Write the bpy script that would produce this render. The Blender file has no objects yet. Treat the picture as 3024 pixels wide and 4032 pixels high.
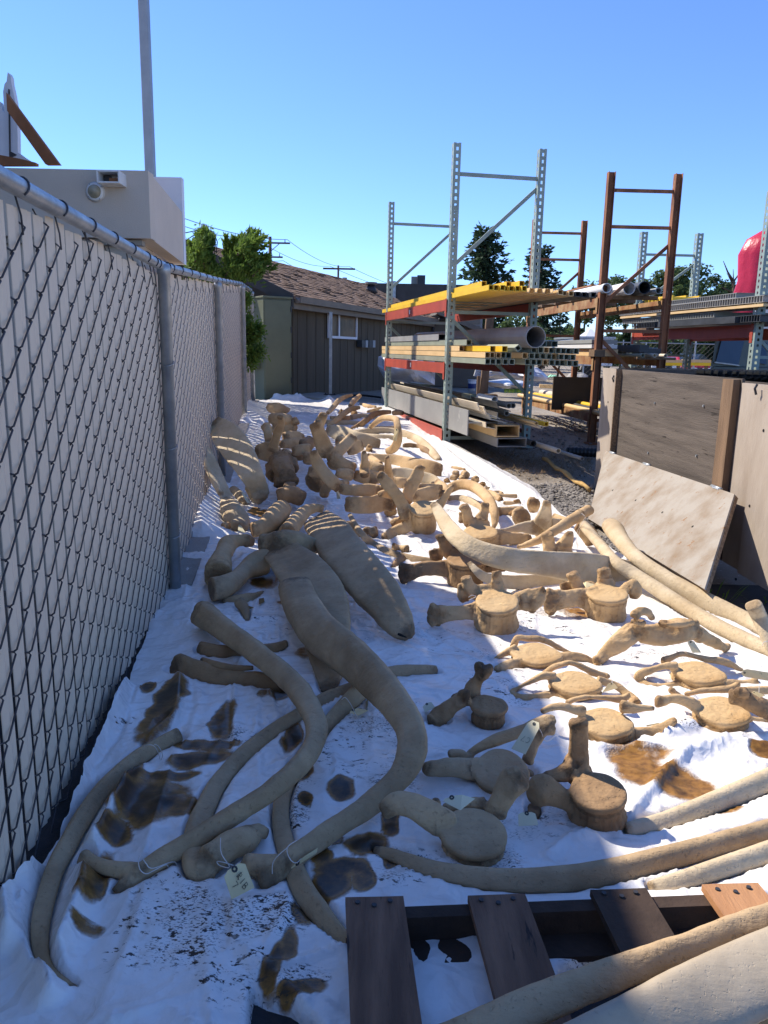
import bpy, bmesh, math, random
import numpy as np
from mathutils import Vector, Matrix, noise as mnoise
random.seed(7)
S = bpy.context.scene
COL = S.collection
V = Vector
# ------------------------------------------------------------------ camera, sky, sun, exposure
F, CX, CY, EYE = 3028.0, 1512.0, 2016.0, 1.4
PITCH, ROLL = math.radians(11.9), math.radians(1.15)
cr, sr, cp, sp = math.cos(ROLL), math.sin(ROLL), math.cos(PITCH), math.sin(PITCH)
cam = bpy.data.objects.new('camera', bpy.data.cameras.new('camera'))
COL.objects.link(cam)
R_ = V((cr, sr * sp, sr * cp)); U_ = V((-sr, cr * sp, cr * cp)); FW = V((0, cp, -sp))
mw = Matrix.Identity(4)
for i, a in enumerate((R_, U_, -FW)):
    for j in range(3): mw[j][i] = a[j]
mw.translation = (0, 0, EYE)
cam.matrix_world = mw
cam.data.sensor_fit = 'HORIZONTAL'; cam.data.sensor_width = 36; cam.data.lens = 36 * F / 3024
cam.data.clip_end = 2000; cam.data.clip_start = .05
S.camera = cam
SUN_AZ = V((-.82, .57, 0)).normalized(); SUN_EL = math.radians(45)
W = bpy.data.worlds.new('World'); S.world = W; W.use_nodes = True
wn = W.node_tree.nodes; bg = wn['Background']
sky = wn.new('ShaderNodeTexSky'); sky.sky_type = 'NISHITA'; sky.sun_disc = False
sky.sun_elevation = SUN_EL; sky.sun_rotation = math.atan2(SUN_AZ.x, SUN_AZ.y)
sky.altitude = 200; sky.air_density = .8; sky.dust_density = .0; sky.ozone_density = 3.5
hs = wn.new('ShaderNodeMix'); hs.data_type = 'RGBA'; hs.blend_type = 'MULTIPLY'; hs.inputs[0].default_value = 1; hs.inputs[7].default_value = (.41, .495, .66, 1)
W.node_tree.links.new(sky.outputs[0], hs.inputs[6]); W.node_tree.links.new(hs.outputs[2], bg.inputs[0]); bg.inputs[1].default_value = .15
sd = bpy.data.lights.new('sun', 'SUN'); sd.energy = 2.75; sd.angle = math.radians(.53); sd.color = (1, .92, .80)
sun = bpy.data.objects.new('sun', sd); COL.objects.link(sun)
sdir = V((SUN_AZ.x * math.cos(SUN_EL), SUN_AZ.y * math.cos(SUN_EL), math.sin(SUN_EL)))
sun.rotation_euler = sdir.to_track_quat('Z', 'Y').to_euler(); sun.location = (-8, 8, 12)
S.view_settings.view_transform = 'Standard'; S.view_settings.look = 'None'
S.view_settings.exposure = 1.4; S.view_settings.gamma = 1; S.view_settings.use_curve_mapping = False
S.render.engine = 'CYCLES'; S.cycles.max_bounces = 6; S.cycles.use_denoising = True

# ------------------------------------------------------------------ geometry of the site
def sst(t):
    t = np.clip(t, 0, 1); return t * t * (3 - 2 * t)
def gz(x, y):
    t = sst((y - 3.4) / 10.0)
    return .45 * t - .035 * np.clip(x, -1, 5) * t
def gzs(x, y):
    t = min(1, max(0, (y - 3.4) / 10.0)); t = t * t * (3 - 2 * t)
    return .45 * t - .035 * min(5, max(-1, x)) * t
def fx(y): return -.93 - .119 * (y - 1.7)          # the fence line
FRAMES = dict(A=(700, 1500, .42194), B=(1200, 1500, .42194), C=(1700, 1700, .48222), D=(700, 2000, .60277), E=(1500, 2200, .5425),
              Q=(2200, 2200, .49668), G=(0, 2700, .5425), H=(600, 2600, .5425), I=(1400, 2600, .66305), J=(0, 3200, .60277),
              K=(900, 3200, .60277), L=(1900, 3000, .67752), O=(800, 700, .48222), R=(1400, 900, .5425), S=(2100, 700, .55696),
              T=(2200, 1300, .49728), M=(0, 0, .60277), N=(0, 600, .66305), W=(0, 0, 1.82278), F=(0, 0, 1.0))
CAM = V((0, 0, EYE))
def full(fr, u, v):
    f = FRAMES[fr]; return f[0] + u * f[2], f[1] + v * f[2]
def ray(u, v):
    x = (u - CX) / F; y = -(v - CY) / F
    return R_ * x + U_ * y + FW
def depth(p): return (p - CAM).dot(FW)
def proj(q):
    q = q - CAM; z = q.dot(FW); return CX + F * q.dot(R_) / z, CY - F * q.dot(U_) / z
def P(fr, u, v, h=0.0):
    """the point of the ground, raised by h, that the photograph shows at a pixel"""
    d = ray(*full(fr, u, v)); t0 = t = .4
    while t < 300:
        q = CAM + d * t
        if q.z < gzs(q.x, q.y) + h: break
        t0 = t; t *= 1.03
    for _ in range(26):
        m = .5 * (t0 + t); q = CAM + d * m
        if q.z < gzs(q.x, q.y) + h: t = m
        else: t0 = m
    return CAM + d * t
def AT(fr, u, v, y):
    d = ray(*full(fr, u, v)); return CAM + d * (y / d.y)
def ONP(fr, u, v, p0, n):
    d = ray(*full(fr, u, v)); return CAM + d * ((p0 - CAM).dot(n) / d.dot(n))
def gv(x, y, z=0.0): return V((x, y, gzs(x, y) + z))

# ------------------------------------------------------------------ materials
MATS = {}
def M(name, c1, c2=None, s=5, rough=.7, bump=0., bs=60, stretch=(1, 1, 1), metal=0, speck=None, spec=.3, lo=.35, hi=.65, rvar=0):
    m = bpy.data.materials.new(name); m.use_nodes = True; MATS[name] = m
    nt = m.node_tree; N = nt.nodes; L = nt.links; b = N['Principled BSDF']
    b.inputs['Roughness'].default_value = rough; b.inputs['Metallic'].default_value = metal
    b.inputs['Specular IOR Level'].default_value = spec
    tc = N.new('ShaderNodeTexCoord'); mp = N.new('ShaderNodeMapping'); mp.inputs['Scale'].default_value = stretch
    L.new(tc.outputs['Object'], mp.inputs[0]); vec = mp.outputs[0]
    def noise(sc, det=6, r=.6):
        n = N.new('ShaderNodeTexNoise'); n.inputs['Scale'].default_value = sc; n.inputs['Detail'].default_value = det
        n.inputs['Roughness'].default_value = r; L.new(vec, n.inputs['Vector']); return n.outputs['Fac']
    def ramp(fac, a, ca, bb, cb):
        r = N.new('ShaderNodeValToRGB'); e = r.color_ramp.elements
        e[0].position = a; e[0].color = (*ca, 1); e[1].position = bb; e[1].color = (*cb, 1); L.new(fac, r.inputs[0]); return r.outputs[0]
    if c2 is None: c2 = tuple(k * .8 for k in c1)
    col = ramp(noise(s), lo, c1, hi, c2)
    if speck:
        cs, ss, th = speck
        mx = N.new('ShaderNodeMix'); mx.data_type = 'RGBA'
        L.new(ramp(noise(ss, 4, .7), th, (0, 0, 0), th + .06, (1, 1, 1)), mx.inputs[0])
        L.new(col, mx.inputs[6]); mx.inputs[7].default_value = (*cs, 1); col = mx.outputs[2]
    L.new(col, b.inputs['Base Color'])
    if rvar: L.new(ramp(noise(s * 2), .3, (rough - rvar,) * 3, .7, (rough + rvar,) * 3), b.inputs['Roughness'])
    if bump:
        bp = N.new('ShaderNodeBump'); bp.inputs['Strength'].default_value = 1; bp.inputs['Distance'].default_value = bump
        L.new(noise(bs, 5, .65), bp.inputs['Height']); L.new(bp.outputs[0], b.inputs['Normal'])
    return m
def bone_mat(name, c1, c2, c3, worn, rough=.68, bd=.0048):
    """bone: broad colour change, streaks along the shaft, dark pores, grease stains and a spongy worn end"""
    m = bpy.data.materials.new(name); m.use_nodes = True; MATS[name] = m; nt = m.node_tree; N = nt.nodes; L = nt.links; b = N['Principled BSDF']; tc = N.new('ShaderNodeTexCoord')
    def noise(sc, det=5, r=.6, st=None):
        n = N.new('ShaderNodeTexNoise'); n.inputs['Scale'].default_value = sc; n.inputs['Detail'].default_value = det; n.inputs['Roughness'].default_value = r
        if st:
            mp = N.new('ShaderNodeMapping'); mp.inputs['Scale'].default_value = st; L.new(tc.outputs['Object'], mp.inputs[0]); L.new(mp.outputs[0], n.inputs['Vector'])
        else: L.new(tc.outputs['Object'], n.inputs['Vector'])
        return n.outputs['Fac']
    def sm(v, lo, hi, x=1.0):
        n = N.new('ShaderNodeMapRange'); n.interpolation_type = 'SMOOTHSTEP'; n.inputs['From Min'].default_value = lo; n.inputs['From Max'].default_value = hi; n.inputs['To Max'].default_value = x; L.new(v, n.inputs['Value']); return n.outputs[0]
    def mth(op, p, q):
        n = N.new('ShaderNodeMath'); n.operation = op
        for k, x in enumerate((p, q)):
            if isinstance(x, (int, float)): n.inputs[k].default_value = x
            else: L.new(x, n.inputs[k])
        return n.outputs[0]
    def mix(f, p, q):
        n = N.new('ShaderNodeMix'); n.data_type = 'RGBA'; L.new(f, n.inputs[0])
        for k, x in ((6, p), (7, q)):
            if isinstance(x, tuple): n.inputs[k].default_value = (*x, 1)
            else: L.new(x, n.inputs[k])
        return n.outputs[2]
    oi = N.new('ShaderNodeObjectInfo'); at = N.new('ShaderNodeAttribute'); at.attribute_name = 'wear'
    col = mix(sm(noise(5, 6, .65), .32, .68), c1, c2)
    col = mix(sm(noise(3, 4, .6), .50, .72, .75), col, c3)
    col = mix(sm(noise(16, 5, .7, (1, 3, 2.2)), .52, .75, .45), col, c2)
    pore = sm(noise(95, 3, .6), .60, .70); patch = sm(noise(9, 4), .48, .68)
    col = mix(mth('MULTIPLY', pore, mth('MULTIPLY', patch, .42)), col, worn)
    wr = mth('MULTIPLY', sm(mth('ADD', at.outputs['Fac'], mth('MULTIPLY', mth('SUBTRACT', noise(24, 5, .7), .5), 1.1)), .35, .95), .8)
    col = mix(wr, col, worn); L.new(col, b.inputs['Base Color']); b.inputs['Roughness'].default_value = rough; b.inputs['Specular IOR Level'].default_value = .25
    bp = N.new('ShaderNodeBump'); bp.inputs['Distance'].default_value = bd
    h = mth('ADD', mth('MULTIPLY', noise(34, 6, .68), 1.0), mth('MULTIPLY', noise(26, 4, .6, (1, 4, 3)), .5)); h = mth('SUBTRACT', h, mth('MULTIPLY', pore, .35)); h = mth('ADD', h, mth('MULTIPLY', wr, mth('MULTIPLY', noise(110, 4, .7), 1.4)))
    L.new(h, bp.inputs['Height']); L.new(bp.outputs[0], b.inputs['Normal'])
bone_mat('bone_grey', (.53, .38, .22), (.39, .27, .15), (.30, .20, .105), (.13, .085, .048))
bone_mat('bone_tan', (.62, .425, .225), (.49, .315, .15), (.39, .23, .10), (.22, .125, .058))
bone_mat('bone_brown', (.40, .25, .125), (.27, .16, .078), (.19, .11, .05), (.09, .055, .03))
bone_mat('bone_pale', (.61, .49, .325), (.49, .375, .225), (.40, .285, .16), (.27, .175, .09))
bone_mat('bone_worn', (.46, .385, .28), (.37, .30, .21), (.31, .24, .155), (.22, .16, .10), .5, .0014)
bone_mat('bone_green', (.36, .34, .27), (.2, .2, .14), (.15, .17, .11), (.10, .09, .06))
bone_mat('bone_disc', (.62, .43, .22), (.52, .33, .15), (.43, .25, .10), (.31, .175, .08))
M('bone_spongy', (.42, .24, .10), (.18, .09, .03), 70, .9, bump=.012, bs=140)
M('galv', (.42, .44, .45), (.30, .32, .34), 9, .42, .001, 80, metal=.55, rvar=.08)
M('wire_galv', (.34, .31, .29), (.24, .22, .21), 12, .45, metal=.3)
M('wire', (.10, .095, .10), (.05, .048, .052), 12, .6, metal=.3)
M('slat', (.74, .60, .455), (.66, .53, .40), 4, .5, .0006, 30, stretch=(1, 1, .2), speck=((.30, .23, .17), 34, .72))
M('stucco', (.66, .55, .44), (.60, .50, .40), 2.5, .85, .003, 160, speck=((.40, .37, .34), 5, .70))
M('white_paint', (.74, .75, .78), (.67, .68, .71), 3, .5)
M('raw_wood', (.36, .16, .075), (.24, .10, .045), 3, .8, .003, 30, stretch=(1, 6, 1))
M('dark_metal', (.05, .05, .055), (.03, .03, .033), 8, .45)
M('dome_glass', (.46, .42, .30), (.24, .21, .14), 9, .12, spec=.6)
M('steel_grey', (.32, .345, .37), (.27, .295, .32), 4, .45, metal=.2)
M('hut_wall', (.115, .09, .058), (.085, .066, .043), 1.6, .8, .002, 40, stretch=(4, 4, .4))
M('hut_trim', (.06, .056, .055), (.045, .042, .04), 4, .7)
M('gutter', (.20, .165, .125), (.16, .13, .1), 3, .6)
M('shingle', (.27, .175, .115), (.15, .092, .062), 9, .95, .01, 60, speck=((.09, .05, .03), 22, .6))
M('cabinet_green', (.155, .165, .105), (.125, .135, .085), 2, .5, speck=((.12, .09, .05), 18, .75))
M('dark_void', (.012, .011, .010), (.008, .008, .008), 5, .9)
M('glass', (.22, .14, .07), (.07, .05, .03), 2.2, .35, spec=.1)  # brown of the hut panes is a reflection put into the colour
M('car_glass', (.03, .045, .06), (.018, .025, .035), 1, .05, spec=1)
M('concrete', (.42, .38, .33), (.33, .30, .26), 4, .9, .004, 50, speck=((.22, .2, .17), 30, .64))
M('rack_green', (.30, .37, .33), (.24, .29, .26), 5, .55, speck=((.28, .14, .07), 16, .70))
M('beam_red', (.42, .075, .045), (.32, .06, .04), 4, .5, speck=((.18, .05, .03), 14, .66))
M('rust', (.36, .15, .07), (.17, .075, .042), 6, .85, .004, 50, stretch=(1, 1, .4), speck=((.42, .30, .18), 7, .64))
M('rust_cream', (.42, .27, .13), (.24, .09, .035), 5, .8, .003, 50)
M('frp_yellow', (.80, .52, .045), (.72, .44, .04), 3, .4, speck=((.4, .27, .08), 12, .72))
M('frp_tan', (.72, .50, .25), (.62, .42, .20), 2, .5)
M('frp_grey', (.33, .33, .30), (.25, .25, .235), 3, .55, stretch=(1, .3, 1), speck=((.18, .18, .17), 12, .66))
M('frp_green', (.30, .32, .24), (.23, .25, .19), 3, .5)
M('frp_dark', (.06, .065, .07), (.035, .037, .04), 5, .5)
M('frp_cream', (.70, .60, .45), (.60, .50, .37), 2, .5)
M('plate_grey', (.30, .295, .28), (.23, .228, .22), 2, .6, speck=((.38, .37, .35), 5, .64))
M('pvc_white', (.80, .79, .76), (.72, .70, .66), 2, .35)
M('pipe_steel', (.36, .34, .32), (.27, .255, .24), 3, .5, metal=.3)
M('old_wood', (.23, .145, .085), (.13, .082, .05), 4, .85, .004, 30, stretch=(3, 3, .4))
M('ply_light', (.43, .365, .30), (.31, .25, .195), 3, .75, .002, 60, stretch=(1, 1, .35), speck=((.20, .12, .07), 22, .70))
M('ply_pale', (.33, .295, .25), (.225, .165, .11), 4.5, .8, .003, 50, speck=((.24, .13, .06), 15, .62), lo=.42, hi=.70)
M('ply_shade', (.135, .11, .09), (.07, .056, .046), 4, .85, .004, 40, stretch=(1, .25, 4), speck=((.018, .013, .01), 10, .62))  # plywood darkened in colour to stand for the shade in the recess
M('ply_edge', (.30, .20, .12), (.12, .08, .05), 60, .85, stretch=(1, 1, 1))
M('pallet_wood', (.25, .145, .092), (.12, .068, .045), 5, .8, .004, 40, stretch=(3, .4, 1), speck=((.02, .016, .018), 9, .63))
M('pallet_dark', (.07, .045, .032), (.035, .023, .017), 5, .85, .004, 40)
M('pallet_new', (.50, .26, .125), (.36, .17, .075), 5, .8, .003, 40, stretch=(3, .4, 1), speck=((.06, .035, .02), 12, .68))
M('tag_paper', (.74, .60, .33), (.68, .54, .29), 8, .8)
M('tag_pale', (.72, .66, .45), (.66, .60, .40), 8, .8)
M('ink', (.02, .02, .025), (.02, .02, .025), 5, .6)
M('string', (.72, .66, .60), (.62, .56, .5), 30, .9)
M('black_plastic', (.016, .017, .019), (.010, .011, .012), 5, .4, .004, 12)
M('bucket_white', (.75, .75, .74), (.68, .68, .67), 4, .4)
M('bucket_blue', (.03, .06, .22), (.02, .04, .16), 4, .45)
M('poly_film', (.62, .64, .68), (.48, .50, .55), 3, .25, .02, 6)
M('stone_pale', (.48, .46, .42), (.28, .26, .23), 5, .95, .03, 12)
M('brown_panel', (.085, .058, .032), (.065, .045, .026), 3, .6)
M('red_vinyl', (.55, .025, .06), (.46, .02, .05), 2, .3, .02, 3)
M('white_vinyl', (.78, .72, .67), (.72, .66, .61), 2, .35, .01, 3)
M('car_black', (.014, .016, .02), (.012, .013, .016), 2, .15, spec=.8)
M('car_red', (.42, .02, .03), (.36, .016, .025), 2, .18, spec=.7)
M('car_white', (.72, .73, .74), (.68, .69, .7), 2, .25)
M('car_silver', (.42, .44, .46), (.38, .4, .42), 2, .25)
M('truck_olive', (.17, .185, .15), (.14, .155, .125), 2, .3)
M('rubber', (.02, .02, .021), (.015, .015, .016), 8, .85)
M('barrier_yellow', (.85, .58, .02), (.78, .5, .02), 4, .5)
M('lamp_lens', (.75, .76, .78), (.6, .62, .65), 8, .1, spec=.8)
M('bark', (.12, .085, .06), (.07, .05, .035), 8, .95, .02, 30)
M('leaf_conifer', (.05, .085, .04), (.024, .046, .024), 1.2, .75)
M('leaf_juniper', (.18, .265, .045), (.085, .155, .03), 3, .7)
M('leaf_broad', (.12, .17, .06), (.05, .085, .03), .9, .7)
M('leaf_hedge', (.045, .075, .022), (.025, .045, .016), 2, .75)
M('leaf_dry', (.26, .17, .075), (.16, .10, .045), 12, .95)
M('pole_wood', (.11, .065, .045), (.07, .042, .03), 3, .9)
M('flat_roof_wall', (.28, .26, .245), (.24, .222, .21), 2, .85)
M('shed_tan', (.17, .145, .11), (.14, .12, .09), 2, .85)
M('gravel_stone', (.30, .27, .235), (.14, .125, .11), 3, .95, .004, 60)

for k_ in list(MATS):
    if k_.startswith('leaf_') and k_ != 'leaf_dry':
        nt = MATS[k_].node_tree; p_ = nt.nodes['Principled BSDF']; tl = nt.nodes.new('ShaderNodeBsdfTranslucent'); mx = nt.nodes.new('ShaderNodeMixShader'); mx.inputs[0].default_value = .4
        nt.links.new(p_.inputs['Base Color'].links[0].from_socket, tl.inputs[0]); nt.links.new(p_.outputs[0], mx.inputs[1]); nt.links.new(tl.outputs[0], mx.inputs[2]); nt.links.new(mx.outputs[0], nt.nodes['Material Output'].inputs[0])
# ------------------------------------------------------------------ object helpers
BASE = {}
def tag(o, label=None, cat=None, group=None, kind=None):
    if label: o['label'] = label
    if cat: o['category'] = cat
    if group: o['group'] = group
    if kind: o['kind'] = kind
    return o
def thing(name, label, cat, loc, group=None):
    o = bpy.data.objects.new(name, None); COL.objects.link(o); o.location = loc; o.empty_display_size = .1
    BASE[o] = V(loc); return tag(o, label, cat, group)
def obj(name, bm, mat, parent=None, smooth=False, loc=None):
    """link a bmesh given in world coordinates as one mesh object (child coordinates are relative to its thing)"""
    me = bpy.data.meshes.new(name)
    b = BASE[parent] if parent is not None else (V(loc) if loc is not None else None)
    if b is not None: bmesh.ops.translate(bm, verts=bm.verts, vec=-b)
    bm.to_mesh(me); bm.free()
    if isinstance(mat, str): mat = [mat]
    for k in mat: me.materials.append(MATS[k])
    if smooth: me.polygons.foreach_set('use_smooth', [True] * len(me.polygons))
    o = bpy.data.objects.new(name, me); COL.objects.link(o)
    if parent is not None: o.parent = parent; BASE[o] = b
    elif b is not None: o.location = b; BASE[o] = b
    else: BASE[o] = V((0, 0, 0))
    return o
def share(src, name, loc, rotz=0, parent=None, scale=None):
    o = src.copy(); COL.objects.link(o); o.name = name
    o.location = loc; o.rotation_euler = (0, 0, rotz)
    if scale: o.scale = scale
    if parent is not None: o.parent = parent
    return o
def mesh_np(name, verts, faces, mat, parent=None, smooth=True):
    me = bpy.data.meshes.new(name); me.from_pydata(verts, [], faces)
    me.materials.append(MATS[mat]); me.update()
    if smooth: me.polygons.foreach_set('use_smooth', [True] * len(me.polygons))
    o = bpy.data.objects.new(name, me); COL.objects.link(o)
    if parent is not None: o.parent = parent
    return o
EX, EY, EZ = V((1, 0, 0)), V((0, 1, 0)), V((0, 0, 1))
def box(bm, o, ex, ey, ez, r, mi=0):
    """a box in a local frame: r = x0,x1,y0,y1,z0,z1"""
    vs = [bm.verts.new(o + ex * x + ey * y + ez * z) for z in r[4:6] for y in r[2:4] for x in r[0:2]]
    for f in ((0, 2, 3, 1), (4, 5, 7, 6), (0, 1, 5, 4), (2, 6, 7, 3), (0, 4, 6, 2), (1, 3, 7, 5)):
        bm.faces.new([vs[i] for i in f]).material_index = mi
def bx(*a):
    bm = bmesh.new(); box(bm, *a); return bm
def bevel(bm, w, seg=1):
    bmesh.ops.bevel(bm, geom=bm.edges[:], offset=w, segments=seg, affect='EDGES', profile=.6); return bm
def perp(t):
    a = EZ if abs(t.z) < .9 else EX
    u = t.cross(a).normalized(); return u, u.cross(t).normalized()
def tube(bm, pts, r, n=8, caps=True, mi=0):
    pts = [V(p) for p in pts]; rs = r if isinstance(r, (list, tuple)) else [r] * len(pts); rings = []; u = None
    for i, p in enumerate(pts):
        t = (pts[min(i + 1, len(pts) - 1)] - pts[max(i - 1, 0)]).normalized()
        if u is None: u, w = perp(t)
        else:
            u = (u - t * u.dot(t)); u = u.normalized() if u.length > 1e-6 else perp(t)[0]; w = u.cross(t)
        rings.append([bm.verts.new(p + (u * math.cos(6.28319 * k / n) + w * math.sin(6.28319 * k / n)) * rs[i]) for k in range(n)])
    for a, b in zip(rings, rings[1:]):
        for k in range(n): bm.faces.new((a[k], a[(k + 1) % n], b[(k + 1) % n], b[k])).material_index = mi
    if caps:
        bm.faces.new(rings[0][::-1]).material_index = mi; bm.faces.new(rings[-1]).material_index = mi
    return bm
def pipe(bm, a, b, r, th, n=16):
    """an open hollow pipe"""
    t = (b - a).normalized(); u, w = perp(t)
    R = [[[bm.verts.new(p + (u * math.cos(6.28319 * k / n) + w * math.sin(6.28319 * k / n)) * q) for k in range(n)] for q in (r, r - th)] for p in (a, b)]
    for k in range(n):
        j = (k + 1) % n
        bm.faces.new((R[0][0][k], R[0][0][j], R[1][0][j], R[1][0][k])); bm.faces.new((R[0][1][j], R[0][1][k], R[1][1][k], R[1][1][j]))
        bm.faces.new((R[0][0][j], R[0][0][k], R[0][1][k], R[0][1][j])); bm.faces.new((R[1][0][k], R[1][0][j], R[1][1][j], R[1][1][k]))
    return bm
def prof(bm, poly, a, b, ex, ez):
    """extrude a closed 2D profile from a to b"""
    A = [bm.verts.new(a + ex * x + ez * z) for x, z in poly]; B = [bm.verts.new(b + ex * x + ez * z) for x, z in poly]; n = len(poly)
    for k in range(n): bm.faces.new((A[k], A[(k + 1) % n], B[(k + 1) % n], B[k]))
    bm.faces.new(A[::-1]); bm.faces.new(B); return bm
def sqtube(bm, a, b, w, h, th, ex, ez):
    for x0, x1, z0, z1 in ((0, th, 0, h), (w - th, w, 0, h), (th, w - th, 0, th), (th, w - th, h - th, h)):
        prof(bm, [(x0, z0), (x1, z0), (x1, z1), (x0, z1)], a, b, ex, ez)
    return bm
def poly_plate(bm, pts, nrm, th):
    """a closed outline given its own thickness"""
    A = [bm.verts.new(p) for p in pts]; B = [bm.verts.new(p + nrm * th) for p in pts]; n = len(pts)
    bm.faces.new(A); bm.faces.new(B[::-1])
    for k in range(n): bm.faces.new((A[k], B[k], B[(k + 1) % n], A[(k + 1) % n]))
    bmesh.ops.recalc_face_normals(bm, faces=bm.faces); return bm
# vectorised value noise
_rng = np.random.RandomState(3); _T = _rng.rand(256, 256)
def vn(x, y):
    xi = np.floor(x).astype(int); yi = np.floor(y).astype(int); fx_ = x - xi; fy = y - yi
    fx_ = fx_ ** 3 * (fx_ * (fx_ * 6 - 15) + 10); fy = fy ** 3 * (fy * (fy * 6 - 15) + 10)
    g = lambda i, j: _T[(xi + i) & 255, (yi + j) & 255]
    return (g(0, 0) * (1 - fx_) + g(1, 0) * fx_) * (1 - fy) + (g(0, 1) * (1 - fx_) + g(1, 1) * fx_) * fy
def fbm(x, y, o=4):
    s = 0; a = .5
    for k in range(o): s = s + a * vn(x * 2 ** k + 17.3 * k, y * 2 ** k + 5.1 * k); a *= .5
    return s
# ------------------------------------------------------------------ ground
def axis(a, b, d, far):
    c = list(np.arange(a, b + 1e-6, d)); k = d
    while c[-1] < far: k *= 1.35; c.append(c[-1] + k)
    k = d
    while c[0] > -far: k *= 1.35; c.insert(0, c[0] - k)
    return np.array(c)
gx_, gy_ = axis(-3, 8, .11, 500), axis(0, 20, .11, 700)
GX, GY = np.meshgrid(gx_, gy_)
near = sst((40 - np.hypot(GX, GY)) / 15)
GZ = gz(GX, GY) - .03 + near * (.05 * (fbm(GX * 1.3, GY * 1.3) - .5) + .02 * (fbm(GX * 7, GY * 7) - .5))
ny, nx = GX.shape
idx = np.arange(nx * ny).reshape(ny, nx)
gf = np.stack([idx[:-1, :-1], idx[:-1, 1:], idx[1:, 1:], idx[1:, :-1]], -1).reshape(-1, 4)
gm = M('ground_dirt', (.36, .315, .26), (.20, .165, .13), 1.1, .95, .02, 45, speck=((.46, .44, .40), 28, .60))
ground = mesh_np('ground', np.stack([GX, GY, GZ], -1).reshape(-1, 3).tolist(), gf.tolist(), 'ground_dirt'); ground['kind'] = 'structure'
M('asphalt', (.045, .045, .047), (.028, .028, .03), 9, .9, .004, 120)
bm = bmesh.new()
ys = np.linspace(.2, 4.6, 12)
for a, b in zip(ys, ys[1:]):
    bm.faces.new([bm.verts.new(gv(x, y, -.002)) for x, y in ((fx(a) - .5, a), (3.2, a), (3.2, b), (fx(b) - .5, b))])
tag(obj('asphalt', bm, 'asphalt'), kind='structure')
bm = bmesh.new()
ys = np.linspace(4.25, 13.2, 20)
fd = V((-.119, 1, 0)).normalized(); fn = V((1, .119, 0)).normalized()
for a, b in zip(ys, ys[1:]):
    prof(bm, [(-.12, -.05), (.13, -.05), (.13, .045), (-.12, .05)], gv(fx(a), a), gv(fx(b), b), fn, EZ)
bmesh.ops.remove_doubles(bm, verts=bm.verts, dist=.002)
tag(obj('kerb', bm, 'concrete'), kind='structure')

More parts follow.
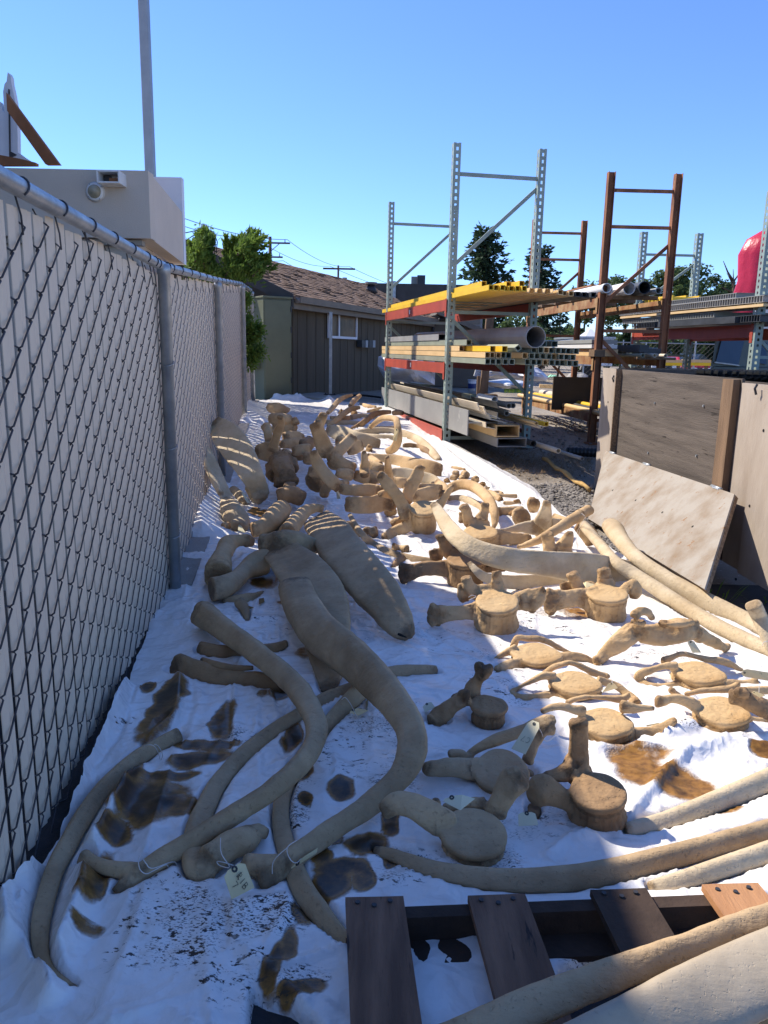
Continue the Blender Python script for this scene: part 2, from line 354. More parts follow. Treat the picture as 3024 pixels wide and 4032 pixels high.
# ------------------------------------------------------------------ the white plastic sheet
def tm_material():
    m = bpy.data.materials.new('tarp'); m.use_nodes = True; MATS['tarp'] = m
    nt = m.node_tree; N = nt.nodes; L = nt.links; b = N['Principled BSDF']
    tc = N.new('ShaderNodeTexCoord')
    def noise(sc, det=5, r=.6, st=None):
        n = N.new('ShaderNodeTexNoise'); n.inputs['Scale'].default_value = sc; n.inputs['Detail'].default_value = det; n.inputs['Roughness'].default_value = r
        if st:
            mp = N.new('ShaderNodeMapping'); mp.inputs['Scale'].default_value = st; mp.inputs['Rotation'].default_value = (0, 0, .6)
            L.new(tc.outputs['Object'], mp.inputs[0]); L.new(mp.outputs[0], n.inputs['Vector'])
        else: L.new(tc.outputs['Object'], n.inputs['Vector'])
        return n.outputs['Fac']
    def math_(op, a, bb, cl=False):
        n = N.new('ShaderNodeMath'); n.operation = op; n.use_clamp = cl
        for i, q in enumerate((a, bb)):
            if isinstance(q, (int, float)): n.inputs[i].default_value = q
            else: L.new(q, n.inputs[i])
        return n.outputs[0]
    def sm(v, a, c):
        n = N.new('ShaderNodeMapRange'); n.interpolation_type = 'SMOOTHSTEP'; n.inputs['From Min'].default_value = a; n.inputs['From Max'].default_value = c
        L.new(v, n.inputs['Value']); return n.outputs[0]
    def att(nm):
        n = N.new('ShaderNodeAttribute'); n.attribute_name = nm; return n.outputs['Fac']
    def mix(f, a, c):
        n = N.new('ShaderNodeMix'); n.data_type = 'RGBA'; L.new(f, n.inputs[0])
        for i, q in ((6, a), (7, c)):
            if isinstance(q, tuple): n.inputs[i].default_value = (*q, 1)
            else: L.new(q, n.inputs[i])
        return n.outputs[2]
    st = math_('ADD', att('stain'), math_('MULTIPLY', math_('SUBTRACT', noise(5.5, 8, .7), .5), 1.25))
    pud = sm(st, .32, .66); dk = sm(st, .64, 1.08)
    base = mix(sm(noise(3.5), .35, .7), (.84, .815, .78), (.78, .75, .71))
    base = mix(math_('MULTIPLY', sm(noise(7, 6, .7), .52, .8), math_('MULTIPLY', att('dirt'), .8), True), base, (.42, .33, .24))
    amb = mix(sm(noise(30, 6, .7, (1, 1.8, 1)), .35, .7), (.34, .165, .035), (.16, .072, .015))
    col = mix(pud, base, amb)
    col = mix(dk, col, (.03, .017, .007))
    sp = math_('MULTIPLY', sm(noise(110, 3, .5, (1, 2.2, 1)), .545, .60), sm(math_('ADD', att('dirt'), math_('MULTIPLY', math_('SUBTRACT', noise(6, 4, .7), .5), 3.2)), .55, 1.1))
    big = math_('MULTIPLY', sm(noise(36, 5, .65, (1, 1.8, 1)), .565, .60), sm(math_('ADD', att('dirt'), math_('MULTIPLY', math_('SUBTRACT', noise(9, 4), .5), 1.6)), .5, .8))
    col = mix(math_('MAXIMUM', sp, big), col, (.035, .026, .02))
    L.new(col, b.inputs['Base Color'])
    r = N.new('ShaderNodeMix'); L.new(pud, r.inputs[0]); r.inputs[2].default_value = .27; r.inputs[3].default_value = .36; L.new(r.outputs[0], b.inputs['Roughness'])
    b.inputs['Specular IOR Level'].default_value = .4
    bp = N.new('ShaderNodeBump'); bp.inputs['Distance'].default_value = .011
    vo = N.new('ShaderNodeTexVoronoi'); vo.inputs['Scale'].default_value = 7; wv = N.new('ShaderNodeVectorMath'); wv.operation = 'ADD'; nz_ = N.new('ShaderNodeTexNoise'); nz_.inputs['Scale'].default_value = 5; L.new(tc.outputs['Object'], nz_.inputs['Vector']); sc_ = N.new('ShaderNodeVectorMath'); sc_.operation = 'SCALE'; sc_.inputs['Scale'].default_value = .35; L.new(nz_.outputs['Color'], sc_.inputs[0]); L.new(tc.outputs['Object'], wv.inputs[0]); L.new(sc_.outputs[0], wv.inputs[1]); L.new(wv.outputs[0], vo.inputs['Vector'])
    vo2 = N.new('ShaderNodeTexVoronoi'); vo2.inputs['Scale'].default_value = 19; L.new(wv.outputs[0], vo2.inputs['Vector'])
    n1 = math_('MULTIPLY', math_('ADD', math_('ADD', vo.outputs['Distance'], math_('MULTIPLY', vo2.outputs['Distance'], .35)), math_('MULTIPLY', noise(30, 3, .6), .25)), math_('SUBTRACT', 1.0, math_('MULTIPLY', pud, .85))); L.new(n1, bp.inputs['Height']); L.new(bp.outputs[0], b.inputs['Normal'])
tm_material()
Lpx = [('W', 0, 2010), ('W', 60, 1935), ('W', 120, 1840), ('W', 175, 1740), ('W', 230, 1610), ('W', 290, 1450), ('W', 350, 1310), ('W', 388, 1215), ('W', 405, 1150), ('W', 425, 1085), ('W', 445, 1010), ('W', 480, 930), ('W', 515, 885), ('W', 535, 866)]
Rpx = [('W', 1659, 1385), ('W', 1560, 1330), ('W', 1400, 1238), ('W', 1290, 1175), ('W', 1180, 1092), ('W', 1150, 1062), ('W', 1060, 1010), ('W', 960, 958), ('W', 905, 912), ('W', 860, 885), ('W', 790, 862)]
lp = sorted([P(*p) for p in Lpx], key=lambda p: p.y); rp = sorted([P(*p) for p in Rpx], key=lambda p: p.y)
yend = min(lp[-1].y, rp[-1].y)
lx = lambda y: np.interp(y, [-1] + [p.y for p in lp], [lp[0].x - .02] + [p.x for p in lp])
rx = lambda y: np.interp(y, [0, 2.6] + [p.y for p in rp], [2.6, 2.75] + [p.x for p in rp])
trow = [1.0]
while trow[-1] < yend: trow.append(trow[-1] * 1.0064 + .0006)
trow = np.array(trow); NC = 420
TT = np.linspace(0, 1, NC)
edge_l = lx(trow) + .03 * (fbm(trow * 3, trow * 0 + 1) - .5) + .02 * (fbm(trow * 11, trow * 0 + 4) - .5)
edge_r = rx(trow) + .10 * (fbm(trow * 2.2, trow * 0 + 9) - .5)
TX = edge_l[:, None] + (edge_r - edge_l)[:, None] * TT[None]; TY = np.repeat(trow[:, None], NC, 1)
endw = 1 - sst((TY - (yend - 1.2)) / 1.2)
def ridge(a, sx, sy, ph, k):
    c, s = math.cos(a), math.sin(a); u = TX * c + TY * s; w = -TX * s + TY * c
    wx = .25 * (fbm(TX * 1.1 + ph, TY * 1.1) - .5)
    n = vn((u + wx) * sx + ph, w * sy + ph * 2); return np.clip(1 - np.abs(2 * n - 1) * k, 0, 1) ** 2
TZ = .006 + .016 * ridge(.5, 2.6, .7, 3, 3.2) + .015 * ridge(-.9, 3.1, .8, 11, 3.5) + .014 * ridge(1.3, 5, 1.4, 23, 3) + .010 * ridge(.1, 7, 2, 31, 3) + .012 * fbm(TX * 4, TY * 4)
def crease(f, a, ph):
    c, s = math.cos(a), math.sin(a); u = (TX * c + TY * s) * f; w = (-TX * s + TY * c) * f * .55; wx = .5 * fbm(TX * 1.7 + ph, TY * 1.7)
    return 1 - np.abs(2 * np.clip(fbm(u + wx + ph, w + ph * 1.7, 2) / .75, 0, 1) - 1)
TZ = TZ * .5 + .015 * (crease(2.0, .4, 3) - .55) + .010 * (crease(4.4, -.8, 9) - .5) + .008 * (crease(9.5, 1.1, 21) - .5) + .005 * (crease(19, .2, 37) - .5)
rl = random.Random(77)
for k in range(95):
    yl = .9 + 8 * rl.random() ** 1.3; xl_ = rl.uniform(float(lx(yl)), float(rx(yl))); al = rl.choice((.1, 1.45, 1.9, 2.6)) + rl.gauss(0, .3); ll = rl.uniform(.25, .95); w_l = rl.uniform(.004, .008) * (1 + .12 * yl); h_l = rl.uniform(.007, .016)
    dx, dy = math.cos(al), math.sin(al); u = (TX - xl_) * dx + (TY - yl) * dy; s = -(TX - xl_) * dy + (TY - yl) * dx + .05 * (u / ll) ** 2 * rl.choice((-1, 1)); e = sst(1.0 - np.abs(u / ll)) 
    TZ = TZ + e * h_l * (np.exp(-np.abs(s / w_l)) + .5 * sst(s / .004 + .5) * np.exp(-np.clip(s, 0, None) / .06))
def fold(pts, w, h, step=False):
    """a crease of the sheet along a drawn line"""
    global TZ
    q = [P(*p) for p in pts]
    for a, b in zip(q, q[1:]):
        d = V((b.x - a.x, b.y - a.y)); l = d.length; d /= l
        u = (TX - a.x) * d.x + (TY - a.y) * d.y; s = -(TX - a.x) * d.y + (TY - a.y) * d.x
        e = sst((u + .05) / .06) * sst((l + .05 - u) / .06)
        TZ = np.maximum(TZ, TZ * .4 + e * h * np.exp(-np.abs(s / w) ** 1.15)) if not step else TZ + e * h * sst(s / .012) * (1 - sst((s - .3) / .3))
fold([('G', 900, 60), ('G', 860, 250), ('G', 640, 600), ('G', 560, 830), ('G', 440, 1090)], .035, .085)
fold([('G', 985, 640), ('G', 830, 1000), ('G', 700, 1220), ('J', 570, 420), ('J', 540, 640), ('J', 340, 1120)], .03, .07)
fold([('J', 240, 470), ('J', 30, 660), ('J', 60, 940)], .04, .09)
fold([('J', 165, 680), ('J', 250, 980), ('J', 340, 1300)], .035, .06)
fold([('J', 970, 420), ('J', 860, 850), ('J', 640, 1350)], .02, .018)
fold([('J', 1380, 520), ('J', 1420, 1000)], .02, .014)
fold([('H', 600, 250), ('H', 590, 600)], .015, .016); fold([('H', 850, 240), ('H', 960, 700)], .015, .02)
fold([('H', 200, 160), ('H', 170, 480), ('H', 0, 620)], .03, .045)
fold([('K', 430, 600), ('K', 360, 780), ('K', 240, 980)], .02, .025); fold([('K', 60, 950), ('K', 500, 1330)], .03, .03)
fold([('E', 250, 1650), ('E', 700, 1560), ('E', 1320, 1440)], .025, .022)
fold([('Q', 250, 1560), ('Q', 800, 1480), ('Q', 1250, 1360), ('Q', 1659, 1330)], .05, .06)
fold([('Q', 300, 1600), ('Q', 900, 1560), ('Q', 1659, 1480)], .03, .045); fold([('Q', 900, 1659), ('Q', 1300, 1540), ('Q', 1659, 1590)], .05, .05)
fold([('L', 540, 520), ('L', 840, 400), ('L', 1060, 120), ('L', 1200, 0)], .03, .045); fold([('L', 380, 600), ('L', 560, 460)], .025, .03)
fold([('Q', 0, 470), ('Q', 200, 520), ('Q', 390, 660)], .02, .03); fold([('Q', 400, 520), ('Q', 520, 640), ('Q', 640, 740)], .03, .025)
fold([('C', 0, 70), ('C', 330, 240), ('C', 620, 420), ('C', 850, 560)], .12, .05); fold([('C', 60, 130), ('C', 260, 300), ('C', 480, 480)], .05, .04)
fold([('A', 300, 1010), ('A', 200, 1230), ('A', 230, 1500)], .16, .12); fold([('A', 650, 230), ('A', 640, 420)], .12, .10); fold([('A', 600, 330), ('A', 800, 420)], .1, .1)
fold([('A', 900, 190), ('A', 1100, 200), ('A', 1380, 170)], .12, .12); fold([('A', 1380, 160), ('A', 1430, 230)], .1, .12)
fold([('D', 540, 580), ('D', 480, 760)], .02, .02); fold([('D', 720, 720), ('D', 700, 900)], .02, .02); fold([('D', 0, 830), ('D', 180, 820)], .03, .03)
fold([('D', 330, 1110), ('D', 400, 1480)], .02, .015)
for ln in ([('J', 1000, 400), ('J', 880, 850), ('J', 640, 1380)], [('J', 1385, 400), ('J', 1440, 900), ('J', 1560, 1380)], [('J', 1510, 640), ('J', 1620, 1000)], [('H', 590, 230), ('H', 585, 620)], [('H', 740, 230), ('H', 790, 640), ('H', 800, 1120)], [('H', 850, 240), ('H', 900, 420), ('H', 960, 720)],
           [('D', 650, 620), ('D', 660, 900)], [('D', 750, 700), ('D', 690, 920)], [('D', 370, 1180), ('D', 360, 1500)], [('D', 600, 1210), ('D', 690, 1640)], [('D', 1300, 900), ('D', 1659, 1010)], [('K', 440, 600), ('K', 380, 760), ('K', 250, 970)], [('E', 150, 690), ('E', 640, 850)], [('I', 400, 700), ('I', 120, 780)], [('I', 560, 830), ('I', 1100, 980), ('I', 1300, 1080)],
           [('J', 700, 300), ('J', 630, 430), ('J', 610, 640)], [('G', 1290, 0), ('G', 1300, 240), ('G', 1240, 320)], [('Q', 950, 720), ('Q', 1150, 800), ('Q', 1450, 860)], [('Q', 200, 760), ('Q', 500, 920), ('Q', 640, 1080)], [('C', 900, 1480), ('C', 1200, 1590)], [('C', 1250, 1500), ('C', 1659, 1640)]): fold(ln, .010, .018)
def signed(poly):
    q = [P(*p) for p in poly]; x, y = TX.ravel(), TY.ravel(); ins = np.zeros(x.shape, bool); dd = np.full(x.shape, 9.0); j = len(q) - 1
    for i in range(len(q)):
        a_, b_ = q[i], q[j]; ex, ey = b_.x - a_.x, b_.y - a_.y
        ins ^= ((a_.y > y) != (b_.y > y)) & (x < ex * (y - a_.y) / (ey + 1e-12) + a_.x); t_ = np.clip(((x - a_.x) * ex + (y - a_.y) * ey) / (ex * ex + ey * ey + 1e-9), 0, 1)
        dd = np.minimum(dd, np.hypot(x - a_.x - ex * t_, y - a_.y - ey * t_)); j = i
    return np.where(ins, dd, -dd).reshape(TX.shape)
for poly, h in (([('J', 985, 400), ('J', 1390, 470), ('J', 1400, 700), ('J', 1440, 1420), ('J', 630, 1420), ('J', 860, 860)], .016), ([('J', 1398, 470), ('J', 1500, 640), ('J', 1620, 1000), ('J', 1640, 1420), ('J', 1450, 1420)], .012), ([('H', 595, 215), ('H', 735, 220), ('H', 800, 1000), ('H', 560, 1000), ('H', 585, 600)], .014),
                ([('H', 850, 235), ('H', 960, 720), ('H', 740, 720), ('H', 760, 240)], .013), ([('K', 430, 600), ('K', 370, 770), ('K', 260, 960), ('K', 0, 980), ('K', 0, 640)], .016), ([('D', 1300, 880), ('D', 1659, 1010), ('D', 1659, 1090), ('D', 1000, 1010)], .014), ([('E', 0, 1590), ('E', 700, 1535), ('E', 1320, 1420), ('E', 1320, 1659), ('E', 0, 1659)], .014),
                ([('G', 1000, 60), ('G', 1290, 0), ('G', 1310, 230), ('G', 1130, 320), ('G', 990, 560), ('G', 800, 1010), ('G', 700, 1200), ('G', 560, 1180), ('G', 700, 700), ('G', 900, 420)], .018), ([('Q', 560, 720), ('Q', 1150, 800), ('Q', 1659, 900), ('Q', 1659, 760), ('Q', 1000, 640)], .012), ([('C', 900, 1470), ('C', 1250, 1600), ('C', 1659, 1659), ('C', 1659, 1520)], .012)):
    sd_ = signed(poly); soft = sst((sd_ + .004) / .009); TZ = TZ * (1 - .55 * soft) + h * soft + .006 * np.exp(-(np.clip(sd_, 0, None) / .02)) * soft
TZ = np.clip(TZ, .004, None) + .014
ZZ = gz(TX, TY) + TZ
stain = np.zeros_like(TX); dirt = np.zeros_like(TX)
def blob(arr, fr, u, v, a, b, amp=1.0, rot=0.0):
    c = P(fr, u, v); px = depth(c) * FRAMES[fr][2] / F; ra = a * px
    vx = (P(fr, u, v + b) - P(fr, u, v - b)); rb = max(.5 * vx.length, .02)
    ux = P(fr, u + a, v) - c; ux.z = 0; ux.normalize(); cx, sx = math.cos(rot), math.sin(rot)
    dx = TX - c.x + .05 * (fbm(TX * 9, TY * 9) - .5); dy = TY - c.y + .07 * (fbm(TX * 9 + 40, TY * 9) - .5)
    uu = dx * ux.x + dy * ux.y; ww = -dx * ux.y + dy * ux.x
    u2 = uu * cx + ww * sx; w2 = -uu * sx + ww * cx
    np.maximum(arr, amp * np.clip(1.32 - .44 * ((u2 / ra) ** 2 + (w2 / rb) ** 2), 0, 1), out=arr)
for s in [('G', 1180, 220, 90, 190), ('G', 1070, 60, 40, 40), ('G', 1000, 700, 50, 70), ('G', 1080, 900, 210, 130), ('G', 800, 1170, 120, 70), ('G', 700, 1500, 90, 130), ('G', 1330, 960, 90, 50, .8),
          ('G', 1250, 700, 160, 30, .9), ('G', 1450, 590, 180, 40, .9), ('G', 1400, 480, 130, 25, .9), ('G', 1590, 330, 70, 50, 1), ('J', 560, 830, 90, 40, .7), ('H', 520, 480, 70, 110, .9), ('H', 480, 680, 120, 35, .9),
          ('H', 940, 270, 70, 50), ('H', 1000, 600, 60, 100), ('H', 1090, 850, 60, 60), ('H', 1380, 1010, 70, 60, .95), ('H', 1120, 1060, 40, 40), ('H', 1530, 1390, 120, 70), ('H', 1300, 1340, 60, 25), ('H', 1180, 1480, 70, 60),
          ('H', 1320, 1570, 150, 60), ('K', 650, 520, 100, 90), ('K', 850, 470, 60, 90, .9), ('K', 390, 960, 50, 100, .8), ('K', 290, 1120, 50, 110, .9), ('K', 480, 1260, 130, 50), ('K', 1045, 130, 50, 60), ('K', 900, 260, 90, 60),
          ('K', 1040, 370, 30, 30), ('K', 480, 740, 60, 60, .9), ('L', 900, 80, 120, 110, .72), ('L', 1140, 190, 140, 70, .78), ('L', 1420, 330, 90, 25, .7), ('Q', 430, 1500, 110, 45, .7), ('Q', 650, 1640, 200, 45, .7),
          ('Q', 1620, 1630, 80, 40, .75), ('T', 0, 0, 1, 1), ('E', 1400, 440, 90, 40, .62), ('D', 570, 480, 80, 60, .9), ('A', 720, 1255, 50, 30, .75), ('A', 800, 1280, 50, 30, .75), ('D', 840, 990, 60, 40, .6), ('D', 700, 650, 40, 20, .7), ('H', 800, 300, 40, 30, .7)]:
    blob(stain, *s[:5], amp=s[5] if len(s) > 5 else .95)
for s in [('J', 1150, 850, 330, 230, 1), ('J', 1100, 620, 240, 150, .7), ('K', 200, 760, 220, 130, 1), ('K', 60, 1150, 200, 180, .8), ('K', 470, 1200, 160, 90, .9), ('I', 150, 480, 230, 330, .62), ('E', 500, 620, 420, 160, .5),
          ('E', 1000, 470, 300, 120, .6), ('E', 900, 960, 250, 140, .6), ('K', 1150, 420, 300, 120, .7), ('I', 700, 1250, 300, 90, .7), ('Q', 300, 640, 330, 180, .5), ('Q', 700, 780, 400, 90, .6), ('Q', 1000, 1420, 150, 120, .55),
          ('H', 550, 600, 160, 70, .8), ('H', 1350, 700, 280, 200, .6), ('H', 1050, 1150, 90, 150, .7), ('I', 1100, 900, 200, 150, .5), ('L', 250, 380, 250, 130, .5), ('D', 600, 800, 200, 150, .5), ('G', 900, 330, 60, 50, .6),
          ('C', 650, 1560, 300, 90, .6), ('C', 150, 640, 150, 60, .5), ('B', 1000, 1560, 300, 60, .4), ('L', 550, 1100, 200, 120, .8), ('W', 1500, 1500, 160, 120, .4)]:
    blob(dirt, *s[:5], amp=s[5])
idx = np.arange(TX.size).reshape(TX.shape)
qf = np.stack([idx[:-1, :-1], idx[:-1, 1:], idx[1:, 1:], idx[1:, :-1]], -1).reshape(-1, 4)
def inpoly(poly):
    q = [P(*p) for p in poly]; x, y = TX.ravel(), TY.ravel(); c = np.zeros(x.shape, bool); j = len(q) - 1
    for i in range(len(q)):
        a, b = q[i], q[j]; cond = ((a.y > y) != (b.y > y)) & (x < (b.x - a.x) * (y - a.y) / (b.y - a.y + 1e-12) + a.x); c ^= cond; j = i
    return c
CUTS = [[('K', 130, 1195), ('K', 260, 1270), ('K', 420, 1310), ('K', 560, 1400), ('K', 700, 1600), ('K', 120, 1600)], [('L', 430, 1245), ('L', 640, 1170), ('L', 780, 1080), ('L', 1000, 1060), ('L', 1700, 800), ('L', 1700, 1800), ('L', 200, 1900), ('L', 430, 1450)]]; cut = inpoly(CUTS[0]) | inpoly(CUTS[1])
sdist = np.full(TX.size, 9.0); xx_, yy_ = TX.ravel(), TY.ravel()
for poly in CUTS:
    q = [P(*p) for p in poly]
    for i in range(len(q)):
        a_, b_ = q[i], q[i - 1]; ex, ey = b_.x - a_.x, b_.y - a_.y; t_ = np.clip(((xx_ - a_.x) * ex + (yy_ - a_.y) * ey) / (ex * ex + ey * ey + 1e-9), 0, 1); sdist = np.minimum(sdist, np.hypot(xx_ - a_.x - ex * t_, yy_ - a_.y - ey * t_))
sdist = np.where(cut, -sdist, sdist) + .02 * (fbm(xx_ * 9, yy_ * 9) - .5); ZZ = ZZ - (.12 * sst(-sdist / .035 + .1)).reshape(TX.shape)
tarp = mesh_np('plastic_sheet', np.stack([TX, TY, ZZ], -1).reshape(-1, 3).tolist(), qf.tolist(), 'tarp')
tag(tarp, 'wrinkled white plastic sheet with brown puddle stains spread under the bones', 'sheet')
for nm, arr in (('stain', stain), ('dirt', dirt)):
    a = tarp.data.attributes.new(nm, 'FLOAT', 'POINT'); a.data.foreach_set('value', arr.astype(np.float32).ravel())

# ------------------------------------------------------------------ chain-link fence with slats
fence = thing('chain_link_fence', 'long chain link fence with whitish privacy slats and galvanized top rail', 'fence', gv(fx(7), 7))
fb = BASE[fence]
posts = [.9, 4.21, 7.2, 10.72, 13.05]; PH = 1.83
def rail_z(y):
    return float(np.interp(y, posts, [gzs(fx(q), q) + PH + (-.055, -.03, 0, 0, 0)[i] for i, q in enumerate(posts)]))
PITCH_S = .105; sl = math.atan(.119); cs = math.cos(sl)
bm = bmesh.new(); prof(bm, [(-.004, -.0415), (.0045, -.016), (.0005, 0), (.0045, .016), (-.004, .0415), (-.0065, .0415), (-.002, 0), (-.0065, -.0415)], V((0, 0, 0)), EZ.copy(), EX, EY); bmesh.ops.recalc_face_normals(bm, faces=bm.faces); bmesh.ops.translate(bm, verts=bm.verts, vec=fb)
ang = sl
slat0 = None; k = 0; y = .45
wire = bmesh.new(); wire2 = bmesh.new(); yy = []
while y < 13.0:
    z0 = gzs(fx(y), y) + .03; top = rail_z(y) - .028
    lo = V((fx(y), y, z0 + random.uniform(-.008, .012))) - fb
    if slat0 is None:
        slat0 = obj('slat', bm, 'slat', fence); slat0.location = lo; slat0.rotation_euler = (0, 0, ang); slat0.scale = (1, 1, top - z0)
    else: share(slat0, 'slat', lo, ang + random.uniform(-.02, .02), fence, (1, random.uniform(.97, 1.02) * (1.25 if 6.7 < y < 8.8 else 1), top - z0 - random.uniform(0, .02)))
    yy.append((y, z0, top)); y += PITCH_S * cs
for y, z0, top in yy:
    pts = []; z = z0 - .12 + (yy.index((y, z0, top)) * .077) % .122; half = PITCH_S / 2 * cs
    o = lambda dy, dz, out: V((fx(y + dy), y + dy, z + dz)) + fn * out
    while z < top - .085:
        pts += [o(-half, 0, .004), o(-half * .9, .004, .010), o(0, .038, .0095), o(half * .9, .072, .010), o(half, .077, .004), o(half * .3, .09, -.009), o(-half * .5, .108, -.009)]; z += .122
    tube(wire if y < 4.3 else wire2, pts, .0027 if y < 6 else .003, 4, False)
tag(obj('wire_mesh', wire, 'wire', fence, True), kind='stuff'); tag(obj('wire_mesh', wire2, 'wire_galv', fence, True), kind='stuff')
for i, q in enumerate(posts):
    bm = bmesh.new(); g = gv(fx(q), q) + fn * .045; r = .032
    h = PH - .02
    tube(bm, [g - EZ * .05, g + EZ * (h - .055), g + EZ * (h - .053), g + EZ * (h - .01), g + EZ * h], [r, r, r * 1.12, r * 1.12, r * .7], 16)
    obj('post', bm, 'galv', fence, True)
    for zz in (.35, .85, 1.3):
        bm = bmesh.new(); tube(bm, [g + EZ * (zz + .02 * math.sin(t * .7)) + (fn * math.cos(t) + fd * math.sin(t)) * (r + .004) for t in np.linspace(-1.9, 1.9, 12)], .0025, 5); obj('wire_tie', bm, 'galv', fence, True)
bm = bmesh.new(); rp_ = []
for q in np.linspace(.5, 13.05, 40): rp_.append(V((fx(q), q, rail_z(q))) + fn * .03)
tube(bm, rp_, .0245, 16); obj('top_rail', bm, 'galv', fence, True)
for q in list(np.arange(1.75, 4.1, .34)) + [4.0, 4.1, 4.3, 4.4, 4.55] + list(np.arange(4.9, 12.9, .45)):
    bm = bmesh.new(); c = V((fx(q), q, rail_z(q))) + fn * .03
    pp = [c + (fn * math.cos(t) + EZ * math.sin(t)) * .027 + fd * (.012 * (t - 1.5)) for t in np.linspace(-.9, 3.6, 14)]
    pp += [c - fn * .02 - EZ * .06 + fd * .05, c - fn * .012 - EZ * .11 + fd * .03]
    tube(bm, pp, .0028, 5); obj('wire_tie', bm, 'wire', fence, True)

# ------------------------------------------------------------------ stucco kiosk behind the fence
dK = -.016
pK = V((fx(4), 4, 0)) + fn * dK
C1t = ONP('F', 583, 672, pK, fn); C1b = ONP('F', 585, 932, pK, fn); C2t = ONP('F', 716, 812, pK, fn)
zt, zb = C1t.z, C1b.z; yF = C1t.y; yB = C2t.y
kx = lambda y: fx(y) + dK / fn.x * 1.0
kiosk = thing('stucco_kiosk', 'pale stucco building with boxy parapet, dome camera and floodlight behind the fence', 'building', (kx(yF) - 1, yF + .5, 0))
XL = -7.0
bm = bx(V((0, yF, 0)), EX, EY, EZ, (XL, kx(yF), 0, .09, zb, zt)); obj('parapet', bm, 'stucco', kiosk)
bm = bmesh.new(); prof(bm, [(-.09, zb), (0, zb), (0, zt), (-.09, zt)], V((kx(yF + .09), yF + .0905, 0)), V((kx(yB), yB, 0)), fn, EZ); obj('parapet', bm, 'stucco', kiosk)
zB2 = AT('F', 712, 702, yB + .05).z
bm = bx(V((0, yB + .02, 0)), EX, EY, EZ, (XL, kx(yB) - .002, .0, .06, zb, zB2)); obj('back_parapet', bm, 'white_paint', kiosk)
# wall under the parapet, set back
bm = bmesh.new(); poly_plate(bm, [V((XL + .05, yF + .10, -.1)), V((kx(yF) - .10, yF + .10, -.1)), V((kx(yB) - .10, yB, -.1)), V((XL + .05, yB, -.1))], EZ, zb + .10 - .003); obj('wall', bm, 'stucco', kiosk)
bm = bx(V((0, yF, 0)), EX, EY, EZ, (XL, kx(yF) - .06, .045, .098, zb - .03, zb - .004)); obj('trim', bm, 'concrete', kiosk)
bm = bx(V((0, yF, 0)), EX, EY, EZ, (XL, kx(yB) - .2, .0905, yB - yF - .02, zb + .02, zb + .10)); obj('roof', bm, 'flat_roof_wall', kiosk)
a0, a1 = AT('F', 665, 762, yB - .06), AT('F', 715, 790, yB - .06)
bm = bx(V((0, yB - .10, 0)), EX, EY, EZ, (kx(yB) - .75, kx(yB) - .16, 0, .11, a1.z - .01, a0.z)); obj('beam', bm, 'raw_wood', kiosk)
bm = bx(V((0, yB - .10, 0)), EX, EY, EZ, (kx(yB) - .62, kx(yB) - .12, -.02, .11, a1.z - .10, a1.z - .013)); obj('beam', bm, 'raw_wood', kiosk)
# unseen block added left of frame to cast the foreground shade
bm = bx(V((0, 0, 0)), EX, EY, EZ, (-8, -2.75, -6, 5.3, -.1, 4.2)); obj('shade_block', bm, 'stucco', kiosk)
# dome camera and floodlight
c = AT('M', 625, 1255, yF)
bm = bmesh.new(); n = 20
for r0, r1, y0, y1 in ((.055, .055, 0, -.008), (.055, .042, -.008, -.018)): tube(bm, [c + EY * y0, c + EY * y1], [r0 * .9, r1 * .9], n)
dome = obj('dome_camera', bm, 'pvc_white', kiosk, True)
bm = bmesh.new(); tube(bm, [c - EY * (.016 + .03 * math.sin(t)) for t in np.linspace(0, 1.5, 8)], [.034 * math.cos(t) for t in np.linspace(0, 1.5, 8)], 20); obj('dome', bm, 'dome_glass', dome, True)
for t in range(4):
    bm = bmesh.new(); q = c + (EX * math.cos(t * 1.57 + .6) + EZ * math.sin(t * 1.57 + .6)) * .043; tube(bm, [q - EY * .012, q - EY * .0185], .003, 8); obj('screw', bm, 'galv', dome)
a0, a1 = AT('M', 680, 1142, yF), AT('M', 828, 1225, yF)
w, h = a1.x - a0.x, a0.z - a1.z
bm = bmesh.new(); o = V((a0.x, yF, a1.z)); dd = -.11
box(bm, o, EX, EY, EZ, (0, w, -.012, -.001, 0, h)); box(bm, o, EX, EY, EZ, (0, .007, dd, -.013, 0, h)); box(bm, o, EX, EY, EZ, (w - .007, w, dd, -.013, 0, h))
box(bm, o, EX, EY, EZ, (.008, w - .008, dd, -.013, 0, .007)); box(bm, o, EX, EY, EZ, (.008, w - .008, dd, -.013, h - .007, h))
fl = obj('floodlight', bm, 'pvc_white', kiosk)
obj('reflector', bx(o, EX, EY, EZ, (.01, w * .4, -.04, -.02, .012, h - .012)), 'dark_metal', fl); obj('bracket', bx(o, EX, EY, EZ, (w * .4, w - .012, -.06, -.02, .014, h * .55)), 'raw_wood', fl)
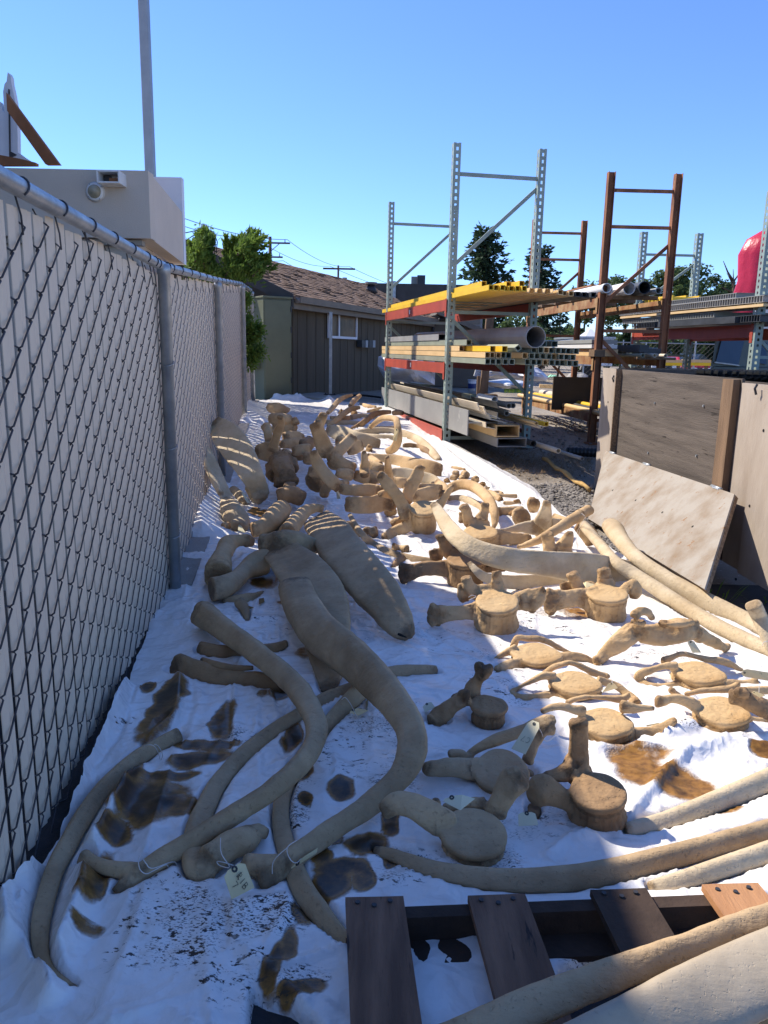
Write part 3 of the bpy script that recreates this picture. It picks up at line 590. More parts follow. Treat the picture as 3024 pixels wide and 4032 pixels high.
# the ornamental false front with its brace
def scroll(px, yd):
    bm = bmesh.new(); return poly_plate(bm, [AT('F', u, v, yd) for u, v in px], EY, .04)
obj('false_front', scroll([(30, 285), (36, 288), (42, 302), (45, 330), (52, 360), (60, 400), (66, 450), (69, 520), (70, 600), (100, 622), (130, 640), (-60, 640), (-60, 430), (0, 400), (8, 430), (18, 445), (14, 400), (12, 360), (18, 330), (26, 320), (28, 300)], yF + .6), 'white_paint', kiosk)
obj('panel_strip', scroll([(36, 620), (32, 350), (34.5, 350), (38, 594), (61, 606), (61, 609)], yF + .585), 'dark_metal', kiosk)
b0, b1, b2, b3 = (24, 364), (232, 646), (178, 646), (28, 436)
obj('brace', scroll([b0, b1, b2, b3], yF + .42), 'raw_wood', kiosk)
obj('beam', scroll([(-60, 608), (0, 610), (80, 625), (140, 640), (140, 650), (-60, 650)], yF + .35), 'raw_wood', kiosk)
# tall steel post
PY = 14.3; p0 = AT('F', 593, 690, PY)
post = thing('steel_post', 'tall grey square steel post rising above the stucco parapet', 'post', gv(p0.x, PY))
obj('shaft', bevel(bx(V((p0.x, PY, 0)), EX, EY, EZ, (-.078, .078, -.078, .078, gzs(p0.x, PY) - .05, 9.5)), .012), 'steel_grey', post)
obj('base_plate', bx(gv(p0.x, PY), EX, EY, EZ, (-.2, .2, -.2, .2, -.01, .012)), 'steel_grey', post)

# ------------------------------------------------------------------ brown hut
A0 = P('F', 1156, 1566); hd = V((1.75, 5.1, 0)).normalized(); hn = V((hd.y, -hd.x, 0))     # wall direction, outward normal (towards +x,-y)
hut = thing('wooden_hut', 'dark brown wooden hut with brown shingle roof and one window', 'building', A0)
HL = 8.5; Z0 = A0.z - .1; ze = ONP('F', 1166, 1170, A0, hn).z; ze2 = ONP('F', 1172, 1195, A0, hn).z
RW = 2.0; zr = ze + .98; HW = 3.9
obj('wall', bx(A0, hd, hn, EZ, (0, HL, -.12, 0, -.1, ze - A0.z - .02)), 'hut_wall', hut)
gl = bmesh.new(); poly_plate(gl, [A0 + hd * .003 - hn * .125 + EZ * -.1, A0 + hd * .003 - hn * HW + EZ * -.1, A0 + hd * .003 - hn * HW + EZ * (ze - A0.z), A0 + hd * .003 - hn * HW * .5 + EZ * (zr - A0.z - .06), A0 + hd * .003 - hn * .125 + EZ * (ze - A0.z)], hd, .1)
obj('gable_wall', gl, 'hut_trim', hut)
bat = None
for k in range(20):
    o = A0 + hd * (.18 + k * .42)
    if bat is None:
        bat = obj('batten', bx(o, hd, hn, EZ, (-.007, .007, .001, .007, -.1, ze2 - A0.z)), 'hut_wall', hut)
    else: share(bat, 'batten', hd * (k * .42), 0, hut)
OV = .28
def roof(name, side):
    bm = bmesh.new(); e = A0 + hn * (OV if side else -HW - OV) + EZ * (ze - A0.z - .02); r = A0 - hn * (HW * .5) + EZ * (zr - A0.z)
    d0, d1 = -.55, HL + .3
    poly_plate(bm, [e + hd * d0, e + hd * d1, r + hd * d1, r + hd * d0], EZ, -.06); return obj(name, bm, 'shingle', hut)
rf = roof('roof', True); roof('roof', False)
bm = bmesh.new(); e = A0 + hn * OV + EZ * (ze - A0.z - .02); r = A0 - hn * (HW * .5) + EZ * (zr - A0.z); sv = r - e; sl_ = sv.length; su = sv / sl_; sn = hd.cross(su).normalized()
if sn.z < 0: sn = -sn
random.seed(5)
nr = 18
for i in range(nr):
    x = -.56 + random.uniform(0, .2)
    while x < HL + .28:
        w = random.uniform(.16, .34); l = sl_ / nr
        lift = random.uniform(.006, .02) + (.02 if random.random() < .12 else 0)
        o = e + su * (i * l + random.uniform(-.02, .015)) + hd * x
        a, b, c, d = o + sn * lift, o + hd * (w - .012) + sn * (lift + random.uniform(-.004, .006)), o + hd * (w - .012) + su * l * 1.05 + sn * .004, o + su * l * 1.05 + sn * .004
        v = [bm.verts.new(q) for q in (a, b, c, d, a - sn * (lift - .001), b - sn * (lift - .001))]
        bm.faces.new(v[:4]); bm.faces.new((v[4], v[5], v[1], v[0])); x += w
tag(obj('shingle', bm, 'shingle', rf), kind='stuff')
bm = bmesh.new(); prof(bm, [(0, 0), (.11, .01), (.12, .12), (.10, .12), (.09, .03), (0, .11)], e - hd * .5 - EZ * .13, e + hd * (HL + .3) - EZ * .13, hn, EZ); obj('gutter', bm, 'gutter', hut)
obj('fascia', bx(e, hd, hn, EZ, (-.5, HL + .3, -.14, -.02, -.22, -.07)), 'gutter', hut)
bm = bmesh.new(); prof(bm, [(0, -.2), (.04, -.2), (.04, .03), (0, .03)], e - hd * .56, r - hd * .56, -hd, EZ); obj('rake_board', bm, 'hut_trim', hut)
bm = bmesh.new(); e2 = A0 - hn * (HW + OV) + EZ * (ze - A0.z - .02); prof(bm, [(0, -.2), (.04, -.2), (.04, .03), (0, .03)], e2 - hd * .56, r - hd * .56, -hd, EZ); obj('rake_board', bm, 'hut_trim', hut)
# window on the wall
q0, q1 = ONP('O', 1012, 1085, A0, hn), ONP('O', 1232, 1290, A0, hn)
s0, s1 = (q0 - A0).dot(hd), (q1 - A0).dot(hd); w0, w1 = ONP('O', 1120, 1295, A0, hn).z, ONP('O', 1120, 1088, A0, hn).z
bm = bmesh.new(); zz0, zz1 = w0 - A0.z, w1 - A0.z
for r_ in ((s0 - .05, s1 + .05, 0.024, .06, zz0 - .05, zz0), (s0 - .05, s1 + .05, .024, .06, zz1, zz1 + .05), (s0 - .05, s0, .024, .06, zz0, zz1), (s1, s1 + .05, .024, .06, zz0, zz1)): box(bm, A0, hd, hn, EZ, r_)
wf = obj('window', bm, 'white_paint', hut)
sm_ = s0 + (s1 - s0) * .36
obj('mullion', bx(A0, hd, hn, EZ, (sm_ - .03, sm_ + .03, .024, .05, zz0, zz1)), 'white_paint', wf)
obj('pane', bx(A0, hd, hn, EZ, (s0, sm_ - .03, .01, .022, zz0, zz1)), 'glass', wf); obj('pane', bx(A0, hd, hn, EZ, (sm_ + .03, s1, .012, .03, zz0, zz1)), 'glass', wf)
for u0, u1 in ((1250, 1297), (1310, 1357)):
    a0, a1 = ONP('O', u0, 1325, A0, hn), ONP('O', u1, 1385, A0, hn); s0, s1 = (a0 - A0).dot(hd), (a1 - A0).dot(hd)
    eb = obj('meter_box', bx(A0, hd, hn, EZ, (s0, s1 - .16, .024, .14, a1.z - A0.z, a0.z - A0.z)), 'frp_dark', hut); obj('lid', bx(A0, hd, hn, EZ, (s1 - .16, s1, .024, .15, a1.z - A0.z, a0.z - A0.z)), 'steel_grey', hut)
# roof vent
vp = ONP('O', 1370, 935, e, sn)
bm = bmesh.new(); tube(bm, [vp - EZ * .02, vp + EZ * .12, vp + EZ * .2], [.2, .12, .09], 14); vent = obj('roof_vent', bm, 'dark_metal', hut, True)
bm = bmesh.new(); tube(bm, [vp + EZ * .2, vp + EZ * .26], [.18, .17], 14); obj('cap', bm, 'gutter', vent)
# green cabinet
cx0 = AT('F', 1041, 1560, 13.9); ck = P('F', 1100, 1567)
yc = 13.7; xa, xb = AT('F', 1041, 1400, yc).x, AT('F', 1150, 1400, yc).x; ztop = AT('F', 1041, 1172, yc).z; zg = gzs(xa, yc)
cab = thing('electrical_cabinet', 'tall olive green metal electrical cabinet beside the dark hut', 'cabinet', V(((xa + xb) / 2, yc + .3, zg)))
dl = V((-.5, .87, 0)).normalized(); cw = V((.87, .5, 0)).normalized(); CW = .52
O_ = V((xa, yc, zg))
obj('body', bevel(bx(O_, cw, dl, EZ, (0, CW, .02, .62, -.05, ztop - zg)), .006), 'cabinet_green', cab)
obj('door', bevel(bx(O_, cw, dl, EZ, (.015, CW - .03, -.004, .018, .03, ztop - zg - .03)), .004), 'cabinet_green', cab)
obj('lid', bevel(bx(O_, cw, dl, EZ, (-.015, CW + .015, -.012, .64, ztop - zg, ztop - zg + .035)), .005), 'cabinet_green', cab)
for t in (.2, .45, .7, .9):
    bm = bmesh.new(); q = O_ + cw * (CW - .015) - dl * .01 + EZ * (ztop - zg) * t; tube(bm, [q - EZ * .05, q + EZ * .05], .012, 8); obj('hinge', bm, 'dark_metal', cab)
obj('junction_box', bx(O_, cw, dl, EZ, (-.15, -.002, .2, .5, .55, 1.0)), 'cabinet_green', cab)
# slab and thin post
sl0, sl1 = P('F', 1150, 1552), P('F', 1290, 1545)
bm = bmesh.new(); poly_plate(bm, [P('F', 1140, 1568), P('F', 1345, 1590), P('F', 1345, 1568), P('F', 1145, 1540)], EZ, .06); tag(obj('concrete_pad', bm, 'concrete'), kind='structure')
pb = P('F', 1301, 1566) + EZ * .06
tp = thing('signpost', 'thin galvanized square post bolted to a plate in front of the hut', 'post', pb)
obj('shaft', bx(pb, EX, EY, EZ, (-.028, .028, -.028, .028, .012, AT('F', 1303, 1228, pb.y).z - pb.z)), 'galv', tp)
obj('base_plate', bx(pb, EX, EY, EZ, (-.12, .12, -.12, .12, 0, .011)), 'dark_metal', tp)
for a in (-1, 1):
    bm = bmesh.new(); tube(bm, [pb + EX * a * .085 - EY * .085 + EZ * .011, pb + EX * a * .085 - EY * .085 + EZ * .03], .014, 6); obj('bolt', bm, 'dark_metal', tp)

# ------------------------------------------------------------------ buildings beyond
def at_g(u, y): q = AT('F', u, 1400, y); return gv(q.x, y)
b0 = at_g(1500, 30); flat = thing('flat_roofed_building', 'grey flat roofed building behind the brown hut', 'building', b0)
x0, x1 = AT('F', 1380, 1150, 30).x, AT('F', 1905, 1150, 30).x; zt1 = AT('F', 1600, 1118, 30).z; zt2 = AT('F', 1600, 1170, 30).z
obj('wall', bx(V((0, 30, 0)), EX, EY, EZ, (x0, x1, 0, 8, 0, zt2 - .35)), 'flat_roof_wall', flat); obj('fascia', bx(V((0, 30, 0)), EX, EY, EZ, (x0 - .1, x1 + .1, -.12, 8.1, zt2 - .348, zt1)), 'hut_trim', flat)
for k in range(3): obj('cladding_strip', bx(V((0, 30, 0)), EX, EY, EZ, (AT('F', 1560, 1200, 30).x, x1 - .1, -.05, -.002, zt2 - 1.2 + k * .26, zt2 - 1.0 + k * .26)), 'gutter', flat)
a0 = AT('F', 1620, 1097, 31); obj('roof_unit', bx(a0, EX, EY, EZ, (0, .38, 0, .5, -.3, .08)), 'frp_grey', flat)
a1 = AT('F', 1633, 1100, 30.5); obj('roof_unit', bx(a1, EX, EY, EZ, (.10, .4, .0, .5, -.3, .16)), 'dark_metal', flat); obj('downpipe', bx(AT('F', 1546, 1118, 29.9), EX, EY, EZ, (0, .12, -.1, 0, -.6, .1)), 'galv', flat)
b0 = at_g(1800, 23); shed = thing('tan_shed', 'tan shed with low gable roof seen between the rack shelves', 'building', b0)
x0, x1 = AT('F', 1545, 1300, 23).x, AT('F', 1885, 1300, 23).x; zg = b0.z
za, zb_ = AT('F', 1700, 1240, 23).z, AT('F', 1860, 1285, 23).z
bm = bmesh.new(); poly_plate(bm, [V((x0, 23, zg)), V((x1, 23, zg)), V((x1, 23, zb_ - .1)), V(((x0 + x1) / 2, 23, za)), V((x0, 23, zb_ + .1))], EY, 5); obj('wall', bm, 'shed_tan', shed)
bm = bmesh.new(); poly_plate(bm, [V((x1 + .45, 22.6, zb_ - .36)), V(((x0 + x1) / 2, 22.6, za + .02)), V(((x0 + x1) / 2, 22.6, za + .16)), V((x1 + .45, 22.6, zb_ - .22))], EY, 6); obj('roof', bm, 'gutter', shed)
for u0, u1, v0, v1, m_ in ((1603, 1617, 1260, 1312, 'dark_void'), (1628, 1650, 1290, 1320, 'white_paint'), (1851, 1870, 1298, 1308, 'dark_void')):
    q0, q1 = AT('F', u0, v0, 23), AT('F', u1, v1, 23); obj('window', bx(V((0, 23, 0)), EX, EY, EZ, (q0.x, q1.x, -.05, -.003, q1.z, q0.z)), m_, shed)
bm = bmesh.new(); q = AT('F', 1735, 1255, 22.9); tube(bm, [q + EX * .1, q, q - EX * .2 - EZ * .2, q - EX * .25 - EZ * 1.0], .05, 8); obj('downpipe', bm, 'dark_metal', shed, True)
# utility poles and wires
def upole(u, vt, vb, y, h, label):
    t = AT('F', u, vt, y); root = thing('utility_pole', label, 'utility pole', gv(t.x, y), 'utility poles behind the hut')
    bm = bmesh.new(); tube(bm, [V((t.x, y, 0)), t], [.17, .12], 10); obj('pole', bm, 'pole_wood', root, True)
    return root, t
r1, t1 = upole(1063, 932, 1035, 60, 9, 'nearer wooden utility pole with three crossarms above the hut roof')
for dz, w in ((-.45, 1.5), (-1.45, .95), (-2.35, 1.0)):
    obj('crossarm', bx(t1 + EZ * dz, EX, EY, EZ, (-w * .9, w, -.14, -.13 + .06, -.06, .06)), 'pole_wood', r1)
    for s in (-.7, .75):
        bm = bmesh.new(); q = t1 + EZ * (dz + .06) + EX * (s * w) - EY * .1; tube(bm, [q, q + EZ * .22], [.05, .03], 6); obj('insulator', bm, 'galv', r1)
bm = bmesh.new(); tube(bm, [t1 + EZ * -1.1 - EY * .12, t1 + EZ * -.5 + EX * .7 - EY * .12], .03, 5); obj('brace', bm, 'pole_wood', r1)
r2, t2 = upole(1332, 1045, 1095, 95, 9, 'farther utility pole with one crossarm and two grey transformers')
obj('crossarm', bx(t2 + EZ * -.4, EX, EY, EZ, (-1.8, 2.0, -.2, -.12, -.1, .1)), 'pole_wood', r2)
for s in (-.7, .8):
    bm = bmesh.new(); q = t2 + EX * s - EZ * 1.9 - EY * .3; tube(bm, [q - EZ * .5, q + EZ * .5], .28, 10); obj('transformer', bm, 'frp_grey', r2, True)
wires = thing('overhead_wires', 'thin dark overhead power lines sagging between the utility poles', 'power line', t1)
def sag(a, b, s, r):
    bm = bmesh.new(); tube(bm, [a.lerp(b, t) - EZ * (s * 4 * t * (1 - t)) for t in np.linspace(0, 1, 14)], r, 4); obj('wire', bm, 'dark_metal', wires)
e0 = AT('F', 560, 830, 42)
for dx, dz in ((-1.0, .2), (1.3, .2), (1.0, -1.3)):
    a = t1 + EX * dx + EZ * (dz - .4) - EY * .1; b = t2 + EX * dx + EZ * (dz - .3); sag(a, b, .6, .022); sag(e0 + EX * dx * .5 + EZ * dz, a, .4, .02); sag(b, AT('F', 1700, 1160, 150) + EX * dx + EZ * dz, .8, .03)
# service drop with weatherhead above the juniper
wh = AT('F', 803, 898, 13.5)
svc = thing('weatherhead', 'small white weatherhead with looping black service cables above the juniper', 'weatherhead', wh)
bm = bmesh.new(); tube(bm, [wh - EZ * .5, wh - EZ * .03], .022, 8); obj('mast', bm, 'galv', svc)
bm = bmesh.new(); tube(bm, [wh - EZ * .05 + EX * .02, wh + EZ * .03, wh + EZ * .06 - EX * .03], [.05, .06, .02], 10); obj('hood', bm, 'pvc_white', svc, True)
for k in range(4):
    bm = bmesh.new(); tube(bm, [wh + EX * (-.62) + EZ * (.02 - k * .16), wh + EX * -.3 - EZ * (.08 + k * .12), wh - EX * .03 - EZ * .02], .009, 5); obj('cable', bm, 'rubber', svc)
    bm = bmesh.new(); tube(bm, [wh, wh + EX * (.1 + .02 * k) - EZ * .06, wh + EX * (.13 + .03 * k) - EZ * .22, wh + EX * (.1 + .03 * k) - EZ * .4], .009, 5); obj('cable', bm, 'rubber', svc)

# ------------------------------------------------------------------ trees and plants
def leaf_quads(bm, c, d, l, w, rnd):
    """one leaf or needle spray: a folded pair of faces"""
    d = d.normalized(); s = d.cross(V((rnd.uniform(-1, 1), rnd.uniform(-1, 1), rnd.uniform(-1, 1)))); s = s.normalized() if s.length > 1e-4 else EX
    n = s.cross(d); a = bm.verts.new(c); b = bm.verts.new(c + d * l * .5 + s * w + n * w * .3); e = bm.verts.new(c + d * l); f = bm.verts.new(c + d * l * .5 - s * w + n * w * .3)
    bm.faces.new((a, b, e)); bm.faces.new((a, e, f))
def conifer(name, base, top, rad, nb, seed, label, cat='tree', group=None, mat='leaf_conifer', lean=.35, gap=.15):
    rnd = random.Random(seed); root = thing(name, label, cat, base, group); h = top.z - base.z
    bm = bmesh.new(); tube(bm, [base, base.lerp(top, .5), top], [rad * .09, rad * .06, .02], 8); obj('trunk', bm, 'bark', root, True)
    br = bmesh.new(); fo = bmesh.new()
    for i in range(nb):
        t = .08 + .92 * (i / nb) ** .9; t = min(.99, t + rnd.uniform(-.015, .015)); a = i * 2.4 + rnd.uniform(-.5, .5)
        l = rad * (1 - t) ** .75 * rnd.uniform(.6, 1.12) + .12 * rad
        if rnd.random() < gap: l *= .5
        o = base.lerp(top, t); d = V((math.cos(a), math.sin(a), rnd.uniform(-.12, lean * .9))); e = o + d * l - EZ * (.10 * l); tube(br, [o, o.lerp(e, .5) + EZ * .04 * l, e], [.02 + .012 * l, .015, .006], 4, False)
        n = int(10 + 30 * l / rad)
        for k in range(n):
            s = (k + rnd.random()) / n; q = o.lerp(e, s) + V((rnd.gauss(0, 1), rnd.gauss(0, 1), rnd.gauss(-.2, .8))) * (.07 * rad * (1.15 - s * .7))
            dd = d * .7 + V((rnd.uniform(-1, 1), rnd.uniform(-1, 1), rnd.uniform(-.5, .55))); leaf_quads(fo, q, dd, rad * rnd.uniform(.09, .18), rad * rnd.uniform(.02, .042), rnd)
    obj('branch', br, 'bark', root); tag(obj('foliage', fo, mat, root), kind='stuff'); return root
def broad(base, h, rx_, rz_, n, seed, label, cat='tree', group=None, mat='leaf_broad', name='broadleaf_tree', leaf=.16, tr=.12, clumps=26):
    rnd = random.Random(seed); root = thing(name, label, cat, base, group); ctr = base + EZ * (h - rz_)
    tk = bmesh.new(); tube(tk, [base, base + EZ * (h - rz_ * 1.6) + EX * .1, ctr], [tr, tr * .8, tr * .4], 8); obj('trunk', tk, 'bark', root, True)
    br = bmesh.new(); fo = bmesh.new()
    for c in range(clumps):
        while 1:
            q = V((rnd.uniform(-1, 1), rnd.uniform(-1, 1), rnd.uniform(-1, 1)))
            if q.length < 1: break
        q = q * (.75 + .25 * rnd.random()); e = ctr + V((q.x * rx_, q.y * rx_, q.z * rz_)); tube(br, [ctr - EZ * rz_ * .7, ctr.lerp(e, .55) - EZ * rz_ * .15, e], [tr * .3, tr * .2, .012], 4, False)
        cr_ = rnd.uniform(.16, .34) * min(rx_, rz_) * 1.1
        for k in range(n // clumps):
            d = V((rnd.gauss(0, 1), rnd.gauss(0, 1), rnd.gauss(0, .75))); d = d.normalized() * cr_ * (rnd.random() ** .5) ; leaf_quads(fo, e + d, V((rnd.uniform(-1, 1), rnd.uniform(-1, 1), rnd.uniform(-1, .3))), leaf * rnd.uniform(.7, 1.3), leaf * .32, rnd)
    obj('branch', br, 'bark', root); tag(obj('foliage', fo, mat, root), kind='stuff'); return root
def tp_(u, v, y): return AT('F', u, v, y)
b = at_g(1915, 52); conifer('spruce_tree', b, tp_(1912, 905, 52), 3.1, 170, 1, 'tall dark spruce standing behind the green rack frame', group='conifers beyond the yard')
b = at_g(2135, 58); conifer('spruce_tree', b, tp_(2130, 975, 58), 3.0, 130, 2, 'smaller spruce seen through the rusty rack frame', group='conifers beyond the yard', gap=.3)
b = at_g(2205, 75); conifer('spruce_tree', b, tp_(2208, 1110, 75), 1.2, 60, 3, 'thin distant spruce tip right of the rusty frame', group='conifers beyond the yard', gap=.3)
for i, (u, vt, y, r, rz, lab) in enumerate([(2360, 1088, 60, 2.3, 2.2, 'broadleaf tree behind the white pipes on the rusty rack'), (2450, 1110, 66, 2.0, 1.9, 'round broadleaf tree just right of the white pipe ends'),
      (2640, 1048, 50, 2.3, 2.2, 'large broadleaf tree between the far green rack uprights'), (2750, 1090, 55, 2.0, 2.0, 'broadleaf tree right of the far green upright'), (2830, 1170, 60, 1.7, 1.4, 'low bushy tree beside the dead branches'),
      (2890, 1120, 70, 1.6, 1.9, 'thin reddish tree next to the red cover'), (2290, 1155, 80, 1.8, 1.2, 'pale distant tree top left of the rusty upright')]):
    b = at_g(u, y); broad(b, (tp_(u, vt, y).z - b.z) * 1.07, r * 1.15, rz, 4600, 40 + i, lab, group='broadleaf trees beyond the yard', leaf=.26)
dt = at_g(2890, 52); root = thing('dead_tree', 'bare dead tree with forked leafless branches against the sky', 'tree', dt)
for nm, pts, r in (('trunk', [(2895, 1330), (2893, 1180), (2886, 1100)], (.2, .12, .08)), ('branch', [(2886, 1105), (2865, 1070), (2848, 1028)], (.08, .05, .02)), ('branch', [(2888, 1110), (2905, 1085), (2912, 1075)], (.07, .04, .02)), ('branch', [(2882, 1150), (2840, 1130), (2808, 1105)], (.06, .04, .015)),
                  ('branch', [(2893, 1160), (2880, 1110), (2862, 1075)], (.05, .04, .015)), ('branch', [(2886, 1105), (2888, 1100), (2887, 1060)], (.05, .04, .015))):
    bm = bmesh.new(); tube(bm, [AT('F', u, v, 52) for u, v in pts], list(r), 6); obj(nm, bm, 'bark', root, True)
# cypress columns and shrubs along the far fence
for i, (u, vt, w) in enumerate([(2278, 1280, 25), (2396, 1270, 30), (2450, 1268, 26), (2475, 1280, 18), (2620, 1325, 30), (2660, 1320, 30), (2780, 1328, 26), (2800, 1322, 26)]):
    b = at_g(u, 42); h = AT('F', u, vt, 42).z - b.z
    broad(b, h, w / F * 42 * .55, h * .49, 1500, 70 + i, ['slim cypress left of the rusty upright under the white pipes', 'tall slim cypress just right of the rusty upright', 'slim cypress in the middle of the rusty bay', 'short slim cypress beside the taller one in the rusty bay',
          'dark cypress above the black car', 'dark cypress left of the thin mast above the red car', 'cypress right of the mast near the truck', 'brighter cypress beside the truck window'][i], 'tree', 'cypresses along the far fence', 'leaf_hedge', 'cypress_tree', .16, .05, 30)
for i, (u, vt, y, r, rz, n) in enumerate([(2130, 1310, 36, 1.3, .55, 1800), (2200, 1330, 36, 1.2, .5, 1500), (2330, 1290, 48, 1.8, .9, 2200), (2520, 1290, 50, 2.6, 1.1, 3000), (2720, 1330, 50, 2.6, .9, 2600), (2050, 1240, 40, 1.7, 1.6, 2600), (1960, 1280, 38, 1.2, .9, 1600), (2860, 1335, 48, 2, .8, 1800)]):
    b = at_g(u, y); broad(b, AT('F', u, vt, y).z - b.z, r, rz, n, 90 + i, ['low round shrub beyond the big steel pipe', 'low shrub right of the small round one', 'green shrub behind the rusty bay', 'wide dense shrub behind the white trailer', 'wide shrub mass above the parked cars', 'dark bush behind the green rack upright', 'small bush left of the dark one by the wooden post', 'bright bush behind the truck'][i],
          'shrub', 'shrubs along the far fence', 'leaf_broad', 'shrub', .22, .05, 22)
# juniper at the fence
jb = gv(-2.5, 12.1); rnd = random.Random(21)
jun = thing('juniper', 'bright green juniper growing through and over the slatted fence', 'shrub', jb)
tk = bmesh.new(); fo = bmesh.new()
def spray(u, v, y, l, du, dv, n, wid):
    o = AT('F', u, v, y); e = AT('F', u + du, v + dv, y + rnd.uniform(-.25, .25)); tube(tk, [o, e], [.014, .004], 4, False)
    for k in range(n):
        s = rnd.random() ** .8; q = o.lerp(e, s); q += V((rnd.gauss(0, 1), rnd.gauss(0, 1), rnd.gauss(0, 1))) * wid * (1.05 - s) * .5
        leaf_quads(fo, q, (e - o).normalized() + V((rnd.gauss(0, .45), rnd.gauss(0, .45), rnd.gauss(0, .45))), rnd.uniform(.05, .12), rnd.uniform(.009, .018), rnd)
for (u, v, r, n) in [(800, 1045, 42, 12), (760, 1075, 36, 9), (835, 1095, 45, 12), (900, 1070, 42, 12), (945, 1020, 38, 11), (985, 1055, 36, 9), (930, 1100, 45, 12), (880, 1110, 45, 10), (990, 1090, 35, 8), (770, 1030, 35, 8), (790, 985, 28, 8), (800, 945, 22, 7), (960, 970, 36, 9)]:
    for k in range(n):
        a = rnd.uniform(0, 6.28); uu, vv = u + r * .6 * math.cos(a) * rnd.random(), v + r * .6 * math.sin(a) * rnd.random()
        spray(uu, vv, 12.0 + rnd.uniform(-.5, .5), 1, rnd.uniform(-.35, .6) * r + (10 if u > 850 else 0), -rnd.uniform(.3, 1.1) * r, 75, .16)
for tipu, tipv, bu, bv in [(1012, 920, 950, 1000), (1040, 935, 960, 1010), (985, 905, 940, 990), (920, 940, 910, 1010), (890, 935, 890, 1010), (955, 930, 930, 1000), (803, 905, 800, 960), (1050, 1010, 990, 1040), (1055, 1030, 985, 1060), (780, 930, 785, 985), (830, 935, 815, 990), (760, 965, 775, 1010)]:
    spray(bu, bv, 12.0, 1, tipu - bu, tipv - bv, 150, .10)
    for _ in range(3): spray(bu + rnd.uniform(-22, 22), bv + rnd.uniform(-10, 12), 12.0, 1, (tipu - bu) * rnd.uniform(.6, 1.2) + rnd.uniform(-12, 12), (tipv - bv) * rnd.uniform(.5, 1.0), 90, .07)
for (u, v, r, n) in [(960, 1290, 40, 10), (985, 1330, 40, 12), (1000, 1390, 38, 10), (960, 1370, 36, 10), (970, 1430, 26, 8), (955, 1180, 22, 7), (950, 1230, 20, 6), (1010, 1310, 25, 6)]:
    for k in range(n):
        a = rnd.uniform(0, 6.28); spray(u + r * .5 * math.cos(a), v + r * .5 * math.sin(a), 11.6 + rnd.uniform(-.2, .3), 1, rnd.uniform(-.2, .7) * r, rnd.uniform(-.8, .5) * r, 75, .13)
tube(tk, [jb, jb + V((.1, .2, .9)), jb + V((.0, .1, 1.7))], [.07, .06, .03], 8)
obj('trunk', tk, 'bark', jun); tag(obj('foliage', fo, 'leaf_juniper', jun), kind='stuff')

rnd = random.Random(33); tl_ = bmesh.new()
for k in range(15000):
    x = rnd.uniform(2, 62); yq = rnd.uniform(78, 84); top = 1.6 + 3.2 * float(fbm(np.array(x * .22), np.array(3.3), 3)) + .5 * float(vn(np.array(x * 1.3), np.array(1.0)))
    leaf_quads(tl_, V((x, yq, .3 + top * rnd.random() ** .7)), V((rnd.uniform(-1, 1), rnd.uniform(-1, 1), rnd.uniform(-1, 1))), rnd.uniform(.4, .8), rnd.uniform(.12, .25), rnd)
tag(obj('tree_line', tl_, 'leaf_broad'), kind='stuff')
# ------------------------------------------------------------------ pallet racks
def perf_face(bm, o, a, n, w, h, p=.075, hole=.3):
    """one perforated face of an upright: two strips joined by webs, the holes left open"""
    k0, k1 = w * (.5 - hole * .5), w * (.5 + hole * .5)
    box(bm, o, a, n, EZ, (0, k0, 0, .004, 0, h)); box(bm, o, a, n, EZ, (k1, w, 0, .004, 0, h)); z = 0
    while z < h - .01:
        box(bm, o, a, n, EZ, (k0, k1, .0005, .0035, z, min(h, z + p * .52))); z += p
def upright(parent, o, t, s, h, w, mat, holes=True):
    bm = bmesh.new(); o = o - t * (w / 2) - s * (w / 2)
    if holes:
        perf_face(bm, o, t, s, w, h); perf_face(bm, o + s * .0045, s, t, w - .005, h)
        box(bm, o + t * (w - .004), t, s, EZ, (0, .004, .005, w, 0, h))
    else:
        box(bm, o, t, s, EZ, (0, .006, 0, w, 0, h)); box(bm, o, t, s, EZ, (.007, w - .007, w * .45, w * .5, 0, h)); box(bm, o, t, s, EZ, (w - .006, w, 0, w, 0, h))
    up = obj('upright', bm, mat, parent)
    obj('foot_plate', bx(o, t, s, EZ, (-.03, w + .03, -.03, w + .03, -.02, .006)), mat, up); return up
def bar(name, parent, a, b, w, d, mat, side):
    bm = bmesh.new(); u = (b - a).normalized(); n = side.normalized(); m = u.cross(n).normalized()
    prof(bm, [(-w / 2, -d / 2), (w / 2, -d / 2), (w / 2, d / 2), (-w / 2, d / 2)], a, b, m, n); return obj(name, bm, mat, parent)
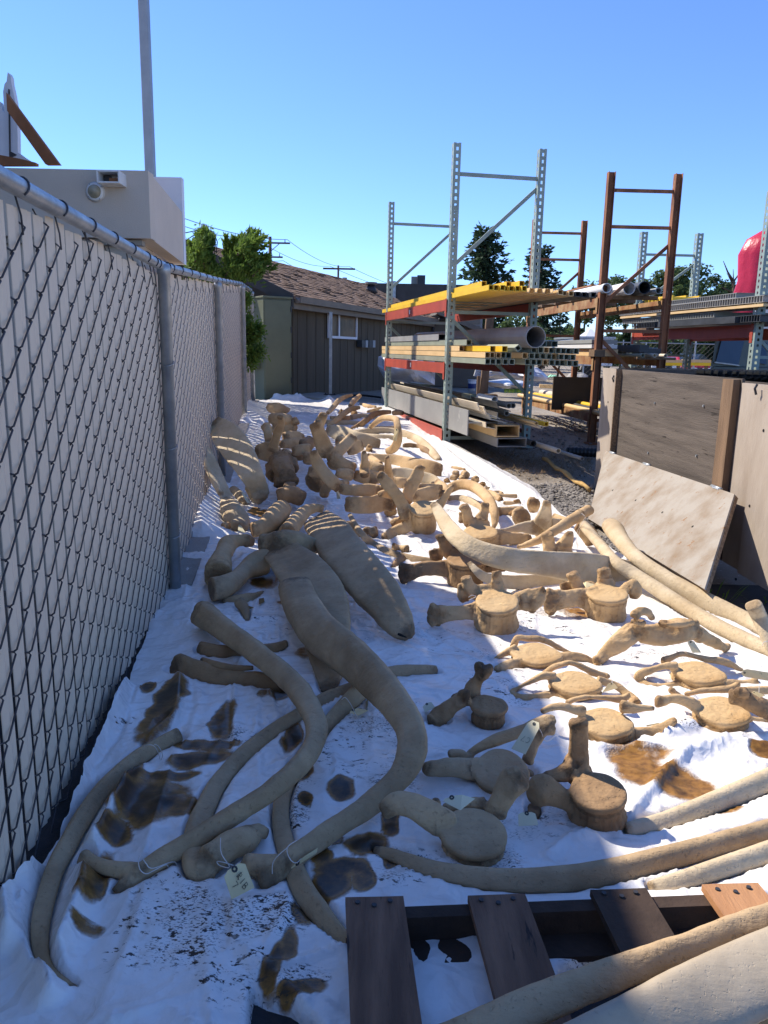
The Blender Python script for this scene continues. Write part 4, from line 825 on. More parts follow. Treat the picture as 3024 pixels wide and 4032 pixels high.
class Rack:
    def __init__(k, name, label, o0, o1, tdir, dep, h, w, fmat, bmat, levels, bh, struts, braces, holes=True, ends=(1, 1)):
        k.o0, k.o1 = o0, o1; k.s = (o1 - o0); k.s.z = 0; k.len = k.s.length; k.s.normalize(); k.t = tdir.normalized(); k.dep = dep
        k.root = thing(name, label, 'storage rack', (o0 + o1) / 2 + k.t * dep / 2, 'pallet racks in the yard')
        k.z = min(o0.z, o1.z)
        for e, o in enumerate((o0, o1)):
            if not ends[e]: continue
            for tt in (0, dep): upright(k.root, V((o.x, o.y, k.z)) + k.t * tt, k.t, k.s, h, w, fmat, holes)
            b = V((o.x, o.y, k.z))
            for z in struts: bar('strut', k.root, b + k.t * (w / 2) + EZ * z, b + k.t * (dep - w / 2) + EZ * z, .04, .025, fmat, k.s)
            for z0, z1 in braces: bar('brace', k.root, b + k.t * (w * .3) + EZ * z0 + k.s * .03, b + k.t * (dep - w * .3) + EZ * z1 + k.s * .03, .042, .025, fmat, k.s)
        for i, z in enumerate(levels):
            for tt in (0, dep):
                q = V((o0.x, o0.y, k.z)) + k.t * tt
                off = -.052 if tt == 0 else .012
                bm = bx(q, k.s, k.t, EZ, (w / 2 + .004, k.len - w / 2 - .004, off, off + .04, z - bh / 2, z + bh / 2)); bb = obj('beam', bm, bmat, k.root)
                for ss in (w / 2 - .055, k.len - w / 2 - .005): obj('connector', bx(q, k.s, k.t, EZ, (ss, ss + .06, off - .007, off - .001, z - bh / 2 - .07, z + bh / 2 + .01)), bmat, bb)
    def p(k, s, t, z): return V((k.o0.x, k.o0.y, k.z)) + k.s * s + k.t * t + EZ * z
g0, g1 = gv(.735, 9.33), gv(0.02, 12.93)
tdir = V((.98, .19, 0))
r1_ = Rack('pallet_rack', 'green pallet rack with red beams loaded with yellow tubes and a big steel pipe', g0, g1, tdir, 1.02, 3.42, .085, 'rack_green', 'beam_red', (.13, .93, 1.66), .125, (.10, 1.58, 3.1), ((3.06 - .95, 3.0), (1.5, .65), (.62, .12)))
z1 = r1_.z
for lv in (.93, 1.66):
    for s in np.arange(.5, 3.4, .55):
        obj('cross_bar', bx(r1_.p(s, 0, lv), r1_.t, r1_.s, EZ, (.01, 1.0, 0, .06, .064, .074)), 'rack_green', r1_.root)
# labels on the beams
for lv, s in ((1.66, 1.9), (.93, 1.75), (.13, 1.7)): obj('sticker', bx(r1_.p(s, -.0585, lv), r1_.s, r1_.t, EZ, (0, .05, -.001, .003, -.03, .03)), 'pvc_white', r1_.root)
def hollow(name, label, cat, group, R, s0, s1, t, z, w, h, th, mat, t1=None, rot=0):
    a, b = R.p(s0, t, z), R.p(s1, t if t1 is None else t1, z)
    ex = R.t * math.cos(rot) + EZ * math.sin(rot); ez = -R.t * math.sin(rot) + EZ * math.cos(rot)
    return tag(obj(name, sqtube(bmesh.new(), a, b, w, h, th, ex, ez), mat, loc=a), label, cat, group)
def pip(label, R, s0, s1, t, z, r, th, mat, group=None, t1=None, z1=None, cat='pipe', name='pipe'):
    a, b = R.p(s0, t, z), R.p(s1, t if t1 is None else t1, z if z1 is None else z1)
    return tag(obj(name, pipe(bmesh.new(), a, b, r, th, 20), mat, loc=a, smooth=False), label, cat, group)
rnd = random.Random(4)
ORD = ['first', 'second', 'third', 'fourth', 'fifth', 'sixth', 'seventh', 'eighth', 'ninth']
# top shelf of the front rack
zt_ = 1.66 + .076
for i in range(7):
    hollow('square_tube', 'yellow square tube, %s from the left in the flat layer on the top shelf' % ORD[i], 'tube', 'yellow tubes on the top shelf', r1_, -1.35 + rnd.uniform(-.04, .05), 4.15 + rnd.uniform(-.1, .1), .0 + i * .058, zt_, .052, .052, .006, 'frp_yellow', .0 + i * .05 - .04)
for i, (s0, s1, t, lab) in enumerate([(-1.1, 3.9, .01, 'yellow square tube lying leftmost on top of the flat layer'), (-1.15, 3.4, .26, 'yellow square tube with its cut end highest on the top shelf'), (-1.3, 3.4, .345, 'short end yellow square tube right of the highest one')]):
    hollow('square_tube', lab, 'tube', None, r1_, s0, s1, t, zt_ + .054, .054, .054, .006, 'frp_yellow')
tag(obj('wood_block', bx(r1_.p(-.35, .15, zt_ + .054), r1_.s, r1_.t, EZ, (-.12, .10, -.06, .07, 0, .04)), 'frp_tan', loc=r1_.p(-.35, .15, zt_)), 'short yellow block lying across the tubes by the near upright', 'block')
for i in range(4):
    a, b = r1_.p(-1.2, .44 + i * .085, zt_), r1_.p(3.2, .44 + i * .085, zt_); bm = bmesh.new()
    prof(bm, [(0, .05), (0, .044), (.02, .044), (.03, .0), (.055, .0), (.065, .044), (.08, .044), (.08, .05), (.06, .05), (.05, .007), (.034, .007), (.025, .05)], a, b, r1_.t, EZ)
    tag(obj('hat_channel', bm, 'frp_tan', loc=a), 'tan ribbed channel, %s from the left beside the yellow tubes on top' % ORD[i], 'channel', 'tan channels on the top shelf')
for i in range(6):
    hollow('square_tube', 'brown square tube, %s from the left in the row right of the channels' % ORD[i], 'tube', 'brown tubes on the top shelf', r1_, -1.2 + rnd.uniform(-.05, .05) - i * .015, 3.2, .80 + i * .066, zt_ - .01 - i * .004, .056, .05, .006, 'frp_tan' if i < 3 else 'frp_dark')
# middle shelf
zm = .93 + .076
for r in range(2):
    for c in range(5):
        if r == 0 or c < 5:
            hollow('square_tube', ('grey' if r == 0 or c >= 3 else 'cream') + ' square tube, %s from left in the %s row of the left bundle' % (ORD[c], ('bottom', 'second')[r]), 'tube', 'tubes in the left bundle on the middle shelf', r1_, -1.36 + rnd.uniform(-.03, .05) + (c * .02 if r else 0), 4.25 + rnd.uniform(-.02, .02), .0 + c * .066, zm + r * .064, .058, .058, .006, 'frp_green' if r == 0 else ('frp_tan' if c < 3 else 'frp_green'))
hollow('square_tube', 'cream square tube with open end on third layer of left bundle', 'tube', None, r1_, -.42, 4.25, .0, zm + .128, .058, .058, .006, 'frp_tan')
hollow('square_tube', 'bright yellow square tube on third layer of left bundle', 'tube', None, r1_, -1.28, 4.0, .075, zm + .128, .058, .058, .006, 'frp_yellow')
hollow('square_tube', 'bright yellow square tube nearest the tilted grey one', 'tube', None, r1_, -1.36, 4.0, .175, zm + .128, .058, .058, .006, 'frp_yellow')
hollow('square_tube', 'tilted grey square tube balanced under the big steel pipe', 'tube', None, r1_, -1.40, 3.0, .33, zm + .13, .055, .055, .006, 'frp_green', rot=.7)
hollow('square_tube', 'grey square tube on top of the cream tube at the near upright', 'tube', None, r1_, -.62, 4.0, .02, zm + .192, .062, .062, .006, 'frp_green')
hollow('rectangular_tube', 'dark grey rectangular tube on top of the middle shelf stack', 'tube', None, r1_, .55, 4.05, .01, zm + .256, .10, .075, .006, 'plate_grey')
for r in range(3):
    for c in range(9):
        if r == 2 and c == 0: continue
        m_ = 'frp_tan' if (r, c) in ((1, 0), (1, 5), (2, 3), (0, 3)) else 'frp_green'
        hollow('square_tube', ('tan' if m_ == 'frp_tan' else 'grey') + ' square tube, %s from left in the %s row of the right stack' % (ORD[c], ('bottom', 'middle', 'top')[r]), 'tube', 'tubes in the right stack on the middle shelf', r1_, -1.18 + rnd.uniform(-.03, .03), 3.9, .50 + c * .066 - (.03 if r == 1 else 0), zm + r * .064 - c * .001, .060, .060, .006, m_)
hollow('square_tube', 'pale grey square tube on top of the right stack', 'tube', None, r1_, -1.0, 3.5, .86, zm + .192, .07, .062, .006, 'frp_green'); hollow('square_tube', 'shaded grey square tube beside the pale one on the right stack', 'tube', None, r1_, -1.0, 3.5, .74, zm + .192, .062, .06, .006, 'frp_green')
pip('big grey steel pipe with open end on the middle rack shelf', r1_, -1.3, 3.0, .555, zm + .285, .112, .008, 'pipe_steel', t1=.35)
# bottom shelf: I-beam, angles, pipes, channels
zb0 = .20
a, b = r1_.p(-.85, 0, zb0), r1_.p(4.2, 0, zb0)
bm = bmesh.new(); ex = r1_.t
prof(bm, [(.0, .02), (.012, .02), (.012, .155), (.335, .155), (.335, -.06), (.347, -.06), (.347, .28), (.335, .28), (.335, .168), (.012, .168), (.012, .30), (.0, .30)], a, b, ex, EZ)
tag(obj('i_beam', bm, 'plate_grey', loc=a), 'huge grey fibreglass I-beam lying on its side along the bottom shelf', 'I-beam')
def angle(label, s0, s1, t, z, w, h, th, mat, t1=None):
    a, b = r1_.p(s0, t, z), r1_.p(s1, t if t1 is None else t1, z); bm = prof(bmesh.new(), [(0, 0), (th, 0), (th + (w - th), -h * .45), (w, -h * .45 + th), (th * .5, th + .004), (-h * .25, h * .9), (-h * .25 - th, h * .86)], a, b, r1_.t, EZ)
    tag(obj('angle_bar', bm, mat, loc=a), label, 'angle bar')
angle('long cream angle bar resting along the top of the grey I-beam', -.95, 4.15, .10, zb0 + .30, .10, .10, .012, 'frp_cream'); angle('second cream angle bar nested under the first', -1.0, 3.9, .16, zb0 + .26, .16, .10, .012, 'frp_cream')
angle('grey angle bar nested below the cream ones', -1.05, 3.9, .20, zb0 + .21, .18, .08, .012, 'frp_grey'); angle('dark grey angle bar behind the white pipe', -1.1, 3.5, .26, zb0 + .34, .14, .08, .01, 'frp_dark')
bm = prof(bmesh.new(), [(0, 0), (.13, -.02), (.13, -.012), (.006, .008), (.0, .06), (-.008, .06)], r1_.p(-.98, .17, zb0 + .12), r1_.p(3, .17, zb0 + .12), r1_.t, EZ); tag(obj('angle_bar', bm, 'frp_cream', loc=r1_.p(0, .2, zb0)), 'cream angle bar lowest on the web of the I-beam', 'angle bar')
tag(obj('channel', sqtube(bmesh.new(), r1_.p(-1.0, .28, zb0 + .02), r1_.p(3.3, .28, zb0 + .02), .27, .13, .012, r1_.t, EZ), 'frp_tan', loc=r1_.p(0, .5, zb0)), 'wide tan box channel open toward the yard at the shelf bottom', 'channel')
tag(obj('channel', sqtube(bmesh.new(), r1_.p(-1.0, .30, zb0 - .09), r1_.p(3.3, .30, zb0 - .09), .34, .10, .010, r1_.t, EZ), 'plate_grey', loc=r1_.p(0, .5, zb0)), 'wide grey box channel under the tan one', 'channel')
pip('short white plastic pipe lying on the bottom shelf angles', r1_, -.85, -.30, .30, zb0 + .42, .036, .006, 'pvc_white')
for i, (t, z, m_, lab) in enumerate([(.47, .35, 'frp_grey', 'upper left grey pipe of the small bunch on the bottom shelf'), (.53, .35, 'frp_grey', 'upper right grey pipe of the small bunch on the bottom shelf'), (.47, .26, 'frp_grey', 'lower grey pipe of the small bunch on the bottom shelf')]): pip(lab, r1_, -.85 + i * .03, 3.2, t, zb0 + z, .03, .006, m_)
pip('thin yellow rod sticking out lowest of the small bundle', r1_, -1.35, 2.8, .66, zb0 + .16, .016, .005, 'frp_cream'); pip('thin yellow tube with tan end in the small bundle', r1_, -1.3, 2.8, .62, zb0 + .20, .02, .006, 'frp_tan'); hollow('square_tube', 'small yellow square tube poking out of the bottom shelf', 'tube', None, r1_, -1.3, 2.8, .71, zb0 + .17, .045, .045, .006, 'frp_yellow')
pip('dark pipe stub at the right of the bottom shelf', r1_, -1.1, 2.5, .68, zb0 - .04, .035, .008, 'frp_dark'); pip('pale rod pointing outward past the dark pipe stub', r1_, -1.5, 2.5, .80, zb0 - .07, .028, .008, 'frp_cream'); pip('grey rod sticking out farthest beside the drain pipe', r1_, -1.8, 2.5, .93, zb0 - .11, .02, .006, 'frp_grey')
tag(obj('steel_strip', bx(r1_.p(1.0, .28, zb0 + .38), r1_.s, r1_.t, EZ, (0, 3.0, 0, .05, 0, .02)), 'frp_cream', loc=r1_.p(1, .3, zb0)), 'narrow pale strip lying behind the cream angle bar', 'strip')
tag(obj('wood_offcut', bx(r1_.p(2.7, .32, zb0 + .36), r1_.s, r1_.t, EZ, (0, .8, 0, .16, 0, .06)), 'frp_green', loc=r1_.p(2.7, .3, zb0)), 'short green board at the far end of the bottom shelf', 'board'); tag(obj('wood_offcut', bx(r1_.p(-.2, .22, zb0 + .38), r1_.s, r1_.t, EZ, (0, .35, 0, .12, 0, .05)), 'frp_green', loc=r1_.p(-.2, .3, zb0)), 'short green block behind the white plastic pipe', 'block')

# rusty rack behind
h0 = gv(2.73, 10.19, -.02); h1 = gv(2.46, 13.75, -.02); h1.z = h0.z
r2_ = Rack('pallet_rack', 'rusty brown pallet rack carrying white pipes behind the front rack', h0, h1, V((1, .03, 0)), .84, 3.36, .085, 'rust', 'rust_cream', (.33, 1.07, 1.80), .11, (.3, 1.45, 2.72, 3.15), ((1.78, 2.52), (1.35, .62)), holes=False)
def wblock(R, s, t, z, l, w, h, m_, lab): tag(obj('wood_block', bevel(bx(R.p(s, t, z), R.s, R.t, EZ, (0, l, 0, w, 0, h)), .004), m_, loc=R.p(s, t, z)), lab, 'wood block', 'wood blocks on the rusty rack')
for i in range(5): wblock(r2_, .25 + i * .75, -.09, 1.862, .07, .92, .05, 'old_wood', 'weathered wood crosspiece under the white pipes, %s from the near upright' % ORD[i])
for i, (t, z, r, m_, s0, lab) in enumerate([(.00, .115, .06, 'pvc_white', -.15, 'white pipe lying nearest the front edge of the rusty rack'), (.18, .135, .08, 'pvc_white', .35, 'white pipe second from the front edge on the rusty rack'), (.36, .135, .08, 'pvc_white', .05, 'wide white pipe with dark open end under the rusty brace'), (.53, .14, .08, 'frp_dark', -.02, 'dark grey pipe right of the wide white one'), (.68, .10, .04, 'frp_grey', -.1, 'thin grey pipe beside the right rusty upright')]):
    pip(lab, r2_, s0, 3.9, t, 1.862 + z - .01, r, .008, m_)
tag(obj('tan_board', bx(r2_.p(.6, .05, 2.05), r2_.s, r2_.t, EZ, (0, 3.2, 0, .08, 0, .02)), 'raw_wood', loc=r2_.p(.6, .05, 2)), 'narrow reddish board lying on the white pipes', 'board')
zq = 1.07 + .058
for i, (s0, s1, t, w, h, z, m_, lab) in enumerate([(.12, 3.9, -.05, .34, .05, .16, 'frp_grey', 'pale grey plank on top of the rusty middle shelf'), (.14, 3.8, -.04, .34, .05, .10, 'pvc_white', 'whitish plank under the pale grey one'), (.1, 3.6, .0, .30, .09, .0, 'frp_tan', 'tan beam lying on the rusty middle shelf'), (-.3, 3.0, .42, .12, .09, .06, 'frp_dark', 'black box beam with open end on rusty middle shelf'), (-.1, 3.0, .56, .22, .06, .05, 'frp_dark', 'flat dark beam right of the black one')]):
    tag(obj('plank', bx(r2_.p(s0, t, zq + z), r2_.s, r2_.t, EZ, (0, s1 - s0, 0, w, 0, h)), m_, loc=r2_.p(s0, t, zq)), lab, 'plank')
for i, (t, z, m_, lab) in enumerate([(.45, .02, 'frp_green', 'thin green pipe on the rusty middle shelf'), (.60, .02, 'frp_cream', 'pale thin pipe left of the pair by the right upright'), (.74, .02, 'frp_cream', 'pale thin pipe right of the pair by the right upright')]): pip(lab, r2_, -.35, 2.8, t, zq + z, .025, .006, m_)
wblock(r2_, -.1, -.08, zq - .01, .22, .14, .09, 'old_wood', 'grey wood block against the near rusty upright'); wblock(r2_, -.25, .42, zq - .03, .08, .5, .03, 'old_wood', 'long wood crosspiece under the thin pipes')
zl = .33 + .06
for i, (s0, t, z, r, m_, lab) in enumerate([(-.55, .42, .07, .055, 'frp_grey', 'thick beige pipe on the low rusty shelf'), (-.2, .22, .05, .04, 'frp_yellow', 'yellow pipe in the middle of the low rusty shelf'), (-.55, .12, .03, .035, 'frp_dark', 'dark grey pipe beside the yellow one on the low shelf'), (-.65, .02, .02, .033, 'frp_tan', 'tan pipe at the front of the low rusty shelf'), (-.4, .55, .05, .04, 'frp_yellow', 'pale yellow pipe behind the thick beige one')]):
    pip(lab, r2_, s0, 3.7, t, zl + z, r, .008, 'frp_cream' if 'beige' in lab else m_, t1=t - .1)
for s in (.2, 1.4, 2.6): wblock(r2_, s, -.05, zl - .055, .09, .9, .05, 'rust', 'rusty crosspiece under the low shelf pipes, %s from the near upright' % ORD[int(s)])
a = P('S', 130, 1620); tag(obj('brown_sheet', bx(AT('S', 130, 1640, 11.4) , V((1, -.05, 0)).normalized(), EY, EZ, (0, 1.0, 0, .04, 0, .48)), 'brown_panel', loc=AT('S', 130, 1640, 11.4)), 'dark brown steel sheet standing behind the low yellow pipes', 'steel sheet')
# green rack on the right
h0 = gv(4.90, 10.5); h1 = gv(4.42, 14.1); h1.z = h0.z
r3_ = Rack('pallet_rack', 'green perforated pallet rack at right stacked with grey decking sheets', h0, h1, V((1, .04, 0)), .98, 3.27, .105, 'rack_green', 'beam_red', (1.52,), .17, (1.18, 2.9), ((2.05, 2.75), (1.45, .55)))
zs = 1.52 + .09
def deck(label, s0, s1, t, z, w, h, m_, n):
    """a decking sheet: top skin, bottom skin and the ribs between them"""
    bm = bmesh.new(); o = r3_.p(s0, t, z); l = s1 - s0
    box(bm, o, r3_.s, r3_.t, EZ, (0, l, 0, w, h - .008, h)); box(bm, o, r3_.s, r3_.t, EZ, (0, l, 0, w, 0, .006))
    for k in range(n):
        q = l * (k + .5) / n; box(bm, o, r3_.s, r3_.t, EZ, (q - .006, q + .006, .002, w - .002, .0065, h - .0085))
    tag(obj('decking_sheet', bm, m_, loc=o), label, 'decking sheet')
deck('dark ribbed decking sheet lowest on the right rack', -.3, 3.3, -.15, zs + .02, 1.1, .09, 'frp_dark', 60); deck('grey ribbed decking sheet above the dark one', .9, 4.0, -.1, zs + .12, 1.0, .075, 'frp_grey', 44); deck('pale grey ribbed decking sheet in the upper stack', -.2, 4.2, -.08, zs + .27, 1.0, .09, 'plate_grey', 70); deck('topmost pale ribbed decking sheet of the right rack', .5, 4.3, -.04, zs + .365, .9, .07, 'plate_grey', 62)
tag(obj('board', bx(r3_.p(-.3, -.14, zs + .21), r3_.s, r3_.t, EZ, (0, 4.3, 0, .12, 0, .035)), 'frp_tan', loc=r3_.p(0, 0, zs)), 'long tan board between the decking sheets on the right rack', 'board'); tag(obj('timber', bx(r3_.p(.2, -.2, zs + .015), r3_.s, r3_.t, EZ, (0, 2.2, 0, .08, 0, .085)), 'frp_dark', loc=r3_.p(.2, 0, zs)), 'dark grey square timber in front of the lowest decking', 'timber')
tag(obj('timber', bx(r3_.p(2.6, -.25, zs - .03), r3_.s, r3_.t, EZ, (0, 1.9, 0, .10, 0, .04)), 'old_wood', loc=r3_.p(3, 0, zs)), 'weathered board overhanging the far end of the red beam', 'board')
bm = bmesh.new(); o = r3_.p(2.6, .1, zs + .46)
for k in range(9): box(bm, o, r3_.s, r3_.t, EZ, (k * .14, k * .14 + .03, 0, .7, 0 + .05 * (k % 1), .05))
for k in range(4): box(bm, o, r3_.s, r3_.t, EZ, (0, 1.15, k * .22, k * .22 + .03, .051, .08))
tag(obj('yellow_grating', bm, 'frp_yellow', loc=o), 'small yellow grating panel on top of the decking stack', 'grating')

# ------------------------------------------------------------------ plywood box at right
pA = P('T', 240, 1330); pD = V((.02, -1, 0)).normalized()
pl0 = V((2.12, 7.25, 0)); wd = V((.03, -1, 0)).normalized(); wn_ = V((-1, -.03, 0)).normalized()    # wall runs towards the camera, faces left
def OW(fr, u, v, off=0.0):
    q = ONP(fr, u, v, pl0 + wn_ * off, wn_); return (q - pl0).dot(wd), q.z
crate = thing('plywood_box', 'large weathered plywood box with a recessed panel darkened for shade and grey stud', 'wooden box', gv(2.3, 5.8))
def wpanel(name, pts, off, th, mat):
    bm = bmesh.new(); poly_plate(bm, [pl0 + wd * s + EZ * z + wn_ * off for s, z in pts], wn_, th); return obj(name, bm, mat, crate)
s0, zt0 = OW('T', 368, 298); s1, _ = OW('T', 472, 310); g = gzs(2.1, 7) - .02
s1b, _ = OW('T', 425, 950); s2, z2 = OW('T', 1405, 372); s3, z3 = OW('T', 1320, 368)
wpanel('panel', [(s0, g), (s1, g), (s1, zt0), (s0, zt0)], 0, .02, 'ply_light')
wpanel('panel', [(s1 - .04, g), (s2 + .02, g), (s2 + .02, zt0 - .005), (s1 - .04, zt0 - .005)], -.05, .018, 'ply_shade')
wpanel('stud', [(s3, g), (s2, g), (s2, zt0 - .012), (s3, zt0 - .012)], -.031, .045, 'old_wood')
s4, z4 = OW('T', 1590, 430)
wpanel('panel', [(s2 + .025, g), (s2 + .9, g), (s2 + .9, zt0 - .03), (s2 + .025, zt0 - .03)], -.05, .02, 'ply_light')
wpanel('panel', [(s4 + .0, g), (s4 + .55, g), (s4 + .55, zt0 - .06), (s4 - .0, zt0 - .06)], -.02, .02, 'ply_light')
wpanel('edge_batten', [(s1 - .001, g), (s1 + .012, g), (s1 + .012, zt0 - .004), (s1 - .001, zt0 - .004)], -.031, .05, 'ply_edge')
wpanel('back_panel', [(s0, g), (s4 + .5, g), (s4 + .5, zt0 - .07), (s0, zt0 - .07)], -.9, .02, 'ply_shade'); obj('side_panel', bx(pl0 + wd * s0, wn_, wd, EZ, (-.88, -.001, 0, .02, g, zt0 - .003)), 'ply_shade', crate)
for u, v in ((765, 577), (1152, 600), (712, 972), (1095, 995)):
    s, z = OW('T', u, v, -.032); bm = bmesh.new(); q = pl0 + wd * s + EZ * z; tube(bm, [q + wn_ * -.034, q + wn_ * -.022], .009, 8); obj('screw', bm, 'galv', crate)
for u, v in ((455, 385), (1597, 470)):
    s, z = OW('T', u, v); bm = bmesh.new(); q = pl0 + wd * s + EZ * z + wn_ * .022; tube(bm, [q + EZ * .03, q + EZ * .005 + wn_ * .012, q - EZ * .03], .007, 6); obj('hook', bm, 'dark_metal', crate)
for u, v in ((408, 570), (1623, 795), (1512, 1392), (1402, 1972)):
    s, z = OW('T', u, v, .0); off = .021 if u < 500 else .001; bm = bmesh.new(); q = pl0 + wd * s + EZ * z + wn_ * off; tube(bm, [q - wn_ * .004, q + wn_ * .002], .009, 8); obj('knot_hole', bm, 'dark_void', crate)
# leaning hinged board
q = [ONP('T', 375, 962, pl0 + wn_ * .03, wn_), ONP('T', 1400, 1308, pl0 + wn_ * .03, wn_), None, None]
q[2] = P('T', 1165, 2062); q[3] = P('T', 240, 1500)
q[3] = P('T', 300, 1640) if False else q[3]
lb = thing('leaning_board', 'pale stained plywood board with hinges leaning against the plywood box', 'board', (q[2] + q[3]) / 2)
nn = (q[1] - q[0]).cross(q[3] - q[0]).normalized()
if nn.x > 0: nn = -nn
q[2] = ONP('T', 1165, 2062, q[0], nn)
bm = bmesh.new(); poly_plate(bm, q, nn, .012); obj('front_ply', bm, 'ply_pale', lb)
bm = bmesh.new(); poly_plate(bm, [p - nn * .0015 for p in q], -nn, .024); obj('back_ply', bm, 'ply_edge', lb)
e = (q[1] - q[0]).normalized(); dn = (q[3] - q[0]).normalized()
for t in (.075, .415, .90):
    c = q[0].lerp(q[1], t) + nn * .004 - dn * .012; bm = bmesh.new(); tube(bm, [c - e * .07, c + e * .07], .012, 8); hg = obj('hinge', bm, 'galv', lb, True)
    bm = bmesh.new(); box(bm, c, e, dn, nn, (-.045, .045, .012, .03, .006, .012)); obj('hinge_leaf', bm, 'galv', hg)
for u, v in ((427, 1268), (609, 1347), (820, 1443), (1060, 1555)):
    c = ONP('T', u, v, q[0] + nn * .012, nn); bm = bmesh.new(); tube(bm, [c - nn * .002, c + nn * .0015], .0085, 8); obj('bolt_hole', bm, 'dark_void', lb)

# ------------------------------------------------------------------ red and white cover, truck, cars, far fence
y = 15.5
def loft(bm, rows, ydep, wr):
    """a rounded sheet: outline rows extruded back with vertical folds"""
    n = len(rows); R = []
    for k in range(24):
        t = k / 23; a = t * math.pi; col = []
        for i, (xc, hw, z) in enumerate(rows): col.append(bm.verts.new(V((xc - hw * math.cos(a) * (1 + .02 * math.sin(k * wr)), ydep - math.sin(a) * hw * .5 + .05 * math.sin(k * wr * 1.7), z))))
        R.append(col)
    for a, b in zip(R, R[1:]):
        for i in range(n - 1): bm.faces.new((a[i], b[i], b[i + 1], a[i + 1]))
    bm.faces.new([c[-1] for c in R])
cv = AT('S', 1475, 900, y); c2 = AT('S', 1545, 520, y); c3 = AT('S', 1659, 385, y)
cover = thing('vinyl_cover', 'tall red and white vinyl cover bulging behind the right green rack', 'cover', gv(cv.x + 1.2, y))
bm = bmesh.new(); w = 1.35; xl = cv.x
rows = [(xl - .1 + w, w, 0.4), (xl + w, w, cv.z), (xl + .12 + w, w, (cv.z + c2.z) / 2), (c2.x + w, w, c2.z), (c2.x + .12 + w, w - .02, c2.z + .3), (c2.x + .35 + w, w - .2, c2.z + .55), (c2.x + .8 + w, w - .6, c2.z + .75), (c2.x + 1.3 + w, .25, c2.z + .82)]
loft(bm, rows, y + .6, 1.9); bmesh.ops.recalc_face_normals(bm, faces=bm.faces); obj('red_cover', bm, 'red_vinyl', cover, True)
bm = bmesh.new(); wl = AT('S', 1605, 900, y - .15); rows = [(wl.x - .05 + .9, .9, .4), (wl.x + .9, .9, wl.z), (wl.x + .14 + .9, .88, wl.z + .8), (wl.x + .35 + .9, .7, wl.z + 1.35), (wl.x + .7 + .9, .35, wl.z + 1.65)]
loft(bm, rows, y + .1, 2.3); obj('white_panel', bm, 'white_vinyl', cover, True)
# pickup cab
def hullbox(bm, base, top):
    A = [bm.verts.new(p) for p in base]; B = [bm.verts.new(p) for p in top]; n = len(A)
    bm.faces.new(A[::-1]); bm.faces.new(B)
    for k in range(n): bm.faces.new((A[k], A[(k + 1) % n], B[(k + 1) % n], B[k]))
    return bm
y = 13.2; tq = AT('S', 1262, 1330, y); tz = AT('S', 1310, 1125, y).z
tr = thing('pickup_truck', 'olive grey truck cab with large reflecting windows behind the right rack', 'truck', gv(tq.x + 1.2, y + .8))
X0 = tq.x; zb1 = tq.z; xt = AT('S', 1310, 1125, y).x - X0
obj('cab', hullbox(bmesh.new(), [V((X0, y, zb1)), V((X0 + 2.2, y + .1, zb1)), V((X0 + 2.9, y + 1.7, zb1)), V((X0 + .78, y + 1.7, zb1))], [V((X0 + xt, y + .12, tz)), V((X0 + 2.1, y + .2, tz + .02)), V((X0 + 2.8, y + 1.5, tz + .02)), V((X0 + xt + .66, y + 1.5, tz))]), 'truck_olive', tr)
obj('body', bevel(hullbox(bmesh.new(), [V((X0 + p_, y + q_, gzs(X0, y) + .45)) for p_, q_ in ((-.05, -.05), (2.5, -.05), (3.3, 1.8), (.8, 1.8))], [V((X0 + p_, y + q_, zb1 - .005)) for p_, q_ in ((-.05, -.05), (2.5, -.05), (3.3, 1.8), (.8, 1.8))]), .06, 2), 'truck_olive', tr)
def fq(u0, v0, u1, v1, yy): return AT('S', u0, v0, yy)
obj('window', poly_plate(bmesh.new(), [AT('S', u, v, y + (.012 if v > 1250 else .10)) for u, v in ((1285, 1305), (1330, 1138), (1490, 1135), (1445, 1325))], EY, -.025), 'car_glass', tr)
obj('window_frame', poly_plate(bmesh.new(), [AT('S', u, v, y + .004) for u, v in ((1278, 1300), (1450, 1322), (1452, 1331), (1276, 1309))], EY, -.03), 'galv', tr)
obj('rear_window', poly_plate(bmesh.new(), [AT('S', u, v, y + (.06 if v > 1250 else .15)) for u, v in ((1530, 1300), (1530, 1160), (1645, 1165), (1640, 1320))], EY, -.045), 'car_glass', tr)
for sx in (1.3, 3.0):
    bm = bmesh.new(); q = V((X0 - .9 + sx, y - .08, gzs(X0, y) + .36)); tube(bm, [q, q + EY * .25], .36, 20); wh_ = obj('wheel', bm, 'rubber', tr); bm = bmesh.new(); tube(bm, [q - EY * .01, q + EY * .02], .2, 14); obj('rim', bm, 'galv', wh_)
# stacked black liner sheets behind the plywood box
bl = P('S', 1150, 1420); bm = bmesh.new(); y = 9.2
z0 = AT('S', 1000, 1345, y).z; xl, xr = AT('S', 835, 1345, y).x, 5.6; bls = thing('black_liner_stack', 'stack of ribbed black plastic sheets lying behind the plywood box', 'plastic sheets', gv((xl + xr) / 2, y + .4))
for k in range(6):
    bm = bmesh.new(); n = 30; o = V((xl + .03 * (k % 3), y + .02 * (k % 2), z0 - .09 * (k + 1)))
    for j in range(n): prof(bm, [(0, .0), (.045, .0), (.06, .07), (.11, .07), (.115, .075), (.055, .075), (.042, .006), (0, .006)], o + EX * (j * (xr - xl) / n), o + EX * (j * (xr - xl) / n) + EY * .9, EX * ((xr - xl) / n / .117), EZ)
    obj('liner_sheet', bm, 'black_plastic', bls)
obj('liner_bed', bx(V((xl, y, 0)), EX, EY, EZ, (.02, xr - xl, .02, .9, gzs(xl, y), z0 - .545)), 'black_plastic', bls)
